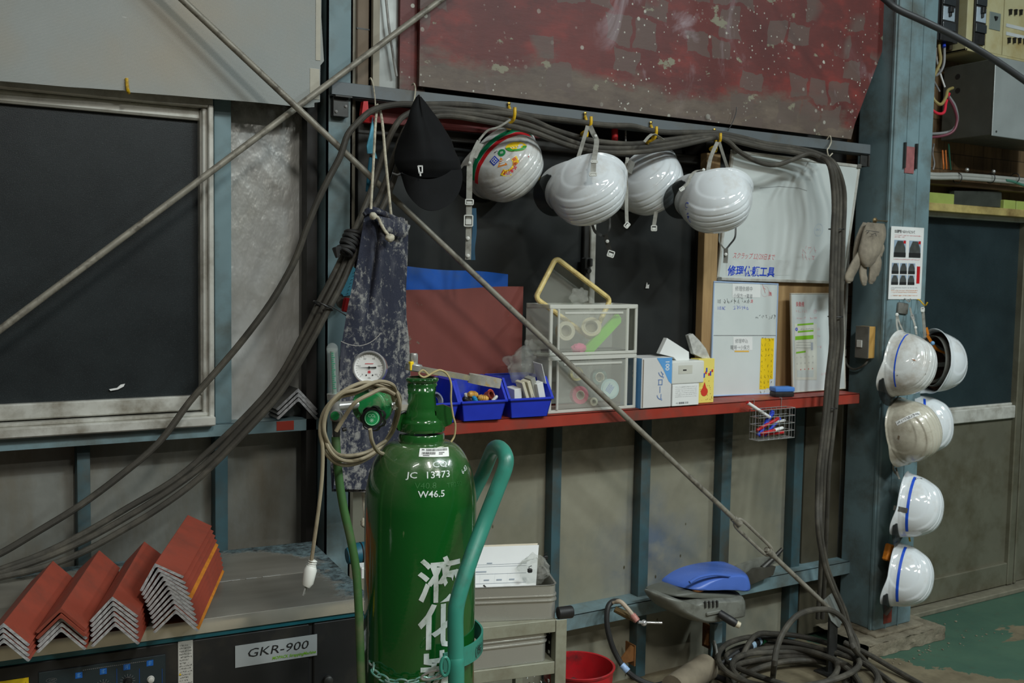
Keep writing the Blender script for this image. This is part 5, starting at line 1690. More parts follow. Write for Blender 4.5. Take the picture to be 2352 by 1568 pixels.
m=MB();text_mb(m,'100',h*.14,FMx@Matrix.Translation((w*.28,h*.95,.0004))@Matrix.Rotation(-PI/2,4,'Z'),off=.0003)
SMx=frame(V((0,-1,0)),V((0,0,1)),V((-1,0,0)),V((-w/2-.001,0,0)))
text_mb(m,'10',h*.2,SMx@Matrix.Translation((-.055,h*.78,.0003))@Matrix.Rotation(-PI/2,4,'Z'))
m.build('number',MAT['white'],gt_,world=False,smooth=0,fix=False)
wt,w,h=box3('medicine_box',1545,1606,882,2.872,.06,'small white printed carton under the white paper pack','box',MAT['white'])
m=MB()
for k in range(6):scribble(m,FMx@Matrix.Translation((-w*.4,h*.86-k*h*.09,.0003)),w*.8,h*.045,.0002,seed=k)
text_mb(m,'4 6 ■■■ ▦▦',h*.11,FMx@Matrix.Translation((-w*.36,h*.1,.0003)))
m.build('print',MAT['inkgrey'],wt,world=False,smooth=0,fix=False)
m=MB();SM2=frame(V((0,-1,0)),V((0,0,1)),V((-1,0,0)),V((-w/2-.0006,0,0)))
for k in range(6):quad(m,SM2,-.052,h*(.1+.14*k),-.008,h*(.18+.14*k))
m.build('side_print',MAT['inkblue'],wt,world=False,smooth=0,fix=False)
zz=ZS+h+.001
pp=at(1582,850,2.87)
pw=at(1620,850,2.87).x-at(1545,850,2.87).x
hp_=at(1582,829,2.87).z-zz
t=thing('tissue_pack','white soft tissue pack with a folded sheet standing up on a small carton','tissue pack',Matrix.Translation((pp.x,2.872,zz)))
m=MB();m.box((0,.06,hp_/2),(pw,.12,hp_),None,.008,3);m.build('pack',MAT['whitepl'],t,world=False)
m=MB();quad(m,frame(V((1,0,0)),V((0,0,1)),V((0,-1,0)),V((0,-.0008,0))),-pw*.3,hp_*.45,pw*.12,hp_*.82);m.build('label',M('grey_label',(196,196,184),.5),t,world=False,smooth=0,fix=False)
m=MB();quad(m,frame(V((1,0,0)),V((0,0,1)),V((0,-1,0)),V((0,-.0012,0))),-pw*.17,hp_*.58,-pw*.06,hp_*.64);m.build('slot',MAT['ink'],t,world=False,smooth=0,fix=False)
S0=[(1516,812),(1533,776),(1583,808),(1584,836),(1562,836),(1548,820)]
m=MB();m.prism([(at(x,y,2.91).x-pp.x,at(x,y,2.91).z-zz)for x,y in S0],.02,frame(V((1,0,0)),V((0,0,1)),V((0,-1,0)),V((0,.06,0))))
m.build('tissue',MAT['white'],t,world=False,smooth=0)
yt,w,h=box3('snack_box',1606,1642,824,2.90,.05,'yellow patterned carton standing behind the white pack','box',M('yellow_carton',(232,214,110),.5,var=.05))
m=MB();g=random.Random(9)
for k in range(34):
 x,y=g.uniform(-w*.45,w*.45),g.uniform(h*.06,h*.8)
 disc(m,FMx,x,y,g.uniform(.0008,.0018),.0003,8)
m.build('speckle',M('brown_speckle',(150,96,40),.6),yt,world=False,smooth=0,fix=False)
m=MB();disc(m,FMx,-w*.12,h*.26,w*.22,.0004,16);m.add([FMx@V((-w*.3,h*.28,.0005)),FMx@V((w*.06,h*.28,.0005)),FMx@V((-w*.12,h*.48,.0005))],[(0,1,2)])
for x,y in((.1,.62),(-.1,.66),(.3,.7)):quad(m,FMx,w*x,h*y,w*(x+.1),h*(y+.06),.0005)
m.build('red_print',M('carton_red',(206,60,40),.5),yt,world=False,smooth=0,fix=False)
m=MB()
for x,y in((-.05,.7),(.2,.62),(-.2,.58)):quad(m,FMx,w*x,h*y,w*(x+.08),h*(y+.1),.0006)
m.build('blue_print',MAT['inkblue'],yt,world=False,smooth=0,fix=False)
m=MB();mp=[(1580,770),(1590,766),(1606,782),(1620,800),(1630,822),(1612,822),(1592,812)]
P_=[at(x,y,2.925)for x,y in mp]
m.prism([(p.x,p.z)for p in P_],.018,frame(V((1,0,0)),V((0,0,1)),V((0,-1,0)),V((0,2.94,0))))
o=m.build('foil_pouch',M('silver_foil',(214,214,208),.2,.3,var=.25,vs=50,bump=1,bs=60),smooth=0)
tag(o,'silver foil pouch rising behind the yellow carton','pouch')
m=MB();m.bx((at(1612,700,3.04).x,3.035,ZS),(at(1643,700,3.04).x,3.075,at(1620,350,3.04).z),.002)
tag(m.build('wood_post',MAT['wood']),'pale plywood upright left of the whiteboards','post')
m=MB();m.bx((at(1640,700,3.07).x+.004,3.068,ZS),(at(1935,700,3.07).x,3.08,at(1800,420,3.07).z))
tag(m.build('backing_board',MAT['wood']),'brown plywood board behind the small whiteboards','board')
def wb(name,pts,Y4,lab,fr,frm,thick=.012):
 P_=[at(x,y,yy)for(x,y),yy in zip(pts,Y4)]
 xdir=(P_[1]-P_[0]);w=((P_[1]-P_[0]).length+(P_[2]-P_[3]).length)/2;hh_=((P_[0]-P_[3]).length+(P_[1]-P_[2]).length)/2
 xd=(P_[1]-P_[0]+P_[2]-P_[3]).normalized();yd=(P_[0]-P_[3]+P_[1]-P_[2]);yd=(yd-xd*yd.dot(xd)).normalized();zd=xd.cross(yd)
 c_=sum(P_,V((0,0,0)))/4
 Mx=frame(xd,yd,zd,c_)
 t=thing(name,lab,'whiteboard',Mx)
 m=MB();m.bx((-w/2+fr*.5,-hh_/2+fr*.5,-thick),(w/2-fr*.5,hh_/2-fr*.5,-.003));m.build('writing_surface',MAT['wboard'],t,world=False,smooth=0)
 m=MB()
 m.bx((-w/2,-hh_/2,-thick-.001),(w/2,-hh_/2+fr,0),.002);m.bx((-w/2,hh_/2-fr,-thick-.001),(w/2,hh_/2,0),.002)
 m.bx((-w/2,-hh_/2+fr,-thick-.001),(-w/2+fr,hh_/2-fr,0),.002);m.bx((w/2-fr,-hh_/2+fr,-thick-.001),(w/2,hh_/2-fr,0),.002)
 m.build('frame',frm,t,world=False)
 def loc(px,py):
  iv=Mx.inverted();o_,d_=iv@CAM,iv.to_3x3()@ray(px,py)
  k=(-.003-o_.z)/d_.z
  p=o_+d_*k
  return V((p.x,p.y,-.0024))
 return t,loc,w,hh_,Mx
def ptext(par,name,s,px,py,hpx,mat,loc,off=0,sx=1,rot=0,z=0,shear=0):
 a=loc(px,py);b=loc(px,py-hpx)
 m=text_mb(MB(),s,(b-a).length*1.12,Matrix.Translation((a.x,a.y,a.z+z))@Matrix.Rotation(rot,4,'Z'),off=off,sx=sx,shear=shear)
 return m.build(name,mat,par,world=False,smooth=0,fix=False)
def pscr(par,name,px0,py0,px1,py1,mat,loc,seed,r=.0006):
 a=loc(px0,py1);b=loc(px1,py0)
 m=scribble(MB(),Matrix.Translation((a.x,a.y,a.z)),b.x-a.x,b.y-a.y,r,seed=seed)
 return m.build(name,mat,par,world=False,smooth=0,fix=False)
def pquad(par,name,px0,py0,px1,py1,mat,loc,z=0):
 a,b,c2,d2=loc(px0,py1),loc(px1,py1),loc(px1,py0),loc(px0,py0)
 for q in(a,b,c2,d2):q.z+=z
 m=MB();m.add([a,b,c2,d2],[(0,1,2,3)])
 return m.build(name,mat,par,world=False,smooth=0,fix=False)
t,loc,w,hh_,Mx=wb('whiteboard',[(1684,347),(1976,376),(1941,655),(1645,641)],(2.985,2.985,3.045,3.045),'big aluminium framed whiteboard behind the cable bundle with blue lettering',.013,MAT['alu'])
pquad(t,'title_strip',1668,597,1816,632,M('strip_white',(206,212,210),.4),loc,.0002)
bb=M('bold_blue',(18,64,196),.5)
ptext(t,'lettering','修理依頼工具',1670,630,22,bb,loc,off=.0009,z=.0006)
ptext(t,'handwriting','スクラップ 12/28日まで',1682,592,14,MAT['inkred'],loc,sx=.78,shear=.15,off=-.0002)
for i,(a_,b_,c2,d2)in enumerate(((1842,565,1874,582),(1840,584,1872,598))):pscr(t,'faded_writing',a_,b_,c2,d2,MAT['pink'],loc,30+i)
m=MB();c0=loc(1880,528)
disc(m,Matrix.Translation(c0),0,0,.026,0,28,.0252);scribble(m,Matrix.Translation(c0+V((-.017,-.004,0))),.032,.01,.0006,seed=41)
m.build('faded_stamp',M('pale_blue_ink',(150,176,204),.6),t,world=False,smooth=0,fix=False)
m=MB();stroke(m,Matrix(),[tuple(loc(x,y))[:2]for x,y in((1745,432),(1790,428),(1835,432),(1853,438))],.0008,-.0024);m.build('pen_line',MAT['inkgrey'],t,world=False,smooth=0,fix=False)
m=MB()
for sx_ in(-1,1):
 m.box((sx_*(w/2-.012),hh_/2-.006,.002),(.024,.018,.006),None,.002);m.box((sx_*(w/2-.012),-hh_/2+.006,.002),(.024,.018,.006),None,.003)
m.build('corner_cap',MAT['greyplastic'],t,world=False)
t,loc,w,hh_,Mx=wb('whiteboard',[(1639,645),(1789,651),(1781,905),(1633,911)],(3.03,3.03,3.02,3.02),'small blue edged whiteboard with a yellow list standing on the shelf',.006,M('pale_blue_edge',(166,190,222),.5),.010)
pquad(t,'paper_label',1682,651,1746,683,MAT['white'],loc,.0002)
ptext(t,'printed_title','修理依頼中',1688,667,11,MAT['inkgrey'],loc,z=.0005,sx=.9)
ptext(t,'printed_title','小保方→業者',1684,683,10,MAT['inkgrey'],loc,z=.0005,sx=.9)
pquad(t,'paper_label',1684,773,1728,804,MAT['white'],loc,.0002)
ptext(t,'printed_title','修理申込',1688,787,10,MAT['inkgrey'],loc,z=.0005,sx=.9)
ptext(t,'printed_title','現場→小保方',1677,802,10,MAT['inkgrey'],loc,z=.0005,sx=.9)
pquad(t,'underline',1687,805,1720,808,M('amber',(230,180,70),.5),loc,.0004)
ptext(t,'handwriting','11/5',1647,696,11,MAT['ink'],loc,sx=.5,shear=.1)
pscr(t,'handwriting',1662,686,1720,697,MAT['ink'],loc,21,.0007)
ptext(t,'handwriting','11/5 NC',1647,711,10,MAT['inkblue'],loc,sx=.62,shear=.1)
pscr(t,'handwriting',1682,701,1720,711,MAT['inkblue'],loc,22,.0007)
pscr(t,'handwriting',1735,722,1781,732,MAT['ink'],loc,23,.0006)
pscr(t,'red_handwriting',1746,652,1776,680,MAT['inkred'],loc,51,.0007)
ptext(t,'red_handwriting','済',1764,679,9,MAT['inkred'],loc)
ptext(t,'red_handwriting','済',1723,695,8,MAT['inkred'],loc)
m=MB();c0=loc(1757,669);disc(m,Matrix.Translation(c0),0,0,.022,0,28,.0214);m.build('red_circle',MAT['pink'],t,world=False,smooth=0,fix=False)
pquad(t,'divider_line',1639,769.5,1783,771,MAT['inkgrey'],loc)
a,b=loc(1744,894),loc(1778,776)
m=MB();wy=(b.x-a.x)/4
for k in range(4):
 bot=a.y+(0 if k<2 else(.004 if k==2 else .042))
 quad(m,Matrix(),a.x+wy*k,bot,a.x+wy*(k+1),b.y-.001,-.0021)
yl_=m.build('yellow_list',MAT['yellowlab'],t,world=False,smooth=0,fix=False)
m=MB();g=random.Random(6)
for k in range(4):
 for j in range(14):
  if k==3 and j>9:break
  if g.random()<.9:scribble(m,Matrix.Translation((a.x+wy*(k+.15),b.y-.013-j*wy*1.18,-.0017)),wy*.5,wy*.8,.0006,seed=k*31+j)
m.build('list_writing',M('brown_ink',(110,86,20),.6),yl_,world=False,smooth=0,fix=False)
t,loc,w,hh_,Mx=wb('whiteboard',[(1815,673),(1946,673),(1936,893),(1824,902)],(3.015,3.015,2.985,2.985),'narrow whiteboard with a taped calendar behind the cable bundle',.005,M('cream_edge',(206,202,188),.5),.010)
ptext(t,'red_handwriting','負動産',1828,703,11,MAT['inkred'],loc,sx=.75)
for i,(a_,b_,c2,d2)in enumerate(((1828,710,1855,719),(1829,727,1850,735),(1860,727,1876,733))):pscr(t,'red_handwriting',a_,b_,c2,d2,MAT['pink'],loc,60+i,.0005)
m=MB();c0=loc(1872,715);disc(m,Matrix.Translation(c0),0,0,.009,0,20,.0082);scribble(m,Matrix.Translation(c0+V((-.004,-.004,0))),.009,.009,.0005,seed=66);m.build('red_handwriting',MAT['pink'],t,world=False,smooth=0,fix=False)
for i,(x,y)in enumerate(((1874,756),(1874,772),(1877,797),(1886,859))):pscr(t,'red_handwriting',x,y-4,x+8,y+3,MAT['pink'],loc,70+i,.0005)
cal=pquad(t,'calendar_sheet',1825,743,1876,872,M('calendar_paper',(214,216,204),.6),loc,.0003)
lime=M('lime_print',(130,190,40),.5)
for k,(x0,y0,x1,y1)in enumerate(((1831,744,1868,748),(1832,760,1868,764),(1826,772,1868,781),(1828,808,1850,812))):
 q=[loc(x0,y1),loc(x1,y1-3),loc(x1,y0-3),loc(x0,y0)]
 for p in q:p.z+=.0006
 m=MB();m.add(q,[(0,1,2,3)]);m.build('green_band',lime,cal,world=False,smooth=0,fix=False)
m=MB();c0=loc(1829,756);disc(m,Matrix.Translation(c0),0,0,.0075,.0008,20);m.build('blue_emblem',MAT['inkblue'],cal,world=False,smooth=0,fix=False)
m=MB();stroke(m,Matrix.Translation(c0),[(-.003,-.003),(-.003,.003),(.002,-.003),(.002,.003)],.0007,.0012);m.build('emblem_letter',MAT['white'],cal,world=False,smooth=0,fix=False)
pscr(cal,'print_lines',1838,753,1866,758,MAT['ink'],loc,80,.0004).location.z=.0006
m=MB();m2=MB()
num=[['7','11','12','13','14','15'],['16','17','18','19','20','21'],['24','','','','','']]
for r_ in range(3):
 for k in range(5):
  p=loc(1829+k*9,823+r_*14-k*.8);p.z+=.0006
  if r_<2:text_mb(m,num[r_][k],.0085,Matrix.Translation(p),sx=.8)
  elif k:disc(m2,Matrix.Translation(p),.002,.003,.0026,0,12)
m.build('dates',MAT['inkgrey'],cal,world=False,smooth=0,fix=False);m2.build('red_dots',MAT['inkred'],cal,world=False,smooth=0,fix=False)
for k in range(3):pquad(cal,'cell_lines',1828,786+k*6,1866,786.6+k*6,MAT['inkgrey'],loc,.0006)
pquad(cal,'cell_lines',1862,786,1867,804,M('pale_print',(170,176,184),.6),loc,.0007)
pquad(cal,'cell_lines',1830,850,1868,866,M('pale_print2',(200,208,204),.6),loc,.0006)
p=at(1796,897,2.93);p.z=ZS
t=thing('board_eraser','blue topped whiteboard eraser lying on the red shelf','eraser',Matrix.Translation(p)@Matrix.Rotation(-.28,4,'Z'))
MB().box((0,0,.011),(.086,.05,.02),None,.004,2).build('felt',MAT['black'],t,world=False)
MB().box((0,0,.031),(.09,.054,.02),None,.007,3).build('cover',M('eraser_blue',(70,124,200),.55),t,world=False)
pq=at(1950,500,3.06)
m=MB();m.cyl((pq.x,3.06,at(1940,812,3.06).z),(pq.x,3.06,2.1),.009);m.cyl((pq.x,3.06,at(1940,812,3.06).z-.01),(pq.x,3.06,at(1940,812,3.06).z+.02),.0115)
tag(m.build('conduit',MAT['greyplastic']),'pale grey pipe right behind the whiteboards beside the wide column','pipe')
def bp(px,py,dy=0):return at(px,py,YSF-.004+dy)
x0,x1=bp(1723,960).x,bp(1806,960).x
z0_,z1_=bp(1765,1004).z,bp(1765,936).z
t=thing('marker_basket','small wire basket of markers hooked on the red shelf front','basket',Matrix.Translation((x0,YSF,z0_)))
m=MB();yb0,yb1=YSF-.05,YSF-.003
def rect(z):return[(x0,yb0,z),(x1,yb0,z),(x1,yb1,z),(x0,yb1,z)]
for k in range(5):
 z=z0_+(z1_-z0_)*k/4
 P_=rect(z)
 for a_,b_ in zip(P_,P_[1:]+P_[:1]):m.cyl(a_,b_,.0012,seg=6)
for k in range(8):
 x=x0+(x1-x0)*k/7
 m.cyl((x,yb0,z0_),(x,yb0,z1_),.0009,seg=5);m.cyl((x,yb1,z0_),(x,yb1,z1_),.0009,seg=5);m.cyl((x,yb0,z0_),(x,yb1,z0_),.0009,seg=5)
for k in range(4):
 y=yb0+(yb1-yb0)*k/3
 m.cyl((x0,y,z0_),(x0,y,z1_),.0009,seg=5);m.cyl((x1,y,z0_),(x1,y,z1_),.0009,seg=5);m.cyl((x0,y,z0_),(x1,y,z0_),.0009,seg=5)
m.build('wire_cage',MAT['chrome'],t)
m=MB()
for x in(x0+.018,x1-.03):
 m.tube([(x,yb1,z1_),(x,yb1+.0005,z1_+.02),(x,YSF-.004,zs1+.003),(x,YSF+.008,zs1+.004)],.0014,6,sm=4)
m.build('hanger',MAT['steel'],t)
def marker(a,b,mat,capm,lab,r=.0062,grp='markers in the wire basket'):
 d_=(b-a);c_=a+d_*.62
 t=thing('marker_pen',lab,'marker',Matrix.Translation(a),grp)
 m=MB();m.tube([a,c_],r,12);m.build('barrel',mat,t)
 m=MB();m.tube([c_,b-d_.normalized()*.002,b],[r*1.08,r*1.08,r*.8],12);m.build('cap',capm,t)
ym=YSF-.025
def mk(px,py,dy=0):return at(px,py,ym+dy)
marker(mk(1768,958,-.01),mk(1716,924,-.012),MAT['white'],MAT['white'],'white marker with a red tip slanting out of the wire basket')
q=mk(1718,925,-.012)
m=MB();m.tube([q,q+(mk(1714,922,-.012)-q).normalized()*.006],.0067,10);o=m.build('end_plug',MAT['red'],bpy.data.objects['marker_pen'])
marker(mk(1742,1000),mk(1776,944),MAT['inkblue'],MAT['inkblue'],'thick blue marker standing at the middle of the wire basket',.0085)
marker(mk(1756,1000,.008),mk(1792,960,.008),MAT['inkblue'],MAT['inkblue'],'blue marker leaning at the back of the wire basket',.006)
marker(mk(1738,988,-.008),mk(1788,960,-.008),MAT['red'],MAT['red'],'red marker leaning right in the wire basket')
marker(mk(1740,999,.01),mk(1800,992,.006),MAT['red'],MAT['red'],'red marker lying on the floor of the wire basket')
marker(mk(1748,996,-.012),mk(1798,982,-.012),MAT['red'],MAT['white'],'red marker with white cap low in the wire basket')
marker(mk(1762,972,.004),mk(1803,965,.004),MAT['white'],MAT['white'],'white marker lying high at the right of the wire basket',.005)
p=at(655,976,YG)
tag(MB().bx((p.x-.028,YG-.0015,p.z-.016),(p.x+.028,YG,p.z+.013)).build('paint_patch',MAT['redshelf']),'faded red paint patch on the blue angle below the grey steel angles','patch')
HA,HB,HH=.138,.112,.15
def ss(a,b,x):
 t=max(0,min(1,(x-a)/(b-a)))
 return t*t*(3-2*t)
def hel_pt(u,e,lift=0.0):
 "u: turn round the rim (0 = right side, .25 = front); e: 0 rim .. 1 crown"
 ph=u*2*PI
 el=e*PI/2
 cr=math.cos(el)**.78
 z=HH*math.sin(el)**1.04
 x,y=HB*cr*math.cos(ph),HA*cr*math.sin(ph)
 n=V((x/HB**2,y/HA**2,z/HH**2+.0001)).normalized()
 hz=ss(.30,.48,math.sin(el))*(1-ss(.085,.118,abs(y))*.9)
 ax=abs(x)
 dsp=.0042*(1-ss(.053,.0585,ax))*hz
 for g_ in(.011,.033):dsp-=.0030*math.exp(-((ax-g_)/.0023)**2)*hz
 q=math.hypot((y+.012)/.082,(z-.05)/.062)
 if ax>.03:dsp+=.0022*(ss(.9,1.0,q)-ss(1.0,1.5,q)*.7)*ss(.04,.07,ax)
 dsp+=.004*(1-ss(.0,.09,e))
 return V((x,y,z))+n*(dsp+lift)
def brim_w(u):
 f=math.sin(u*2*PI)
 return .010+.032*ss(.15,.84,f)-.030*ss(.88,.97,f)
def make_helmet(name,label,group,M_,shell,stripe=None,seed=0,peak=True,buckle=True,liner_mat=None,tape=False,dirt=0):
 t=thing(name,label,'helmet',M_,group)
 NU_,NV_=144,84
 def outer(u,v):
  if v<.06:
   k=1-v/.06
   p=hel_pt(u,0.0)
   o=V((math.cos(u*2*PI),math.sin(u*2*PI),0))
   w_=brim_w(u)
   return p+o*(.004+(w_-.006)*.45)*k+V((0,0,-(.003+(w_-.006)*.75)*k))
  return hel_pt(u,(v-.06)/.94)
 m=MB()
 m.grid(outer,NU_,NV_,.003,cu=True)
 sh=m.build('shell',shell,t,world=False,smooth=55,fix=False)
 if peak:
  def pk(u,v):
   uu=.25+(u-.5)*.27
   p=hel_pt(uu,.02)
   o=V((math.cos(uu*2*PI),math.sin(uu*2*PI),0))
   w_=.038*(1-abs(2*u-1)**3.5)
   return p+o*(.004+w_*v)+V((0,0,-.004-.018*v))
  m=MB();m.grid(pk,28,6,.002);m.build('peak',MAT['smoke'],t,world=False,smooth=50)
 lm=liner_mat or MAT['liner']
 m=MB();m.grid(lambda u,v:hel_pt(u,.04+v*.95)*.93+V((0,0,.002)),40,14,cu=True);m.build('liner',lm,t,world=False,smooth=60)
 m=MB();m.grid(lambda u,v:V((.092*math.cos(u*2*PI),.115*math.sin(u*2*PI),-.012+.03*v)),40,2,.002,cu=True)
 for k in range(3):
  a=k*PI/3
  m.ribbon([V((.09*math.cos(a),.112*math.sin(a),.0)),V((.06*math.cos(a),.075*math.sin(a),.075)),V((0,0,.098)),V((-.06*math.cos(a),-.075*math.sin(a),.075)),V((-.09*math.cos(a),-.112*math.sin(a),.0))],.02,V((-math.sin(a),math.cos(a),0)),.002,4)
 m.build('headband',MAT['greyplastic'],t,world=False)
 if stripe:
  for(mat,u0,u1,e0,e1)in stripe:
   m=MB();m.grid(lambda u,v:hel_pt(u0+(u1-u0)*u,e0+(e1-e0)*v,.0008),48,2)
   m.build('stripe',mat,t,world=False,smooth=60)
 if tape:
  m=MB();m.grid(lambda u,v:hel_pt(.965+.04*v,-.02+.26*u,.0016),14,6);m.build('tape_patch',MAT['greyplastic'],t,world=False,smooth=60)
 return t
def hmat(px,py,Y,U,Fd,sc=1.0,drop=.055):
 c=at(px,py,Y)
 u=camv(*U);f=camv(*Fd);f=(f-u*f.dot(u)).normalized()
 s=f.cross(u)
 return frame(s,f,u,c-u*drop)
def hpx(t,p):return WM[t.name]@V(p)
GH='white helmets hanging from the grey rail'
H1M=hmat(1172,388,3.0,(.48,-.48,.73),(-.68,-.66,.01))
H1=make_helmet('safety_helmet','white helmet with green and red stripe and round stickers',GH,H1M,MAT['helmetdirty'],[(MAT['redstripe'],-.20,.18,.16,.235),(MAT['greenstripe'],-.23,.17,.06,.15)],peak=True)
H2M=hmat(1354,448,2.79,(.15,-.68,.72),(-.92,-.35,-.13))
H2=make_helmet('safety_helmet','plain white helmet with a pale strap and buckle over its dome',GH,H2M,MAT['helmet'])
H3M=hmat(1500,426,3.0,(.38,-.52,.76),(-.72,-.62,-.06))
H3=make_helmet('safety_helmet','plain white helmet half hidden behind its neighbour under the cable sag',GH,H3M,MAT['helmet'])
H4M=hmat(1647,472,2.765,(.08,-.73,.68),(-.96,-.20,-.1))
H4=make_helmet('safety_helmet','white helmet with blue handwriting hanging in front of the big whiteboard',GH,H4M,MAT['helmet'])
GC2='white helmets hanging on the wide blue column'
BS=lambda:[(MAT['bluestripe'],-.17,.17,.13,.175)]
H5M=hmat(2092,838,2.735,(.68,-.06,.73),(-.30,-.92,.2))
H5=make_helmet('safety_helmet','scuffed white helmet with thin blue line, highest at the column front',GC2,H5M,MAT['helmetdirty'],[(MAT['bluestripe'],-.17,.17,.165,.19)])
H6M=hmat(2166,832,2.86,(.93,-.12,-.30),(-.1,-.95,.2))
H6=make_helmet('safety_helmet','white helmet turned to show its brown inside and orange straps',GC2,H6M,MAT['helmet'],[(MAT['greyplastic'],.30,.70,.16,.175)],liner_mat=M('brown_liner',(70,46,34),.8),peak=False)
H7M=hmat(2104,990,2.735,(.55,.06,.83),(.25,-.95,-.1))
H7=make_helmet('safety_helmet','yellowed grey helmet with white name strip on the column',GC2,H7M,MAT['helmetgrey'],peak=False)
H8M=hmat(2136,976,2.885,(.88,.02,.35),(.1,-.99,.1))
H8=make_helmet('safety_helmet','white helmet mostly hidden behind the yellowed grey one',GC2,H8M,MAT['helmet'],BS(),peak=False)
H9M=hmat(2110,1164,2.75,(.82,-.08,.56),(-.24,-.96,.2))
H9=make_helmet('safety_helmet','white helmet with blue stripe and a grey tape patch across it',GC2,H9M,MAT['helmet'],[(MAT['bluestripe'],-.17,.17,.13,.18)],tape=False)
H10M=hmat(2088,1324,2.775,(.82,-.08,.56),(-.26,-.95,.2))
H10=make_helmet('safety_helmet','white helmet with blue stripe hanging lowest on the column',GC2,H10M,MAT['helmet'],[(MAT['bluestripe'],-.17,.17,.13,.18)])
def hel_ray(t,px,py):
 best,bu=1e18,None
 Mx=WM[t.name]
 fw=V(CAM)
 for i in range(120):
  for j in range(2,60):
   p=Mx@hel_pt(i/120,j/60)
   n=(Mx.to_3x3()@V(hel_pt(i/120,j/60)-V((0,0,.02)))).normalized()
   if n.dot(CAM-p)<0:continue
   d_=_d2(p,px,py)
   if d_<best:best,bu=d_,(i/120,j/60)
 return bu
def hel_patch(t,name,px,py,shape,mat,lift=.0012,par=None,**kw):
 Mx=WM[t.name]
 u,e=hel_ray(t,px,py)
 p=hel_pt(u,e)
 pu=hel_pt(u+.004,e)-p;pe=hel_pt(u,min(.99,e+.004))-p
 n=pu.cross(pe).normalized()
 if n.dot(p-V((0,0,.02)))<0:n=-n
 R3=Mx.to_3x3()
 nw=R3@n
 x=RT-nw*RT.dot(nw);x.normalize()
 if 'rot' in kw:
  x=Matrix.Rotation(kw['rot'],3,nw)@x
 Mw=frame(x,nw.cross(x),nw,Mx@p+nw*lift)
 m=MB();shape(m,Mw)
 out=[]
 iv=Mx.inverted()
 for q in m.vs:
  l=iv@q
  k=l.copy()
  for _ in range(14):
   s_=_shell_d(k)
   k-=n*(s_-lift)
   if abs(s_-lift)<1e-5:break
  out.append(Mx@k)
 m.vs=out
 return m.build(name,mat,par or t,smooth=0,fix=False)
def _shell_d(p):
 r=math.sqrt((p.x/HB)**2+(p.y/HA)**2)
 z=max(p.z,0)
 s=min(1,z/HH)**(1/1.04)
 el=math.asin(s)
 ph=math.atan2(p.y/HA,p.x/HB)
 q=hel_pt(ph/(2*PI)%1,el/(PI/2))
 return(p-q).dot(V((p.x/HB**2,p.y/HA**2,p.z/HH**2+.0001)).normalized())
dm=lambda r:(lambda m,Mw:disc(m,Mw,0,0,r,0,20))
def ring_band(r0,r1,a0,a1):return lambda m,Mw:disc(m,Mw,0,0,r1,0,24,r0,a0,a1)
def sq(m,Mw):
 for i in range(4):
  for j in range(4):quad(m,Mw,-.013+i*.0065,-.013+j*.0065,-.0065+i*.0065,-.0065+j*.0065)
st=hel_patch(H1,'yellow_arc_sticker',1162,376,ring_band(.021,.042,math.radians(-120),math.radians(40)),MAT['yellowlab'])
def arc_text(m,Mw):
 for k,ch in enumerate('安全基本行動'[::1]):
  a=math.radians(28-k*27)
  text_mb(m,ch,.0155,Mw@Matrix.Translation((.0315*math.cos(a),.0315*math.sin(a),.0))@Matrix.Rotation(a-PI/2,4,'Z'),align='CENTER',ay='CENTER',off=.0002)
hel_patch(H1,'lettering',1162,376,arc_text,MAT['inkred'],.0020,st)
tri=hel_patch(H1,'triangle_sticker',1152,371,lambda m,Mw:m.add([Mw@V((-.017,-.015,0)),Mw@V((.017,-.015,0)),Mw@V((0,.017,0))],[(0,1,2)]),MAT['orange'],.0022,rot=.2)
hel_patch(H1,'triangle_lines',1152,371,lambda m,Mw:[stroke(m,Mw,[(-.009+.002*k,-.010+.007*k),(.009-.002*k,-.010+.007*k)],.0012)for k in range(3)],MAT['white'],.0030,tri,rot=.2)
b_=hel_patch(H1,'blue_square_sticker',1135,370,sq,MAT['inkblue'],.0014,rot=.75)
hel_patch(H1,'square_cross',1135,370,lambda m,Mw:[stroke(m,Mw,[(-.008,0),(.008,0)],.001),stroke(m,Mw,[(0,-.008),(0,.008)],.001),stroke(m,Mw,[(-.008,-.008),(.008,-.008),(.008,.008),(-.008,.008),(-.008,-.008)],.001)],MAT['white'],.0022,b_,rot=.75)
g_=hel_patch(H1,'green_round_sticker',1152,352,dm(.0135),M('sticker_green',(28,130,70),.4),.0014)
hel_patch(H1,'sticker_lines',1152,352,lambda m,Mw:[stroke(m,Mw,[(-.005,.003-.003*k),(.005,.003-.003*k)],.0006)for k in range(3)],MAT['white'],.0022,g_,rot=.2)
y_=hel_patch(H1,'yellow_oval_sticker',1186,336,lambda m,Mw:disc(m,Mw@Matrix.Diagonal((1.35,.75,1,1)),0,0,.027,0,24),MAT['yellowlab'],.0014,rot=.2)
hel_patch(H1,'oval_band',1186,336,lambda m,Mw:disc(m,Mw@Matrix.Diagonal((1.35,.75,1,1)),0,0,.0268,0,24,.0170,PI,2*PI),M('sticker_green2',(60,150,60),.4),.0022,y_,rot=.2)
hel_patch(H1,'oval_letters',1186,338,lambda m,Mw:scribble(m,Mw@Matrix.Translation((-.02,-.004,0)),.036,.009,.0009,seed=3),M('sticker_white',(226,230,210),.5),.0026,y_,rot=.2)
hel_patch(H1,'small_mark',1137,352,lambda m,Mw:scribble(m,Mw,.014,.006,.0008,seed=5),MAT['ink'],rot=.5)
hel_patch(H1,'red_dot',1215,359,dm(.0022),MAT['red'])
hel_patch(H1,'yellow_edge_tape',1238,412,lambda m,Mw:[quad(m,Mw,-.0028,-.026+.0052*k,.0028,-.026+.0052*(k+1))for k in range(10)],MAT['yellowlab'],.0016,rot=-.35)
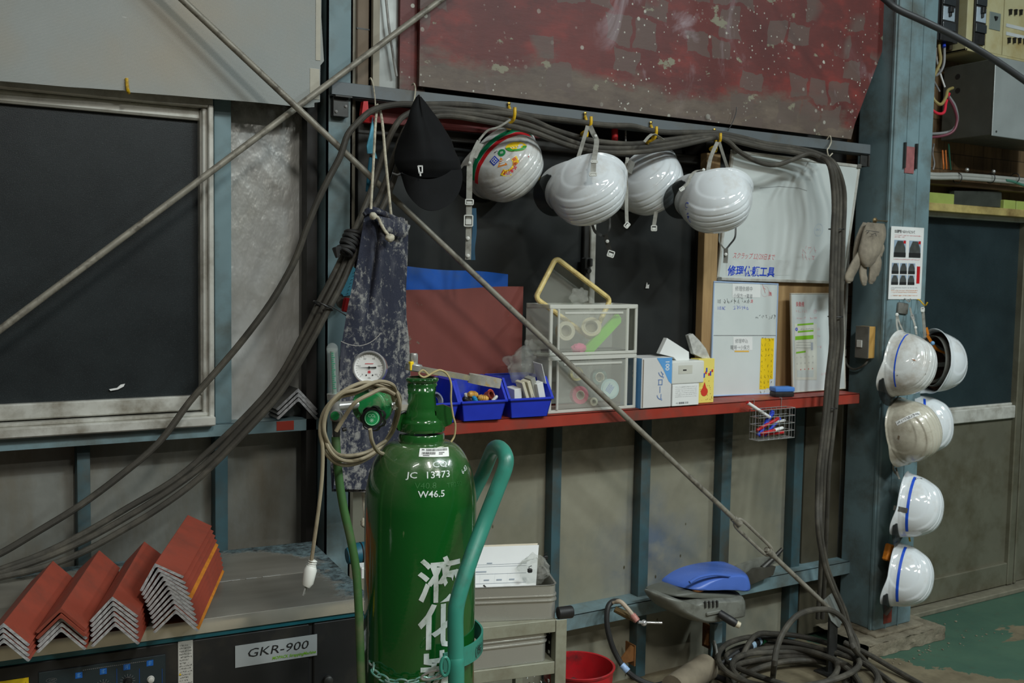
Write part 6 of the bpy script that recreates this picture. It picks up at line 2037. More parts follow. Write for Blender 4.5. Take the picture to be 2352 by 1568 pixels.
hel_patch(H4,'handwriting',1578,486,lambda m,Mw:(disc(m,Mw,-.004,.022,.010,0,18,.008,.9,5.6),scribble(m,Mw@Matrix.Rotation(-1.25,4,'Z')@Matrix.Translation((-.008,-.006,0)),.05,.014,.0012,seed=12)),MAT['inkblue'],.0016)
hel_patch(H5,'scuff',2098,826,lambda m,Mw:m.add([Mw@V(p)for p in((-.008,.004,0),(.002,.003,0),(.010,-.005,0),(.002,-.004,0))],[(0,1,2,3)]),M('rust_scuff',(150,104,70),.6))
for x,y in((2062,862),(2055,852),(2125,858)):hel_patch(H5,'scuff',x,y,dm(.0022),MAT['greyplastic'])
s7=hel_patch(H7,'name_strip',2084,962,lambda m,Mw:[quad(m,Mw,-.05+.01*k,-.009,-.05+.01*(k+1),.009)for k in range(10)],MAT['white'],.0014,rot=.45)
hel_patch(H7,'lettering',2084,962,lambda m,Mw:scribble(m,Mw@Matrix.Translation((-.045,-.005,0)),.088,.010,.001,seed=17),MAT['inkgrey'],.0022,s7,rot=.45)
hel_patch(H7,'scuff',2064,1003,lambda m,Mw:m.add([Mw@V(p)for p in((-.004,.010,0),(.004,.008,0),(.003,-.010,0),(-.004,-.004,0))],[(0,1,2,3)]),M('brown_scuff',(120,104,84),.6))
for H_,x,y in((H9,2108,1100),(H10,2100,1257)):
 hel_patch(H_,'lettering',x,y,lambda m,Mw:scribble(m,Mw@Matrix.Translation((-.018,-.005,0)),.034,.011,.0011,seed=int(x)),MAT['darksteel'],.0016,rot=.2)
hel_patch(H9,'tape_patch',2061,1168,lambda m,Mw:[quad(m,Mw,-.028+.008*k,-.010,-.028+.008*(k+1),.010)for k in range(7)],M('grey_tape',(84,82,76),.6),.0026,rot=-.25)
def strap(t,pts,w=.017,name='chin_strap',mat=None,side=None):
 m=MB();m.ribbon([at(x,y,yy)for x,y,yy in pts],w,side or RT,.0018,6)
 return m.build(name,mat or MAT['strap'],t)
def buckle(par,px,py,Y,w=.022,h=.024,name='buckle',ang=0,mat=None):
 c_=at(px,py,Y);m=MB()
 Mx=wallm(c_,nrm=-FWD)@Matrix.Rotation(ang,4,'Z')
 for(x,y,ww,hh_)in((-w/2,0,.004,h),(w/2,0,.004,h),(0,h/2,w,.004),(0,-h/2,w,.004),(0,-h*.1,w*.7,h*.5)):
  m.box(Mx@V((x,y,0)),(ww,hh_,.004),Mx,.0008)
 return m.build(name,mat or MAT['whitepl'],par)
def snap(par,px,py,Y,r=.006):
 m=MB();m.lathe([(r,-.001),(r,.002),(r*.5,.0035),(0,.0035)],wallm(at(px,py,Y),nrm=-FWD),14)
 return m.build('snap_button',MAT['whitepl'],par)
s=strap(H1,[(1100,322,2.87),(1086,352,2.84),(1079,384,2.83)],.012)
s=strap(H1,[(1079,378,2.83),(1078,430,2.83),(1077,500,2.83),(1076,560,2.83),(1075,596,2.83)],.0185)
snap(s,1079,374,2.825,.0045)
buckle(s,1078,464,2.825,.024,.016);buckle(s,1076,507,2.825,.026,.034)
snap(s,1075,547,2.825);snap(s,1075,587,2.825)
strap(H1,[(1089,478,2.86),(1090,530,2.86),(1086,570,2.86),(1087,597,2.86)],.014,mat=M('blue_strap',(44,84,110),.7))
m=MB();m.tube([at(1100,322,2.87),at(1120,300,2.865),at(1145,292,2.855),at(1172,275,2.848)],.004,8,sm=4);m.build('hanging_strap',MAT['strap'],H1)
strap(H1,[(1105,330,2.86),(1096,345,2.85),(1088,362,2.845)],.02,'side_strap')
s=strap(H2,[(1324,375,2.83),(1338,330,2.843),(1350,289,2.846)],.013)
s2=strap(H2,[(1355,289,2.846),(1362,305,2.843),(1370,322,2.835),(1368,345,2.745),(1364,370,2.70),(1362,402,2.68)],.017)
buckle(s2,1362,400,2.673,.022,.010);snap(s2,1368,312,2.833,.005);buckle(s2,1365,371,2.693,.021,.006)
s3=strap(H2,[(1360,515,2.90),(1367,532,2.90),(1380,540,2.89),(1390,541,2.88)],.010,mat=MAT['darksteel']);s3b=strap(H2,[(1401,500,2.90),(1400,525,2.895),(1391,541,2.88)],.006,mat=MAT['darksteel'])
s3=strap(H2,[(1390,538,2.88),(1396,560,2.88),(1402,580,2.88)],.016,mat=MAT['darksteel'])
snap(s3,1395,554,2.874);buckle(s3,1403,583,2.876,.022,.020,ang=-.3)
s=strap(H3,[(1480,326,2.85),(1490,314,2.85),(1500,308,2.85),(1512,314,2.85),(1524,322,2.85)],.010)
s=strap(H3,[(1441,362,2.84),(1438,400,2.80),(1439,440,2.795),(1439,480,2.79),(1440,512,2.79)],.012)
buckle(s,1440,517,2.785,.018,.014,ang=.9)
s=strap(H3,[(1507,486,2.93),(1504,505,2.93),(1502,518,2.93)],.014);buckle(s,1502,524,2.925,.019,.018)
m=MB();m.box(at(1447,385,2.81),(.028,.012,.05),Matrix.Rotation(.35,3,'Y'),.005);m.build('side_clip',MAT['greyplastic'],H3)
s=strap(H4,[(1626,392,2.84),(1633,360,2.845),(1648,326,2.846)],.014)
s=strap(H4,[(1652,326,2.846),(1661,355,2.85),(1672,388,2.86)],.011)
s=strap(H4,[(1616,390,2.835),(1600,392,2.805),(1588,402,2.775),(1580,420,2.755),(1566,434,2.74)],.010);snap(s,1616,390,2.825,.006);buckle(s,1566,434,2.735,.016,.010,ang=.6)
s=strap(H4,[(1690,520,2.90),(1688,545,2.885),(1676,562,2.87),(1668,572,2.868)],.007,mat=MAT['darksteel'])
s=strap(H4,[(1653,535,2.88),(1653,556,2.875),(1664,572,2.868)],.005)
s=strap(H4,[(1667,570,2.868),(1667,590,2.868),(1666,604,2.868)],.017,mat=MAT['greyplastic']);snap(s,1667,584,2.862,.006)
s=strap(H5,[(2065,772,2.80),(2060,745,2.84),(2060,722,2.875)],.008);snap(s,2060,722,2.868,.007)
s=strap(H5,[(2078,768,2.78),(2066,742,2.84),(2061,722,2.873)],.007)
s=strap(H5,[(2105,768,2.80),(2101,745,2.84),(2094,722,2.87),(2090,706,2.88)],.008);snap(s,2103,752,2.825,.006)
buckle(s,2096,728,2.86,.010,.024,ang=.35,mat=MAT['steel'])
m=MB();c_=at(2073,708,2.90);m.box(c_,(.07,.012,.05),Matrix.Rotation(.1,3,'Y'),.008,2);m.build('ear_guard',MAT['greyplastic'],H5)
s=strap(H6,[(2119,704,2.86),(2121,730,2.865),(2123,755,2.87),(2124,775,2.875)],.013);buckle(s,2119,711,2.855,.014,.016)
strap(H6,[(2130,770,2.88),(2150,800,2.88),(2175,812,2.87)],.012,'side_strap',MAT['orange']);strap(H6,[(2128,752,2.88),(2132,768,2.88)],.01,'side_strap',MAT['orange'])
m=MB();m.ell(at(2142,788,2.87),.010,None,12,8);m.build('knob',M('pale_blue_knob',(120,170,214),.4),H6)
s=strap(H7,[(2052,1065,2.83),(2053,1080,2.84),(2062,1092,2.84)],.008);snap(s,2054,1062,2.825,.007)
strap(H7,[(2044,935,2.84),(2048,922,2.86),(2050,905,2.875)],.010)
s=strap(H9,[(2066,1100,2.80),(2061,1086,2.82),(2058,1074,2.838)],.008)
strap(H10,[(2090,1243,2.80),(2086,1220,2.83),(2084,1200,2.86)],.008,mat=MAT['yellow'])
m=MB();m.box(at(2040,1268,2.845),(.035,.03,.075),Matrix.Rotation(.3,3,'Y'),.006);m.build('padding',MAT['orange'],H10)
for(px,py,lb,Y0)in((2075,690,'wire hook carrying the scuffed helmet on the column',YR),(2050,900,'wire hook carrying the yellowed helmet on the column',YR),(2052,1062,'wire hook carrying the taped helmet on the column',YR),(2083,1196,'wire hook carrying the lowest helmet on the column',YR)):
 p=at(px,py,YR)
 m=MB();m.tube([p+V((0,.001,.012)),p+V((0,-.012,.006)),p+V((0,-.03,-.004)),p+V((0,-.036,.01))],.0026,8,sm=4)
 tag(m.build('wire_hook',MAT['steel']),lb,'hook','hooks on the wide column')
p=at(2119,696,2.875)
m=MB();m.tube([V((p.x,YR+.001,p.z+.016)),V((p.x,YR-.015,p.z+.012)),p+V((0,-.012,-.01)),p+V((0,-.025,.004))],.003,8,sm=4)
tag(m.build('wire_hook',MAT['yellow']),'yellow hook at the column edge carrying the turned helmet','hook',None)
cap_c=at(985,360,2.76)
CP=thing('baseball_cap','black cloth cap with a small white letter hanging from the rail','cap',Matrix.Translation(cap_c))
YCp=2.765
rows=[(957,967,222,.006),(944,982,244,.02),(934,998,270,.035),(926,1014,296,.048),(919,1032,322,.06),(913,1042,348,.068),(910,1054,372,.070),(916,1056,392,.062),(934,1044,410,.045)]
def capf(u,v):
 k=v*(len(rows)-1);i=min(len(rows)-2,int(k));t_=k-i
 l=rows[i][0]*(1-t_)+rows[i+1][0]*t_;r=rows[i][1]*(1-t_)+rows[i+1][1]*t_
 y=rows[i][2]*(1-t_)+rows[i+1][2]*t_;h_=rows[i][3]*(1-t_)+rows[i+1][3]*t_
 a_,b_=at(l,y,YCp),at(r,y,YCp)
 c_=(a_+b_)/2;w_=(b_-a_).length/2
 an=u*2*PI
 p=c_+(b_-a_).normalized()*w_*math.cos(an)+V((0,-1,0))*h_*math.sin(an)
 f_=.006*math.sin(an*3+v*4)*math.sin(PI*min(1,v*1.2))+.004*NZ.noise(V((u*6,v*5,2)))
 f_-=.008*math.exp(-((an-PI*.60)/.10)**2)*(1-v)
 return p+(p-c_).normalized()*f_ if(p-c_).length>1e-6 else p
m=MB();m.grid(capf,64,36,cu=True);m.build('crown',MAT['capcloth'],CP,smooth=60)
bl_=[(924,402),(938,446),(962,474),(990,484),(1024,475),(1050,448),(1060,412),(1054,374)]
BL=catmull([V((*p,0))for p in bl_],8)
BP0=catmull([V((*p,0))for p in[(922,396),(942,404),(962,410),(984,412),(1006,408),(1026,398),(1042,384),(1050,368)]],8)
def brimf(u,v):
 i=min(len(BL)-1,int(round(u*(len(BL)-1))))
 a_,b_=BP0[i],BL[i]
 q=a_.lerp(b_,v)
 return at(q.x,q.y,YCp-.068+.012*v-.05*v*math.sin(PI*u)*.6+.05*(2*u-1)**2)
m=MB();m.grid(brimf,56,8,.004);m.build('brim',MAT['capcloth'],CP,smooth=50)
m=MB();m.tube([at(900,398,2.765),at(912,402,2.76),at(926,398,2.76)],.004,8);m.build('adjuster',MAT['darksteel'],CP)
Lp=at(965,391,YCp-.082)
m=MB();Mx=wallm(Lp,nrm=-FWD)@Matrix.Rotation(.03,4,'Z')
s_=pixsize(Lp)*.82
stroke(m,Mx,[(-5*s_,12*s_),(-2*s_,-7*s_)],2.2*s_);stroke(m,Mx,[(-5*s_,12*s_),(6*s_,12*s_),(6*s_,-6*s_),(-3*s_,-6*s_)],1.8*s_);stroke(m,Mx,[(0,-6*s_),(1*s_,-15*s_)],2*s_)
mm=MB();
for f in m.fs:
 q=[m.vs[i]for i in f];n_=-FWD*.002
 mm.add(q+[p-n_ for p in q],[(0,1,2,3),(7,6,5,4),(0,4,5,1),(1,5,6,2),(2,6,7,3),(3,7,4,0)])
mm.build('letter_mark',MAT['white'],CP,smooth=0)
m=MB();m.tube([at(955,236,2.85),at(958,226,2.84),at(962,220,2.81),at(962,227,2.78)],.004,8);m.build('hanging_loop',MAT['capcloth'],CP)
AO=-.14
ap0=at(880,500,2.90+AO)
AP=thing('apron','navy work apron spattered with white hanging by a cream rope','apron',Matrix.Translation(ap0))
Lx=[(838,488),(831,530),(820,600),(808,660),(797,715),(788,770),(779,830),(772,900),(764,980),(758,1050),(762,1128)]
Rx=[(936,512),(936,560),(934,610),(931,670),(932,730),(938,780),(941,830),(943,900),(945,980),(940,1060),(930,1132)]
def apf(u,v):
 k=v*10;i=min(9,int(k));t_=k-i
 l=V((*Lx[i],0)).lerp(V((*Lx[i+1],0)),t_);r=V((*Rx[i],0)).lerp(V((*Rx[i+1],0)),t_)
 q=l.lerp(r,u)
 fold=.020*math.exp(-((u-.36+.05*v)/.05)**2)*(1-ss(.25,.48,v))
 y=2.90+AO+fold-.014*math.sin(u*PI)*(1-v*.5)+.006*math.sin(u*11+v*5)*v+.010*NZ.noise(V((u*3,v*5,4)))
 return at(q.x,q.y,y)
m=MB();m.grid(apf,64,90,.003);m.build('cloth',MAT['apron'],AP,smooth=60)
m=MB()
tp=[(836,492),(848,484),(862,484),(884,492),(905,504),(924,512),(936,512)]
m.tube([at(x,y,AO+2.885+(.004 if i%2 else 0))for i,(x,y)in enumerate(tp)],[.006,.010,.011,.010,.012,.016,.008],12,sm=5)
m.build('hem',MAT['apron'],AP,smooth=60)
def flap(u,v):
 P_=[[(860,494),(905,505),(942,518)],[(880,520),(915,530),(936,534)],[(896,538),(914,542),(930,545)]]
 k=u*2;i=min(1,int(k));j=min(1,int(v*2));tu,tv=k-i,v*2-j
 a_=V((*P_[j][i],0)).lerp(V((*P_[j][i+1],0)),tu);b_=V((*P_[j+1][i],0)).lerp(V((*P_[j+1][i+1],0)),tu)
 q=a_.lerp(b_,tv)
 return at(q.x,q.y,AO+2.872-.006*math.sin(PI*v))
m=MB();m.grid(flap,16,10,.003);m.build('folded_flap',MAT['apron'],AP,smooth=60)
def pkf(u,v):
 tl,tm,tr_=V((783,784,0)),V((838,812,0)),V((876,764,0))
 top=tl.lerp(tm,u).lerp(tm.lerp(tr_,u),u)
 bot=V((765,1122,0)).lerp(V((926,1126,0)),u)
 q=top.lerp(bot,v)
 return at(q.x,q.y,AO+2.876-.006*math.sin(PI*u)*(1-v)+.006*v)
m=MB();m.grid(pkf,30,24,.003);po=m.build('pocket',MAT['apron'],AP,smooth=60)
m=MB();m.tube([pkf(k/12,0)for k in range(13)],.0018,6);m.build('pocket_hem',M('pale_stitch',(150,146,140),.8,var=.25,vs=60),po)
rr=.0042
m=MB();m.tube([at(x,y,yy+(AO if yy<2.89 else AO*.3 if yy<2.925 else 0))for x,y,yy in((852,480,2.865),(855,420,2.862),(859,350,2.862),(862,290,2.88),(865,258,2.93),(868,246,2.938),(874,258,2.93),(879,290,2.88),(885,360,2.862),(892,430,2.862),(898,492,2.866))],rr,8,sm=6)
m.torus(at(867,252,2.925),.007,.0036,basis(V((0,0,1)),RT),14,6)
m.tube([at(867,252,2.92),at(866,240,2.915)],.005,8)
m.build('rope',MAT['rope'],AP)
m=MB();m.tube([at(x,y,yy+AO)for x,y,yy in((856,496,2.862),(868,500,2.858),(876,516,2.856),(884,530,2.856),(894,542,2.856))],.0050,8,sm=6)
m.ell(at(857,496,2.86+AO),.011,None,14,10,lambda q,p:q*(1+.25*NZ.noise(p*3)));m.ell(at(896,546,2.855+AO),(.014,.011,.012),None,16,12,lambda q,p:q*(1+.3*NZ.noise(p*3.5+V((4,0,0)))))
m.build('knotted_rope',MAT['rope'],AP,smooth=80)
m=MB();m.tube([at(x,y,2.93+AO)for x,y in((833,1125),(836,1150),(838,1180),(838,1196))],.0052,8,sm=5)
m.ell(at(838,1200,2.93+AO),(.013,.011,.016),None,16,12,lambda q,p:q*(1+.3*NZ.noise(p*3.5+V((8,0,0)))))
m.build('rope_end',MAT['rope'],AP,smooth=80)
t=thing('locking_wrench','light blue handled tool hanging behind the apron rope','tool',Matrix.Translation(at(850,350,2.95)))
m=MB();P_=[at(x,y,2.94)for x,y in((858,268),(850,310),(844,335),(846,352),(855,352),(860,362),(868,364),(864,350),(860,338),(860,310))]
m.prism([(p.x,p.z)for p in P_],.006,frame(V((1,0,0)),V((0,0,1)),V((0,-1,0)),V((0,2.95,0))));m.build('jaw',MAT['lblue'],t,smooth=0)
m=MB();m.tube([at(852,362,2.945),at(849,395,2.945),at(844,440,2.945)],[.006,.0075,.006],10);m.build('handle',M('blue_grip',(30,110,140),.5),t)
m=MB();m.ell(at(853,356,2.938),.0055,None,12,8);m.build('rivet',MAT['darksteel'],t)
t=thing('clamp','red clamp sticking out below the rail behind the apron rope','clamp',Matrix.Translation(at(850,260,2.99)))
m=MB();P_=[at(x,y,2.975)for x,y in((836,232),(846,232),(848,262),(868,268),(870,276),(855,282),(838,280),(832,262))]
m.prism([(p.x,p.z)for p in P_],.022,frame(V((1,0,0)),V((0,0,1)),V((0,-1,0)),V((0,3.0,0))));m.build('body',MAT['red'],t,smooth=0)
m=MB();m.tube([at(846,250,2.985),at(838,262,2.98)],.004,8);m.build('screw',MAT['darksteel'],t)
t=thing('clamp','red clamp rod hanging below the rail between the second and third helmets','clamp',Matrix.Translation(at(1414,320,3.0)))
m=MB();m.cyl(at(1412,290,3.03),at(1412,330,3.03),.012);m.build('body',MAT['red'],t)
m=MB();m.ell(at(1412,328,3.022),.014,None,14,10);m.build('end_knob',MAT['red'],t)
m=MB();m.cyl(at(1437,292,3.04),at(1437,328,3.04),.0035);m.build('pin',MAT['steel'],t)
t=thing('tape_cutter','light blue perforated handle tool hung beside the apron on the post','tool',Matrix.Translation(at(800,655,2.955)))
m=MB();P_=[at(x,y,2.95)for x,y in((797,618),(812,612),(821,620),(806,678),(790,680),(784,672))]
m.prism([(p.x,p.z)for p in P_],.010,frame(V((1,0,0)),V((0,0,1)),V((0,-1,0)),V((0,2.962,0))));m.build('handle',MAT['lblue'],t)
m=MB()
for k in range(7):
 q=at(814-k*2.6,626+k*8,2.949);disc(m,wallm(q),0,0,.0017,.0,8)
m.build('hole',MAT['black'],t,smooth=0,fix=False)
m=MB();m.lathe([(.0,.0),(.024,0),(.024,.014),(.0,.014)],wallm(at(788,692,2.97)),24);m.build('wheel_guard',MAT['greyplastic'],t)
m=MB();m.box(at(795,700,2.945),(.022,.016,.045),Matrix.Rotation(.2,3,'Y'),.004);m.build('grip',MAT['red'],t)
GL=thing('work_glove','pair of soiled grey work gloves hooked on the wide column','glove',Matrix.Translation(at(1990,570,2.86)))
def gl(pts,Y,name,seed):
 m=MB()
 n=len(pts)
 m.tube([at(x,y,Y+dy_)for x,y,r,dy_ in pts],[r for x,y,r,dy_ in pts],16,sm=0)
 return m
def glove(dxp,dyp,Y,seed,thumb=True,fing=((0,1),)):
 m=MB()
 P=lambda x,y,d=0:at(x+dxp,y+dyp,Y+d)
 def loft(rows_,nu=26):
  rows_=catmull([V((a,b,c))for a,b,c,d_ in rows_],5),catmull([V((d_,0,0))for a,b,c,d_ in rows_],5)
  R_,D_=rows_
  N_=len(R_)-1
  def f(u,v):
   i=min(N_,int(round(v*N_)))
   a=u*2*PI
   j_=max(0,i-1);k_=min(N_,i+1)
   tdir=V((R_[k_].x-R_[j_].x,R_[k_].y-R_[j_].y,0)).normalized()
   px_=V((-tdir.y,tdir.x,0))*R_[i].z*math.cos(a)
   q=at(R_[i].x+dxp+px_.x,R_[i].y+dyp+px_.y,Y-D_[i].x*math.sin(a))
   return q+V((0,-1,0))*.0035*NZ.noise(V((u*5,v*6,seed)))
  m.grid(f,nu,N_,cu=True)
  for e in(0,1):
   ring_=[f(k/nu,e)for k in range(nu)]
   c_=sum(ring_,V((0,0,0)))/nu
   m.add(ring_+[c_],[(k,(k+1)%nu,nu)for k in range(nu)])
 return m,loft
m,lo=glove(0,0,2.845,1)
lo([(2012,512,20,.010),(2010,530,26,.018),(2003,556,27,.024),(1995,582,24,.026),(1992,602,17,.020),(1991,613,8,.012)])
m.build('palm',MAT['glovefab'],GL,smooth=60)
for k,rows_ in enumerate(([(1980,578,9,.012),(1966,604,11,.014),(1953,630,11,.013),(1950,644,9,.010),(1950,650,4,.005)],[(1985,596,8,.011),(1982,620,9,.012),(1984,642,8.5,.011),(1985,652,6,.008),(1986,656,3,.004)],[(1998,594,8,.011),(2005,616,9.5,.012),(2003,638,9,.011),(2000,648,6,.007),(1999,652,3,.004)],[(2008,582,8,.011),(2016,602,9,.012),(2012,626,8,.010),(2008,636,4,.005)],[(2012,545,9,.012),(2022,566,9,.012),(2021,584,7,.009),(2019,592,3,.004)])):
 m,lo=glove(0,0,2.85+.004*k,3+k)
 lo(rows_,18)
 m.build('thumb' if k==4 else 'finger',MAT['glovefab'],GL,smooth=60)
m,lo=glove(0,0,2.878,9)
lo([(1994,512,12,.008),(1990,532,18,.014),(1982,556,19,.018),(1973,582,14,.016),(1968,600,10,.012),(1964,612,5,.006)])
m.build('second_glove',MAT['glovefab'],GL,smooth=60)
m=MB()
for k,(x,y,w_)in enumerate(((1990,540,8),(2003,532,22),(2002,541,20))):
 pass
Lq=at(2004,536,2.812);s_=pixsize(Lq);Mx=wallm(Lq,nrm=-FWD)@Matrix.Rotation(-.2,4,'Z')
stroke(m,Mx,[(-16*s_,4*s_),(14*s_,6*s_)],.0012);stroke(m,Mx,[(-12*s_,-3*s_),(-9*s_,4*s_)],.0012);stroke(m,Mx,[(-2*s_,-4*s_),(6*s_,2*s_),(10*s_,-4*s_)],.0012)
m.build('pen_marks',MAT['ink'],GL,smooth=0,fix=False)
gh=at(2008,506,2.875)
m=MB();m.lathe([(.0,.0),(.011,.0),(.012,.006),(.006,.012),(0,.012)],wallm(gh),16);m.tube([gh,V((xa+.004,YR+.02,gh.z+.004))],.003,8)
tag(m.build('round_hook',M('dull_brass',(130,112,80),.4,.8)),'dull brass round hook carrying the work gloves','hook')
pw0,pw1=at(2044,600,YR-.004),at(2119,600,YR-.004)
pzt,pzb=at(2082,521,YR-.004).z,at(2082,687,YR-.004).z
pwid,phei=pw1.x-pw0.x,pzt-pzb
PO=thing('safety_poster','white printed notice with dark photos taped on the wide column','poster',Matrix.Translation((pw0.x,YR-.0042,pzb)))
XZ=frame(V((1,0,0)),V((0,0,1)),V((0,-1,0)),V((0,0,0)))
m=MB();m.box((pwid/2,.001,phei/2),(pwid,.0016,phei));m.build('paper',MAT['white'],PO,world=False,smooth=0)
def pb(x0,y0,x1,y1,mat,name,z=.0006):
 m=MB();quad(m,XZ,x0*pwid,(1-y1)*phei,x1*pwid,(1-y0)*phei,z);return m.build(name,mat,PO,world=False,smooth=0,fix=False)
m=MB();text_mb(m,'ISO溶接用 ヘルメットについて',phei*.05,XZ@Matrix.Translation((pwid*.1,phei*.915,.0006)),sx=.62,off=.0003);m.build('title',MAT['ink'],PO,world=False,smooth=0,fix=False)
phd=M('photo_dark',(70,74,72),.5,var=.3,vs=30);phs=M('photo_sky',(150,170,190),.5);phb=M('photo_black',(36,38,38),.5)
tiles=[(.10,.185,.46,.42),(.56,.185,.92,.42),(.06,.50,.27,.65),(.31,.50,.52,.65),(.56,.50,.77,.65),(.06,.665,.27,.80),(.31,.665,.52,.80),(.56,.665,.77,.80)]
for(x0,y0,x1,y1)in tiles:
 ph=pb(x0,y0,x1,y1,phs,'photograph')
 cx=(x0+x1)/2;wq=(x1-x0);hq=y1-y0
 m=MB();m.add([XZ@V((cx_*pwid,(1-cy_)*phei,.0009))for cx_,cy_ in((x0,y1),(x1,y1),(x1-wq*.05,y0+hq*.45),(cx+wq*.22,y0+hq*.04),(cx-wq*.22,y0+hq*.04),(x0+wq*.05,y0+hq*.45))],[(0,1,2,3,4,5)])
 m.build('dark_figure',phd,ph,world=False,smooth=0,fix=False)
 m=MB();quad(m,XZ,x0*pwid,(1-y1)*phei,x1*pwid,(1-y1+hq*.28)*phei,.0012);m.build('dark_base',phb,ph,world=False,smooth=0,fix=False)
 if y1<.45:
  m=MB();quad(m,XZ,(x1-.08)*pwid,(1-y0-.045)*phei,(x1-.01)*pwid,(1-y0-.005)*phei,.0012);m.build('red_corner',MAT['red'],ph,world=False,smooth=0,fix=False)
pb(.83,.54,.93,.78,MAT['red'],'red_block')
m=MB()
for y in(.115,.14,.445):scribble(m,XZ@Matrix.Translation((pwid*.1,phei*(1-y-.012),.0006)),pwid*(.8 if y<.13 or y>.4 else .3),phei*.016,.0004,seed=int(y*1000))
m.build('red_text',MAT['inkred'],PO,world=False,smooth=0,fix=False)
m=MB()
for y in(.835,.855):scribble(m,XZ@Matrix.Translation((pwid*.06,phei*(1-y-.012),.0006)),pwid*(.82 if y<.85 else .1),phei*.014,.0003,seed=int(y*1000))
m.build('fine_print',MAT['ink'],PO,world=False,smooth=0,fix=False)
m=MB()
for y in(.875,.90,.945):scribble(m,XZ@Matrix.Translation((pwid*.07,phei*(1-y-.012),.0006)),pwid*.8,phei*.016,.0005,seed=int(y*1000))
m.build('orange_text',MAT['orange'],PO,world=False,smooth=0,fix=False)
Xs=xa-.0
b0=atx(1964,785,Xs-.05);b1=atx(1995,785,Xs-.05)
zt_,zb2_=atx(1980,749,Xs-.05).z,atx(1980,822,Xs-.05).z
t=thing('switch_box','grey faced wooden switch box on the side of the wide column','switch box',Matrix.Translation((Xs,(b0.y+b1.y)/2,zb2_)))
y0,y1=sorted((b0.y,b1.y))
MB().bx((Xs-.046,y0,zb2_),(Xs-.007,y1,zt_),.002).build('wooden_box',M('yellow_wood',(196,152,80),.6,var=.1),t)
m=MB();m.bx((Xs-.05,y0,zb2_-.001),(Xs-.046,y1,zt_+.001),.001);cv=m.build('cover',MAT['greyplastic'],t)
sp=atx(1974,789,Xs-.052)
m=MB();m.bx((Xs-.055,sp.y-.014,sp.z-.016),(Xs-.05,sp.y+.014,sp.z+.016),.001);m.build('rocker',MAT['whitepl'],cv)
m=MB();m.tube([atx(1995,823,Xs-.02),atx(1985,838,Xs-.03),atx(1962,848,Xs-.02),(atx(1946,838,Xs-.02)),atx(1942,822,Xs-.02)],.005,8,sm=5)
m.build('cable',MAT['greyplastic'],t)
YE=2.98
def eb(px0,py0,px1,py1,Y):
 a_,b_=at(px0,py0,Y),at(px1,py1,Y);return a_,b_
fx0=at(2222,60,YE).x;fzb=at(2222,111,YE).z;fx1=at(2480,60,YE).x
t=thing('distribution_board','cream switchboard with black breakers at the upper right','switchboard',Matrix.Translation((fx0,YE,fzb)))
m=MB();m.bx((fx0,YE,fzb),(fx1,YE+.012,3.3),.003);m.bx((fx0-.012,YE-.006,fzb-.012),(fx0,YE+.19,3.3),.002);m.bx((fx0-.012,YE-.006,fzb-.012),(fx1,YE+.19,fzb-.001),.002)
m.bx((fx0,YE+.012,fzb),(fx1,YE+.19,3.3))
m.build('panel',MAT['beige'],t)
m=MB()
for px in(2264,2304):
 x=at(px,60,YE).x;m.bx((x-.0012,YE-.0012,fzb+.003),(x+.0012,YE,3.3))
m.build('panel_seam',M('seam_brown',(110,98,60),.6),t)
def brk(px0,py0,px1,py1,Y,par,nm='breaker'):
 a_,b_=at(px0,py1,Y),at(px1,py0,Y)
 x0,x1,z0,z1=a_.x,b_.x,a_.z,b_.z
 m=MB();m.bx((x0,Y-.010,z0),(x1,Y+.0,z1),.001);o=m.build(nm,MAT['black'],par)
 h_=z1-z0;w_=x1-x0
 m=MB();m.bx((x0+w_*.08,Y-.014,z0+h_*.42),(x1-w_*.05,Y-.010,z0+h_*.70),.001);m.build('face',M('breaker_face',(176,192,204),.3,.2),o)
 m=MB();m.bx((x0+w_*.4,Y-.03,z0+h_*.58),(x0+w_*.66,Y-.014,z0+h_*.7),.002);m.bx((x0+w_*.46,Y-.024,z0+h_*.5),(x0+w_*.6,Y-.014,z0+h_*.6),.002);m.build('toggle',MAT['black'],o)
 m=MB();m.bx((x0+w_*.04,Y-.018,z0+h_*.22),(x1,Y-.01,z0+h_*.38),.001);m.bx((x0+w_*.04,Y-.016,z0+h_*.74),(x1-w_*.03,Y-.01,z0+h_*.9),.001);m.build('terminal',M('terminal_grey',(74,80,84),.25,.5),o)
brk(2232,-14,2263,100,YE,t)
m=MB();a_,b_=at(2271,66,YE),at(2298,32,YE);m.bx((a_.x,YE-.003,a_.z),(b_.x,YE,b_.z),.001);o=m.build('meter_window',M('grey_window',(120,132,128),.25),t)
m=MB();c_=at(2287,42,YE-.004);m.prism([(-.012,.008),(.012,.008),(.004,-.01),(-.002,-.01)],.006,wallm(c_));m.build('toggle',MAT['black'],o)
for row,py in enumerate((26,91)):
 for k in range(9):
  px=2318+k*12-row*3;c_=at(px,py+(px-2318)*.03+2,YE-.0)
  m=MB();m.prism([(-.007,.012),(.007,.012),(.003,.002),(.003,-.014),(-.003,-.014),(-.003,.002)],.014,wallm(c_));m.build('toggle',MAT['black'],t)
for py in(57,76):
 a_,b_=at(2310,py+6,YE),at(2440,py-4+6,YE)
 m=MB();m.bx((a_.x,YE-.002,at(2312,py+5,YE).z),(b_.x,YE,at(2312,py-3,YE).z));m.build('label_strip',M('label_white',(190,196,196),.5),t)
YO=3.02
ox0,ox1,oz=at(2120,40,YO).x,at(2192,40,YO).x,at(2160,96,YO).z
t=thing('breaker_box','open black breaker box just right of the wide column','breaker box',Matrix.Translation((ox0,YO,oz)))
m=MB();m.bx((ox0-.04,YO-.02,oz),(ox1+.004,YO+.14,3.3));m.build('housing',MAT['black'],t)
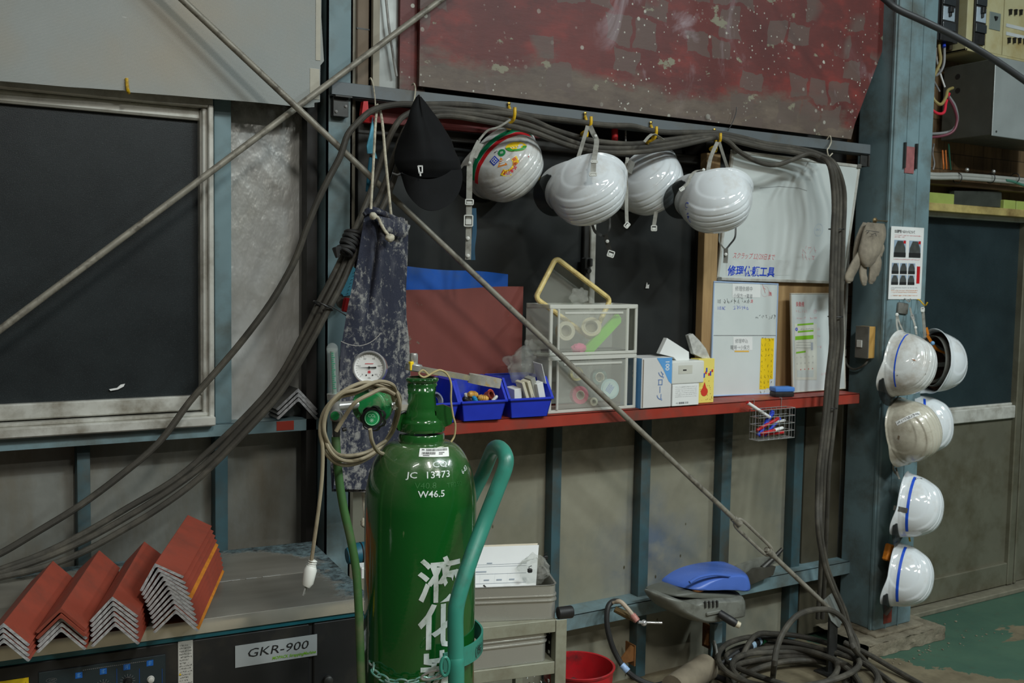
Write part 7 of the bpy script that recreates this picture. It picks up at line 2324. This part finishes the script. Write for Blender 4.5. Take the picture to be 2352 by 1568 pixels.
m=MB();m.bx((ox1+.005,YO+.02,oz-.02),(min(ox1+.055,fx0-.014),YO+.06,3.3),.003);m.build('side_cover',M('dark_brown_cover',(66,56,38),.5),t)
a_,b_=at(2156,92,YO),at(2191,-12,YO)
brk(2156,-12,2191,92,YO-.02,t)
YJ=2.86
jx0=at(2283,220,YJ).x;jx1=at(2480,220,YJ).x;jzt,jzb=at(2283,128,YJ).z,at(2283,312,YJ).z
t=thing('junction_box','big grey metal junction box under the cream switchboard','junction box',Matrix.Translation((jx0,YJ,jzb)))
m=MB();m.bx((jx0+.003,YJ+.004,jzb+.004),(jx1,YJ+.27,jzt-.008),.003);m.build('case',M('dull_grey_case',(84,86,80),.5,.3),t)
m=MB();m.bx((jx0,YJ,jzb),(jx1,YJ+.004,jzt),.002);lid=m.build('lid',M('brushed_grey_lid',(164,172,171),.3,.35,var=.1,vs=5),t)
m=MB()
for px,py in((2290,137),(2288,302)):m.lathe([(.005,0),(.005,.002),(0,.003)],wallm(at(px,py,YJ)),10)
m.build('screw',MAT['darksteel'],lid)
m=MB()
for px,py in((2199,176),(2199,208)):
 q=atx(px,py,jx0);m.cyl((jx0+.002,q.y,q.z),(jx0+.006,q.y,q.z),.013)
m.build('knockout',MAT['black'],t)
def wire(pts,r,mat,lab,grp=None):
 m=MB();m.tube([at(x,y,yy)for x,y,yy in pts],r,8,sm=6)
 tag(m.build('hanging_wire',mat),lab,'wire',grp)
redw=M('red_wire',(206,40,60),.4);bluew=M('blue_sleeve',(40,70,200),.4);yelw=M('olive_wire',(150,136,84),.45);greyw=M('grey_wire',(130,130,130),.45)
wire([(2142,92,3.04),(2143,110,3.03),(2144,130,3.02),(2138,155,3.01),(2124,175,3.0)],.007,redw,'red wire dropping out of the open breaker box')
wire([(2157,92,3.03),(2157,110,3.02),(2160,140,3.0),(2150,165,2.99),(2139,190,2.98),(2143,225,2.97),(2160,240,2.96),(2172,225,2.97),(2177,208,2.99),(2188,202,3.02)],.0072,yelw,'olive wire looping from the breaker box to the grey box')
wire([(2169,92,3.03),(2169,112,3.02),(2168,145,3.01),(2160,165,3.01),(2148,175,3.0)],.006,greyw,'grey wire with a blue sleeve under the breaker box')
wire([(2168,95,3.024),(2168.5,108,3.014)],.0078,bluew,'short blue insulating sleeve under the breaker box')
wire([(2128,225,3.0),(2135,245,2.98),(2152,260,2.97),(2168,258,2.97),(2173,235,2.98),(2180,215,3.0)],.0065,redw,'red wire looping low to the grey box')
wire([(2175,220,2.98),(2190,245,2.972),(2198,275,2.972),(2190,300,2.972),(2165,312,2.985),(2110,318,3.0)],.0062,M('maroon_wire',(110,50,64),.5),'maroon wire curving down and back behind the column')
wire([(2180,222,3.01),(2194,245,3.0),(2199,275,3.0),(2188,298,3.0),(2162,306,3.01),(2110,308,3.03)],.0062,greyw,'pale grey wire curving down beside the maroon one')
wire([(2150,110,3.035),(2152,140,3.03),(2160,170,3.03),(2170,200,3.03)],.004,MAT['white'],'thin white wire behind the olive one')
wire([(2141,178,3.03),(2150,195,3.03),(2158,210,3.03)],.004,greyw,'thin grey wire crossing behind the loops')
wire([(2145,330,3.1),(2142,352,3.1),(2146,375,3.1),(2143,390,3.1)],.004,greyw,'grey wire end below the loops')
wire([(2179,330,3.1),(2181,360,3.1),(2184,390,3.1)],.004,M('green_wire',(30,90,70),.5),'green earth wire end below the loops')
for k,px in enumerate((2166,2173)):wire([(px-1,345,3.09),(px,365,3.085),(px+1,377,3.08),(px+1,388,3.085)],.0035,M('orange_core%d'%k,(216,120,50),.5),'orange tipped wire end %s'%['nearer the column','nearer the green earth wire'][k])
m=MB();P_=[(2105,398,3.05),(2150,402,3.04),(2200,402,3.04),(2260,406,3.04),(2330,412,3.04),(2420,420,3.04)]
m.tube([at(x,y,yy)for x,y,yy in P_],.012,10,sm=5);m.tube([at(x,y+7,yy-.004)for x,y,yy in P_],.009,10,sm=5)
o=m.build('hanging_cable',M('grey_sheath',(150,152,146),.5));tag(o,'grey sheathed cables running along above the door','cable')
for k,px in enumerate((2199,2275,2331)):
 q=at(px,409,3.036);m=MB();m.torus(q,.024,.0026,basis(V((1,0,0)),UP),16,6)
 tag(m.build('cable_tie',MAT['black']),'black tie on the grey cables above the door, %s'%['closest to the column','middle one of three','furthest from the column'][k],'cable tie',None)
for k,(px,py)in enumerate(((2221,390),(2282,394))):
 m=MB();m.ell(at(px,py,3.06),.010,None,12,8);tag(m.build('bolt_head',MAT['steel']),['bolt head above the grey cables nearer the column','bolt head above the grey cables nearer the photo edge'][k],'bolt')
wire([(2310,414,3.03),(2330,418,3.03),(2352,426,3.03),(2420,450,3.03)],.007,M('green_sheath',(70,120,104),.5),'green earth cable beside the grey sheathed cables')
dx=3.93
def hb(name,py0,py1,px,Y,d_,mat,lab,x0=None,x1=None,cat='strip',kind=None):
 z1,z0=at(px,py0,Y).z,at(px,py1,Y).z
 o=MB().bx((x0 if x0 is not None else dx,Y,z0),(x1 if x1 is not None else 7.0,Y+d_,z1),.002).build(name,mat)
 return tag(o,lab,cat,None,kind)
hb('trim_13',418,430,2230,3.08,.08,M('brown_ledge',(110,88,66),.6,var=.2),'dark brown ledge board above the door',kind='structure')
hb('trim_14',472,490,2230,3.06,.1,M('cream_track',(182,166,104),.5,var=.12,dirt=(120,100,60),dirt_amt=.5,ds=6),'cream door track beam across the top of the grey door',kind='structure')
yg=M('yellow_green_block',(150,164,84),.55,var=.12)
for k,(a_,b_)in enumerate(((2122,2188),(2303,2330),(2332,2400))):
 z1,z0=at(a_+5,441+(a_-2122)*.1,3.09).z,at(a_+5,468+(a_-2122)*.09,3.09).z
 o=MB().bx((at(a_,455,3.09).x,3.08,z0),(at(b_,455,3.09).x,3.14,z1),.003).build('spacer_block',yg)
 tag(o,['yellow green block on the door track next to the column','small yellow green block on the door track further right','yellow green block on the door track cut by the photo edge'][k],'block')
c_=at(2190,446,3.1)
m=MB();P_=[at(x,y,3.1)for x,y in((2192,438),(2300,440),(2302,476),(2190,470))]
m.prism([(p.x,p.z)for p in P_],.03,frame(V((1,0,0)),V((0,0,1)),V((0,-1,0)),V((0,3.13,0))))
tag(m.build('metal_bracket',M('dark_grey_sheet',(62,66,60),.5,.2,var=.2)),'dark grey sheet bracket between the yellow green blocks','bracket')
m=MB();m.tube([at(1700,-260,2.85),at(1850,-140,2.66),at(1960,-56,2.55),at(2025,-8,2.5),at(2060,20,2.46),at(2120,48,2.42),at(2190,82,2.38),at(2260,122,2.34),at(2352,184,2.3),at(2480,282,2.24),at(2750,480,2.3),V((6.2,3.1,.9))],.0125,12,sm=6)
tag(m.build('hanging_cable',M('black_cable',(46,48,50),.5,var=.1)),'heavy black cable crossing the top right corner','cable')
def rackm(px,py,D,ang):
 p=atd(px,py,D)
 xd=(R0*math.cos(ang)+V((FWD.x,FWD.y,0)).normalized()*math.sin(ang)).normalized()
 return frame(xd,V((-xd.y,xd.x,0)),V((0,0,1)),p)
RK=rackm(1302,1412,2.98,math.radians(20))
rz=RK.translation.z
RKM=RK.copy();RKM.translation=V((RK.translation.x,RK.translation.y,0))
rk=thing('utility_rack','beige metal tray rack holding silver tins beside the green cylinder','rack',RKM)
rb=M('rack_beige',(150,150,132),.45,.15,var=.08,vs=6,dirt=(120,112,92),dirt_amt=.35,ds=8)
RW,RD=.62,.36
zt1=rz-.012
z2=atd(1120,1555,2.93).z+.03
for sx,y_ in((0,0),(0,RD),(-RW,0),(-RW,RD)):
 m=MB()
 x=sx
 m.bx((x-.036,y_-.002,.005),(x,y_+.002,zt1+.0),.001)
 m.bx((x-.036,y_-.002,.005),(x-.033,y_+(.03 if y_==0 else-.03),zt1+.0),.001)
 m.build('post',rb,rk,world=False)
m=MB()
for k in range(14):
 z=zt1-.02-k*.026
 for dx_ in(-.012,):
  pass
def tray(z):
 m=MB()
 m.bx((-RW+.01,.004,z-.004),(-.03,RD-.004,z),.001)
 m.bx((-RW+.01,.0,z-.036),(-.03,.004,z+.001),.001);m.bx((-RW+.01,RD-.004,z-.036),(-.03,RD,z+.001),.001)
 m.bx((-.034,.004,z-.036),(-.03,RD-.004,z+.001),.001)
 m.build('tray_shelf',rb,rk,world=False)
tray(zt1);tray(z2);tray(.10)
m=MB()
for y_ in(.05,.11,.17,.23,.29):
 for k in range(8):
  z=zt1-.05-k*.03
  m.bx((-.036,y_-.004,z-.008),(-.0325,y_+.004,z))
ms=MB();ms.bx((-.034,.03,z2),(-.0315,RD-.03,zt1-.03));sd_=ms.build('side_sheet',MAT['darksteel'],rk,world=False)
m.build('slots',MAT['whitepl'],sd_,world=False,smooth=0)
m=MB();m.lathe([(.0,-.03),(.018,-.03),(.0185,.012),(.016,.016),(0,.016)],frame(V((0,0,1)),V((0,1,0)),V((1,0,0)),V((.0,.01,zt1+.012)))@Matrix.Translation((.005,0,.006)),20);m.build('end_cap',MAT['black'],rk,world=False)
def tin(px,py,D,ang,w,d_,h,z,name,lab,open_=True):
 p=RKM@V((px,py,0));p.z=z
 xd=(R0*math.cos(ang)+V((FWD.x,FWD.y,0)).normalized()*math.sin(ang)).normalized()
 Mx=frame(xd,V((-xd.y,xd.x,0)),V((0,0,1)),p)
 t=thing(name,lab,'tin',Mx,'silver document tins on the rack')
 tm=M('tin_silver',(172,171,163),.26,.5,var=.06,vs=5)
 r=.022
 def outline(k,s=0):
  pts=[]
  for(cx,cy,a0)in((-r,r,-90),(-r,d_-r,0),(-w+r,d_-r,90),(-w+r,r,180)):
   for j in range(6):
    a=math.radians(a0+90*j/5)
    pts.append(V((cx+(r+s)*math.cos(a),cy+(r+s)*math.sin(a),k)))
  return pts
 def rings(levels):
  m=MB();n=24
  vs=[q for(z_,s)in levels for q in outline(z_,s)]
  fs=[(i*n+k,i*n+(k+1)%n,(i+1)*n+(k+1)%n,(i+1)*n+k)for i in range(len(levels)-1)for k in range(n)]
  m.add(vs,fs);return m,n,len(levels)
 if open_:
  m,n,L_=rings([(.002,-.002),(0,0),(h*.52,0),(h*.525,.004),(h*.56,.004),(h*.565,0),(h*.66,.0),(h*.665,.0035),(h*.70,.0035),(h*.705,0),(h-.004,0),(h,.003),(h+.0,-.003),(h-.004,-.003),(.006,-.003)])
  m.fs.append(tuple(range(n))[::-1]);m.ms.append(0)
  m.fs.append(tuple((L_-1)*n+k for k in range(n)));m.ms.append(0)
  m.build('tin_body',tm,t,world=False,smooth=30)
 else:
  m,n,L_=rings([(.002,-.002),(0,0),(h*.50,0),(h*.505,.004),(h*.54,.004),(h*.545,0),(h*.7,0)])
  m.fs.append(tuple(range(n))[::-1]);m.ms.append(0);m.fs.append(tuple((L_-1)*n+k for k in range(n)));m.ms.append(0)
  m.build('tin_body',tm,t,world=False,smooth=30)
  m,n,L_=rings([(h*.64,.001),(h*.64,.004),(h*.675,.005),(h*.68,.003),(h*.96,.003),(h,-.008)])
  m.fs.append(tuple((L_-1)*n+k for k in range(n)));m.ms.append(0)
  m.build('lid',tm,t,world=False,smooth=30)
 return t,Mx
ZA=zt1+.001
D1_=2.99
hA=(1392-1313)/F*D1_
t1_,TM=tin(-.03,.010,D1_,math.radians(10),.40,.2,hA,ZA,'document_tin','open silver tin with papers on the top tray of the rack')
t2_,TM2=tin(-.055,.012,3.02,math.radians(20),.43,.22,(1528-1445)/F*3.0+.006,z2+.001,'document_tin','closed silver tin on the lower tray of the rack',False)
pp=thing('paper_sheaf','printed white form sheets standing out of the open silver tin','papers',TM@Matrix.Translation((-.2,.14,.012)))
tm_i=TM
def pt_(px,py,yy):
 iv=TM.inverted();o_,d_=iv@CAM,iv.to_3x3()@ray(px,py)
 k=(yy-o_.y)/d_.y
 return o_+d_*k
c=[pt_(1255,1318,.06),pt_(1080,1322,.06),pt_(1080,1258,.22),pt_(1237,1250,.22),pt_(1246,1290,.12)]
m=MB()
def paper(u,v):
 a_=V((-.375,.035,.02)).lerp(V((-.06,.03,.02)),u);b_=V((c[2].x-.12,.225,c[2].z)).lerp(V((c[3].x,.215,c[3].z)),u)
 q=a_.lerp(b_,v);q.z+=.012*math.sin(PI*v);return TM@q
m.grid(paper,24,16,.004);m.build('sheets',MAT['white'],pp,smooth=60)
m=MB();m.grid(lambda u,v:paper(u,v)+V((0,.014,.0))+RT*.004+UP*.002,12,8,.003);m.build('under_sheets',M('cream_paper',(216,206,184),.6),pp)
m=MB()
def pl_(u,v):return paper(u,v)+(CAM-paper(u,v)).normalized()*.0015
def pline(u0,v0,u1,v1,w_=.004):
 m.add([pl_(u0,v0),pl_(u1,v1),pl_(u1,v1+w_),pl_(u0,v0+w_)],[(0,1,2,3)])
for v in(.62,.655,.5,.36,.29,.2):
 for k in range(10):pline(.2+.07*k,v,.2+.07*(k+1),v)
for u in(.3,.46,.6,.72):pline(u,.36,u+.003,.5,.02)
for k,(u,v)in enumerate(((.52,.67),(.33,.53),(.42,.53),(.47,.53),(.5,.4),(.62,.4),(.74,.4),(.3,.4))):pline(u,v,u+.05,v,.02)
m.build('form_lines',M('form_grey',(150,160,170),.6),pp,smooth=0,fix=False)
pen=MB();pen.tube([pl_(.5,.34),pl_(.6,.2)],.0022,8);o=pen.build('pencil',MAT['darksteel']);tag(o,'thin grey pencil lying on the forms in the open tin','pencil')
c_=TM@V((-.045,.12,hA+.012))
m=MB();m.ell(c_,(.045,.05,.04),None,30,18,lambda q,p:q*(1+.3*NZ.noise(p*2.5+V((2,0,0)))+.12*NZ.noise(p*6)));o=m.build('plastic_pouch',MAT['film'],smooth=20);tag(o,'crumpled clear pouch with black clips at the right end of the open tin','pouch')
for k,(px,py,lb)in enumerate(((1217,1310,'black binder clip beside the pencil in the open tin'),(1253,1280,'black clip on top of the clear pouch in the open tin'))):
 q=atd(px,py,3.02+.1*k);m=MB();m.box(q,(.014,.01,.012),RK,.002);m.tube([q,q+V((-.004,0,.012)),q+V((.006,0,.014))],.0012,6);tag(m.build('binder_clip',MAT['black']),lb,'clip')
g=random.Random(8)
for k in range(5):
 q=RKM@V((-.10-.09*k,.1+.04*(k%2),.10))
 m=MB();m.ell(q+V((0,0,.052)),(.045,.05,.04),None,20,12,lambda q_,p:q_*(1+.3*NZ.noise(p*2+V((k*3,0,0)))))
 tag(m.build('rag',M('dark_rag%d'%k,[(66,58,54),(50,54,60),(96,88,76),(60,40,36),(44,44,44)][k],.8,var=.3,vs=20)),'dark rag bundle on the lowest tray of the rack, number %d counted from the post'%(k+1),'rag','rags on the lowest tray')
zr=.30
c_=atz(1336,1530,zr);c_.y+=.02
Rr=(atz(1421,1524,zr)-c_).length
Rr=.125
bk=thing('bucket','red plastic bucket on the floor beside the rack','bucket',Matrix.Translation((c_.x,c_.y,0)))
m=MB();m.lathe([(0,.006),(Rr*.78,.004),(Rr*.8,.0),(Rr*.97,zr-.012),(Rr,zr-.010),(Rr*1.02,zr-.002),(Rr*1.0,zr),(Rr*.955,zr-.002),(Rr*.77,.012),(0,.010)],None,56)
m.build('pail',M('bucket_red',(176,26,34),.4,var=.1,vs=12,dirt=(70,40,40),dirt_amt=.35,ds=14),bk,world=False,smooth=40)
m=MB();m.tube([(Rr*1.0*math.cos(a),Rr*math.sin(a),zr-.02-.03*math.sin(a-1))for a in[1.0+.14*k for k in range(24)]],.003,8);m.build('bail_handle',MAT['darksteel'],bk,world=False)
m=MB();m.grid(lambda u,v:V((Rr*.93*v*math.cos(u*2*PI),Rr*.93*v*math.sin(u*2*PI),zr-.115+.025*NZ.noise(V((v*5*math.cos(u*6.28),v*5*math.sin(u*6.28),3)))+.02*v)),40,12,cu=True)
m.build('grimy_water',M('dark_sludge',(56,34,32),.35,var=.4,vs=18),bk,world=False,smooth=60)
YM=2.93
mk_c=at(1588,1368,YM)
MK=thing('welding_mask','blue and grey plastic mask with slots and a black handle on the low rail','mask',Matrix.Translation(mk_c))
gp=M('mask_grey',(120,122,114),.4,var=.12,vs=9,dirt=(70,68,60),dirt_amt=.4,ds=10)
def poly_shell(px_pts,Y0,d_,r_,mat,name,par,bulge=.02):
 P_=[at(x,y,Y0)for x,y in px_pts]
 c0=sum(P_,V((0,0,0)))/len(P_)
 P_=catmull(P_,4,True)
 n=len(P_);L=9
 def f(u,v):
  q=P_[int(round(u*n))%n]
  a=v*PI/2
  return V((c0.x+(q.x-c0.x)*(1-r_+r_*math.cos(a)),Y0-d_*math.sin(a),c0.z+(q.z-c0.z)*(1-r_+r_*math.cos(a))))
 m=MB();m.grid(f,n,L,cu=True)
 top=[f(k/n,1)for k in range(n)]
 cen=V((c0.x,Y0-d_*1.02,c0.z))
 m.add(top+[cen],[(k,(k+1)%n,n)for k in range(n)])
 bot=[f(k/n,0)for k in range(n)]
 m.add(bot+[V((c0.x,Y0,c0.z))],[((k+1)%n,k,n)for k in range(n)])
 return m.build(name,mat,par,smooth=50)
poly_shell([(1480,1356),(1496,1352),(1540,1366),(1570,1360),(1650,1356),(1686,1358),(1690,1394),(1684,1404),(1650,1410),(1608,1418),(1570,1417),(1530,1400),(1500,1382)],2.96,.11,.35,gp,'lower_shell',MK)
poly_shell([(1484,1352),(1512,1338),(1560,1340),(1620,1344),(1680,1352),(1640,1358),(1560,1358)],3.0,.12,.5,M('mask_dark_grey',(94,96,88),.5,var=.15),'inner_lip',MK)
bl_m=M('mask_blue',(78,112,196),.32,var=.08,vs=10)
poly_shell([(1520,1334),(1545,1312),(1580,1298),(1625,1290),(1664,1290),(1678,1304),(1680,1338),(1640,1337),(1600,1336),(1560,1337)],3.03,.16,.4,bl_m,'upper_shell',MK)
m=MB();P_=[at(x,y,2.868)for x,y in((1582,1338),(1600,1326),(1640,1320),(1676,1318),(1680,1330),(1650,1338))]
m.tube(catmull([at(x,y,2.868)for x,y in((1584,1337),(1606,1325),(1640,1319),(1676,1322))],5),.006,8);m.build('shell_lip',bl_m,MK)
m=MB();m.ell(at(1604,1352,2.90),(.03,.02,.012),None,20,10);m.build('leather_pad',M('brown_leather',(168,112,66),.6),MK)
m=MB()
for k in range(4):
 q=at(1620+k*9,1388-k*.6,2.847);m.box(q,(.007,.012,.026),None,.002)
m.build('slot',M('slot_dark',(54,54,50),.7),MK)
m=MB();m.box(at(1636,1406,2.85),(.07,.02,.014),None,.003);m.build('handle_mount',gp,MK)
m=MB();m.tube([at(1652,1408,2.84),at(1680,1426,2.80),at(1690,1432,2.79)],[.016,.017,.015],14);m.build('handle',MAT['black'],MK)
m=MB();m.tube([at(1689,1431,2.79),at(1699,1436,2.78)],[.013,.0125],14);m.build('handle_tip',M('cream_tip',(206,196,170),.5),MK)
m=MB();P_=[at(x,y,3.05)for x,y in((1678,1332),(1690,1300),(1740,1282),(1790,1272),(1782,1290),(1740,1310),(1710,1330))]
m.prism([(p.x,p.z)for p in P_],.02,frame(V((1,0,0)),V((0,0,1)),V((0,-1,0)),V((0,3.06,0))))
t=thing('dustpan','grey scoop with a dark handle leaning behind the blue and grey mask','scoop',Matrix.Translation(at(1730,1300,3.05)))
m.build('pan',gp,t,smooth=0)
m=MB();m.tube([at(1752,1304,3.03),at(1776,1282,3.02),at(1797,1260,3.01)],[.012,.010,.008],10);m.build('handle',MAT['darksteel'],t)
m=MB();P_=[at(x,y,3.0)for x,y in((1700,1340),(1740,1308),(1786,1302),(1780,1322),(1730,1344))]
m.prism([(p.x,p.z)for p in P_],.02,frame(V((1,0,0)),V((0,0,1)),V((0,-1,0)),V((0,3.03,0))));m.build('tray_lip',M('pan_dark',(66,64,56),.6),t,smooth=0)
t=thing('welding_lead','black welding lead with a taped metal clamp hooked over the low rail','lead',Matrix.Translation(at(1405,1390,3.0)))
m=MB();m.tube([at(x,y,yy)for x,y,yy in((1420,1380,3.02),(1406,1382,3.0),(1396,1396,2.99),(1394,1430,2.98),(1402,1470,2.97),(1416,1505,2.96),(1438,1538,2.93),(1470,1562,2.88),(1520,1580,2.84))],.0105,10,sm=6);m.build('cable',MAT['cable2'],t)
m=MB();q0,q1=at(1428,1526,2.945),at(1442,1541,2.925);m.tube([q0,q1],.0125,12);m.build('label_sleeve',M('pale_blue_sleeve',(150,180,220),.5,var=.3,vs=60),t)
m=MB();m.tube([at(1408,1384,2.985),at(1424,1381,2.96),at(1440,1396,2.94),(at(1453,1412,2.92))],[.006,.0085,.0085,.009],10,sm=5);m.build('bare_arm',M('pale_arm',(176,160,140),.5,var=.15),t)
m=MB();m.tube([at(1452,1411,2.92),at(1464,1426,2.90)],[.012,.012],12)
for k in range(3):m.torus(at(1455+3*k,1415+4*k,2.915-.004*k),.0115,.0025,basis(at(1464,1426,2.9)-at(1452,1411,2.92),UP),14,6)
m.build('taped_joint',M('pink_wire_wrap',(176,120,110),.5,var=.3,vs=60),t)
m=MB();m.ell(at(1479,1430,2.895),.012,None,12,8);m.cyl(at(1466,1428,2.90),at(1484,1430,2.89),.006);m.cyl(at(1485,1429,2.89),at(1521,1430,2.86),.0042);m.build('rod_holder',MAT['chrome'],t)
m=MB();m.tube([at(1412,1398,2.99),at(1440,1412,2.96),at(1458,1424,2.94)],[.012,.014,.008],10);m.build('lower_jaw',M('dull_brass_jaw',(110,92,60),.5,.5),t)
for k,(pl,lb)in enumerate((([(1418,1520),(1448,1480),(1456,1486),(1456,1516),(1430,1522)],'rusty triangular gusset at the wall foot beside the red bucket'),([(1615,1478),(1624,1446),(1634,1442),(1636,1472),(1624,1482)],'rusty triangular gusset at the wall foot below the mask'))):
 P_=[at(x,y,3.06)for x,y in pl]
 m=MB();m.prism([(p.x,p.z)for p in P_],.006,frame(V((1,0,0)),V((0,0,1)),V((0,-1,0)),V((0,3.06,0))))
 m.bx((P_[2].x-.004,3.05,P_[4].z-.02),(P_[2].x+.002,3.11,P_[2].z+.01))
 tag(m.build('gusset',M('rust%d'%k,(122,80,40),.8,var=.35,vs=20)),lb,'gusset')
a,b=at(1638,1432,3.03),at(1655,1474,3.03)
m=MB();m.bx((a.x,3.02,b.z),(b.x,3.05,a.z),.002);m.bx((a.x+.0,3.035,.003),(a.x+.008,3.045,b.z+.05),.002)
tag(m.build('stub_post',MAT['blue']),'short blue stub post at the wall foot under the mask handle','post')
CC=atz(1812,1538,.06)
FLC=thing('cable_coil','big loose coil of thick grey cable on the floor by the wide column','cable coil',Matrix.Translation((CC.x,CC.y,0)))
g=random.Random(21)
m=MB()
pts=[]
turns=8
N_=turns*14
for k in range(N_+1):
 a=k/14*2*PI+2.0
 tt=k/14
 rx=.345-.035*(tt%4)+.045*math.sin(tt*2.3);ry=.275-.03*(tt%3.3)+.04*math.cos(tt*1.7)
 z=.014+.026*(tt%5)*.8+.012*math.sin(a*2+tt)
 pts.append(V((CC.x+.03*math.sin(tt*1.9)+rx*math.cos(a),CC.y-.02+.03*math.cos(tt*2.7)+ry*math.sin(a),max(.0125,z))))
m.tube(pts,.0115,10,sm=4)
m.build('cable',MAT['cable'],FLC)
def floorcable(pts,r,lab,mat=MAT['cable']):
 m=MB();m.tube([V(p)for p in pts],r,10,sm=6)
 return tag(m.build('cable',mat),lab,'cable')
lp=[(1778,1530,2.62),(1784,1490,2.64),(1800,1450,2.66),(1830,1414,2.68),(1870,1400,2.70),(1910,1402,2.70),(1940,1426,2.69),(1954,1462,2.66),(1962,1490,2.62)]
m=MB();m.tube([atz(1775,1556,.02)]+[at(x,y,yy)for x,y,yy in lp]+[atz(2000,1530,.02),atz(2060,1575,.014)],.0115,10,sm=6)
m.build('cable',MAT['cable'],FLC)
m=MB();m.tube([atz(1940,1475,.06),atz(2000,1505,.04),atz(2060,1540,.02),atz(2130,1580,.013),atz(2220,1640,.013)],.0115,10,sm=6);m.build('cable',MAT['cable'],FLC)
floorcable([atz(1480,1580,.012),atz(1560,1562,.012),atz(1640,1552,.012),atz(1700,1585,.012),atz(1760,1640,.012)],.011,'dark cable lying along the floor in front of the wall foot',MAT['cable2'])
floorcable([atz(1640,1530,.02),atz(1662,1520,.04),atz(1690,1500,.06),atz(1712,1490,.075)],.010,'dark cable leading into the striped connector',MAT['cable2'])
t=thing('cable_connector','black cable connector with pale bands and a green end on the floor','connector',Matrix.Translation(atz(1720,1486,.08)))
q0,q1=atz(1704,1494,.075),atz(1756,1464,.085)
d_=q1-q0
m=MB();m.tube([q0,q0+d_*.3,q0+d_*.32,q0+d_*.8],[.013,.015,.019,.018],14);m.build('body',MAT['black'],t)
m=MB();m.tube([q0+d_*.34,q0+d_*.48],.0196,14);m.tube([q0+d_*-.55+V((0,0,-.02)),q0+d_*-.42+V((0,0,-.018))],.0118,12);m.tube([q0+d_*.66,q0+d_*.74],.0188,14);m.build('pale_band',M('pale_band',(160,188,210),.5,var=.25,vs=60),t)
m=MB();m.tube([q0+d_*.8,q1],[.021,.021],14);m.build('green_collar',M('green_collar',(24,110,66),.4),t)
m=MB();m.tube([atz(1545,1580,.051),atz(1622,1532,.056)],[.05,.055],20);tag(m.build('paper_tube',M('dusty_tube',(128,118,100),.8,var=.2,vs=12)),'dusty brown tube lying on the floor left of the cable coil','tube')
m=MB();m.tube([atz(1640,1440,.0)if False else at(1640,1470,3.0),at(1646,1496,2.98),at(1644,1514,2.96)],.006,8,sm=4);tag(m.build('thin_pipe',MAT['greyplastic']),'thin grey rod hanging down from the stub post','rod')
g=random.Random(5)
m=MB()
for k in range(40):
 x,y=xa+g.uniform(-.1,.75),g.uniform(2.72,3.04)
 if xa-.16<x<xa+.40 and y>2.80:y=2.72+g.random()*.06
 s=g.uniform(.002,.007);m.ell(V((x,y,s*.4)),(s,s*g.uniform(.5,1),s*.5),Matrix.Rotation(g.random()*3,4,'Z'),6,4)
tag(m.build('grit',MAT['concrete'],smooth=0),'loose grit scattered round the column footing','grit',None,'stuff')
cd=bpy.data.cameras.new('camera');cam=bpy.data.objects.new('camera',cd);C.objects.link(cam)
cam.matrix_world=frame(RT,UP,-FWD,CAM)
cd.sensor_width=36;cd.lens=F/PW*36;cd.clip_start=.05;cd.clip_end=60
cd.dof.use_dof=True;cd.dof.focus_distance=2.25;cd.dof.aperture_fstop=11
bpy.context.scene.camera=cam
def lamp(x,y,z,sx,sy,w,col=(1,.98,.93),rot=(0,0,0)):
 l=bpy.data.lights.new('ceiling_tube','AREA');l.shape='RECTANGLE';l.size=sx;l.size_y=sy;l.energy=w;l.color=col
 o=bpy.data.objects.new('ceiling_tube',l);C.objects.link(o);o.location=(x,y,z);o.rotation_euler=rot
 return o
WARM=(1.0,.985,.92)
COOL=(.87,.98,1.0)
lamp(2.8,-.7,4.3,1.2,.24,135,COOL)
lamp(.8,-1.2,4.3,.24,1.2,95,WARM)
lamp(4.8,-.6,4.3,.24,1.2,100,COOL)
lamp(-1.2,-.5,4.4,1.2,.12,26,WARM)
lamp(2.4,-3.4,4.5,1.2,.12,70,WARM)
w=bpy.data.worlds.new('hall');bpy.context.scene.world=w;w.use_nodes=True
nt=w.node_tree
bg=nt.nodes['Background']
tc=nt.nodes.new('ShaderNodeTexCoord');sp_=nt.nodes.new('ShaderNodeSeparateXYZ');rp_=nt.nodes.new('ShaderNodeValToRGB')
nt.links.new(tc.outputs['Generated'],sp_.inputs[0]);nt.links.new(sp_.outputs['Z'],rp_.inputs[0])
e_=rp_.color_ramp.elements
e_[0].position,e_[0].color=.3,(.035,.036,.033,1)
e_[1].position,e_[1].color=.7,(.13,.137,.13,1)
nt.links.new(rp_.outputs[0],bg.inputs[0]);bg.inputs[1].default_value=.85
sc=bpy.context.scene
sc.view_settings.view_transform='Standard';sc.view_settings.look='None';sc.view_settings.gamma=1;sc.view_settings.use_curve_mapping=False
sc.view_settings.exposure=0.0
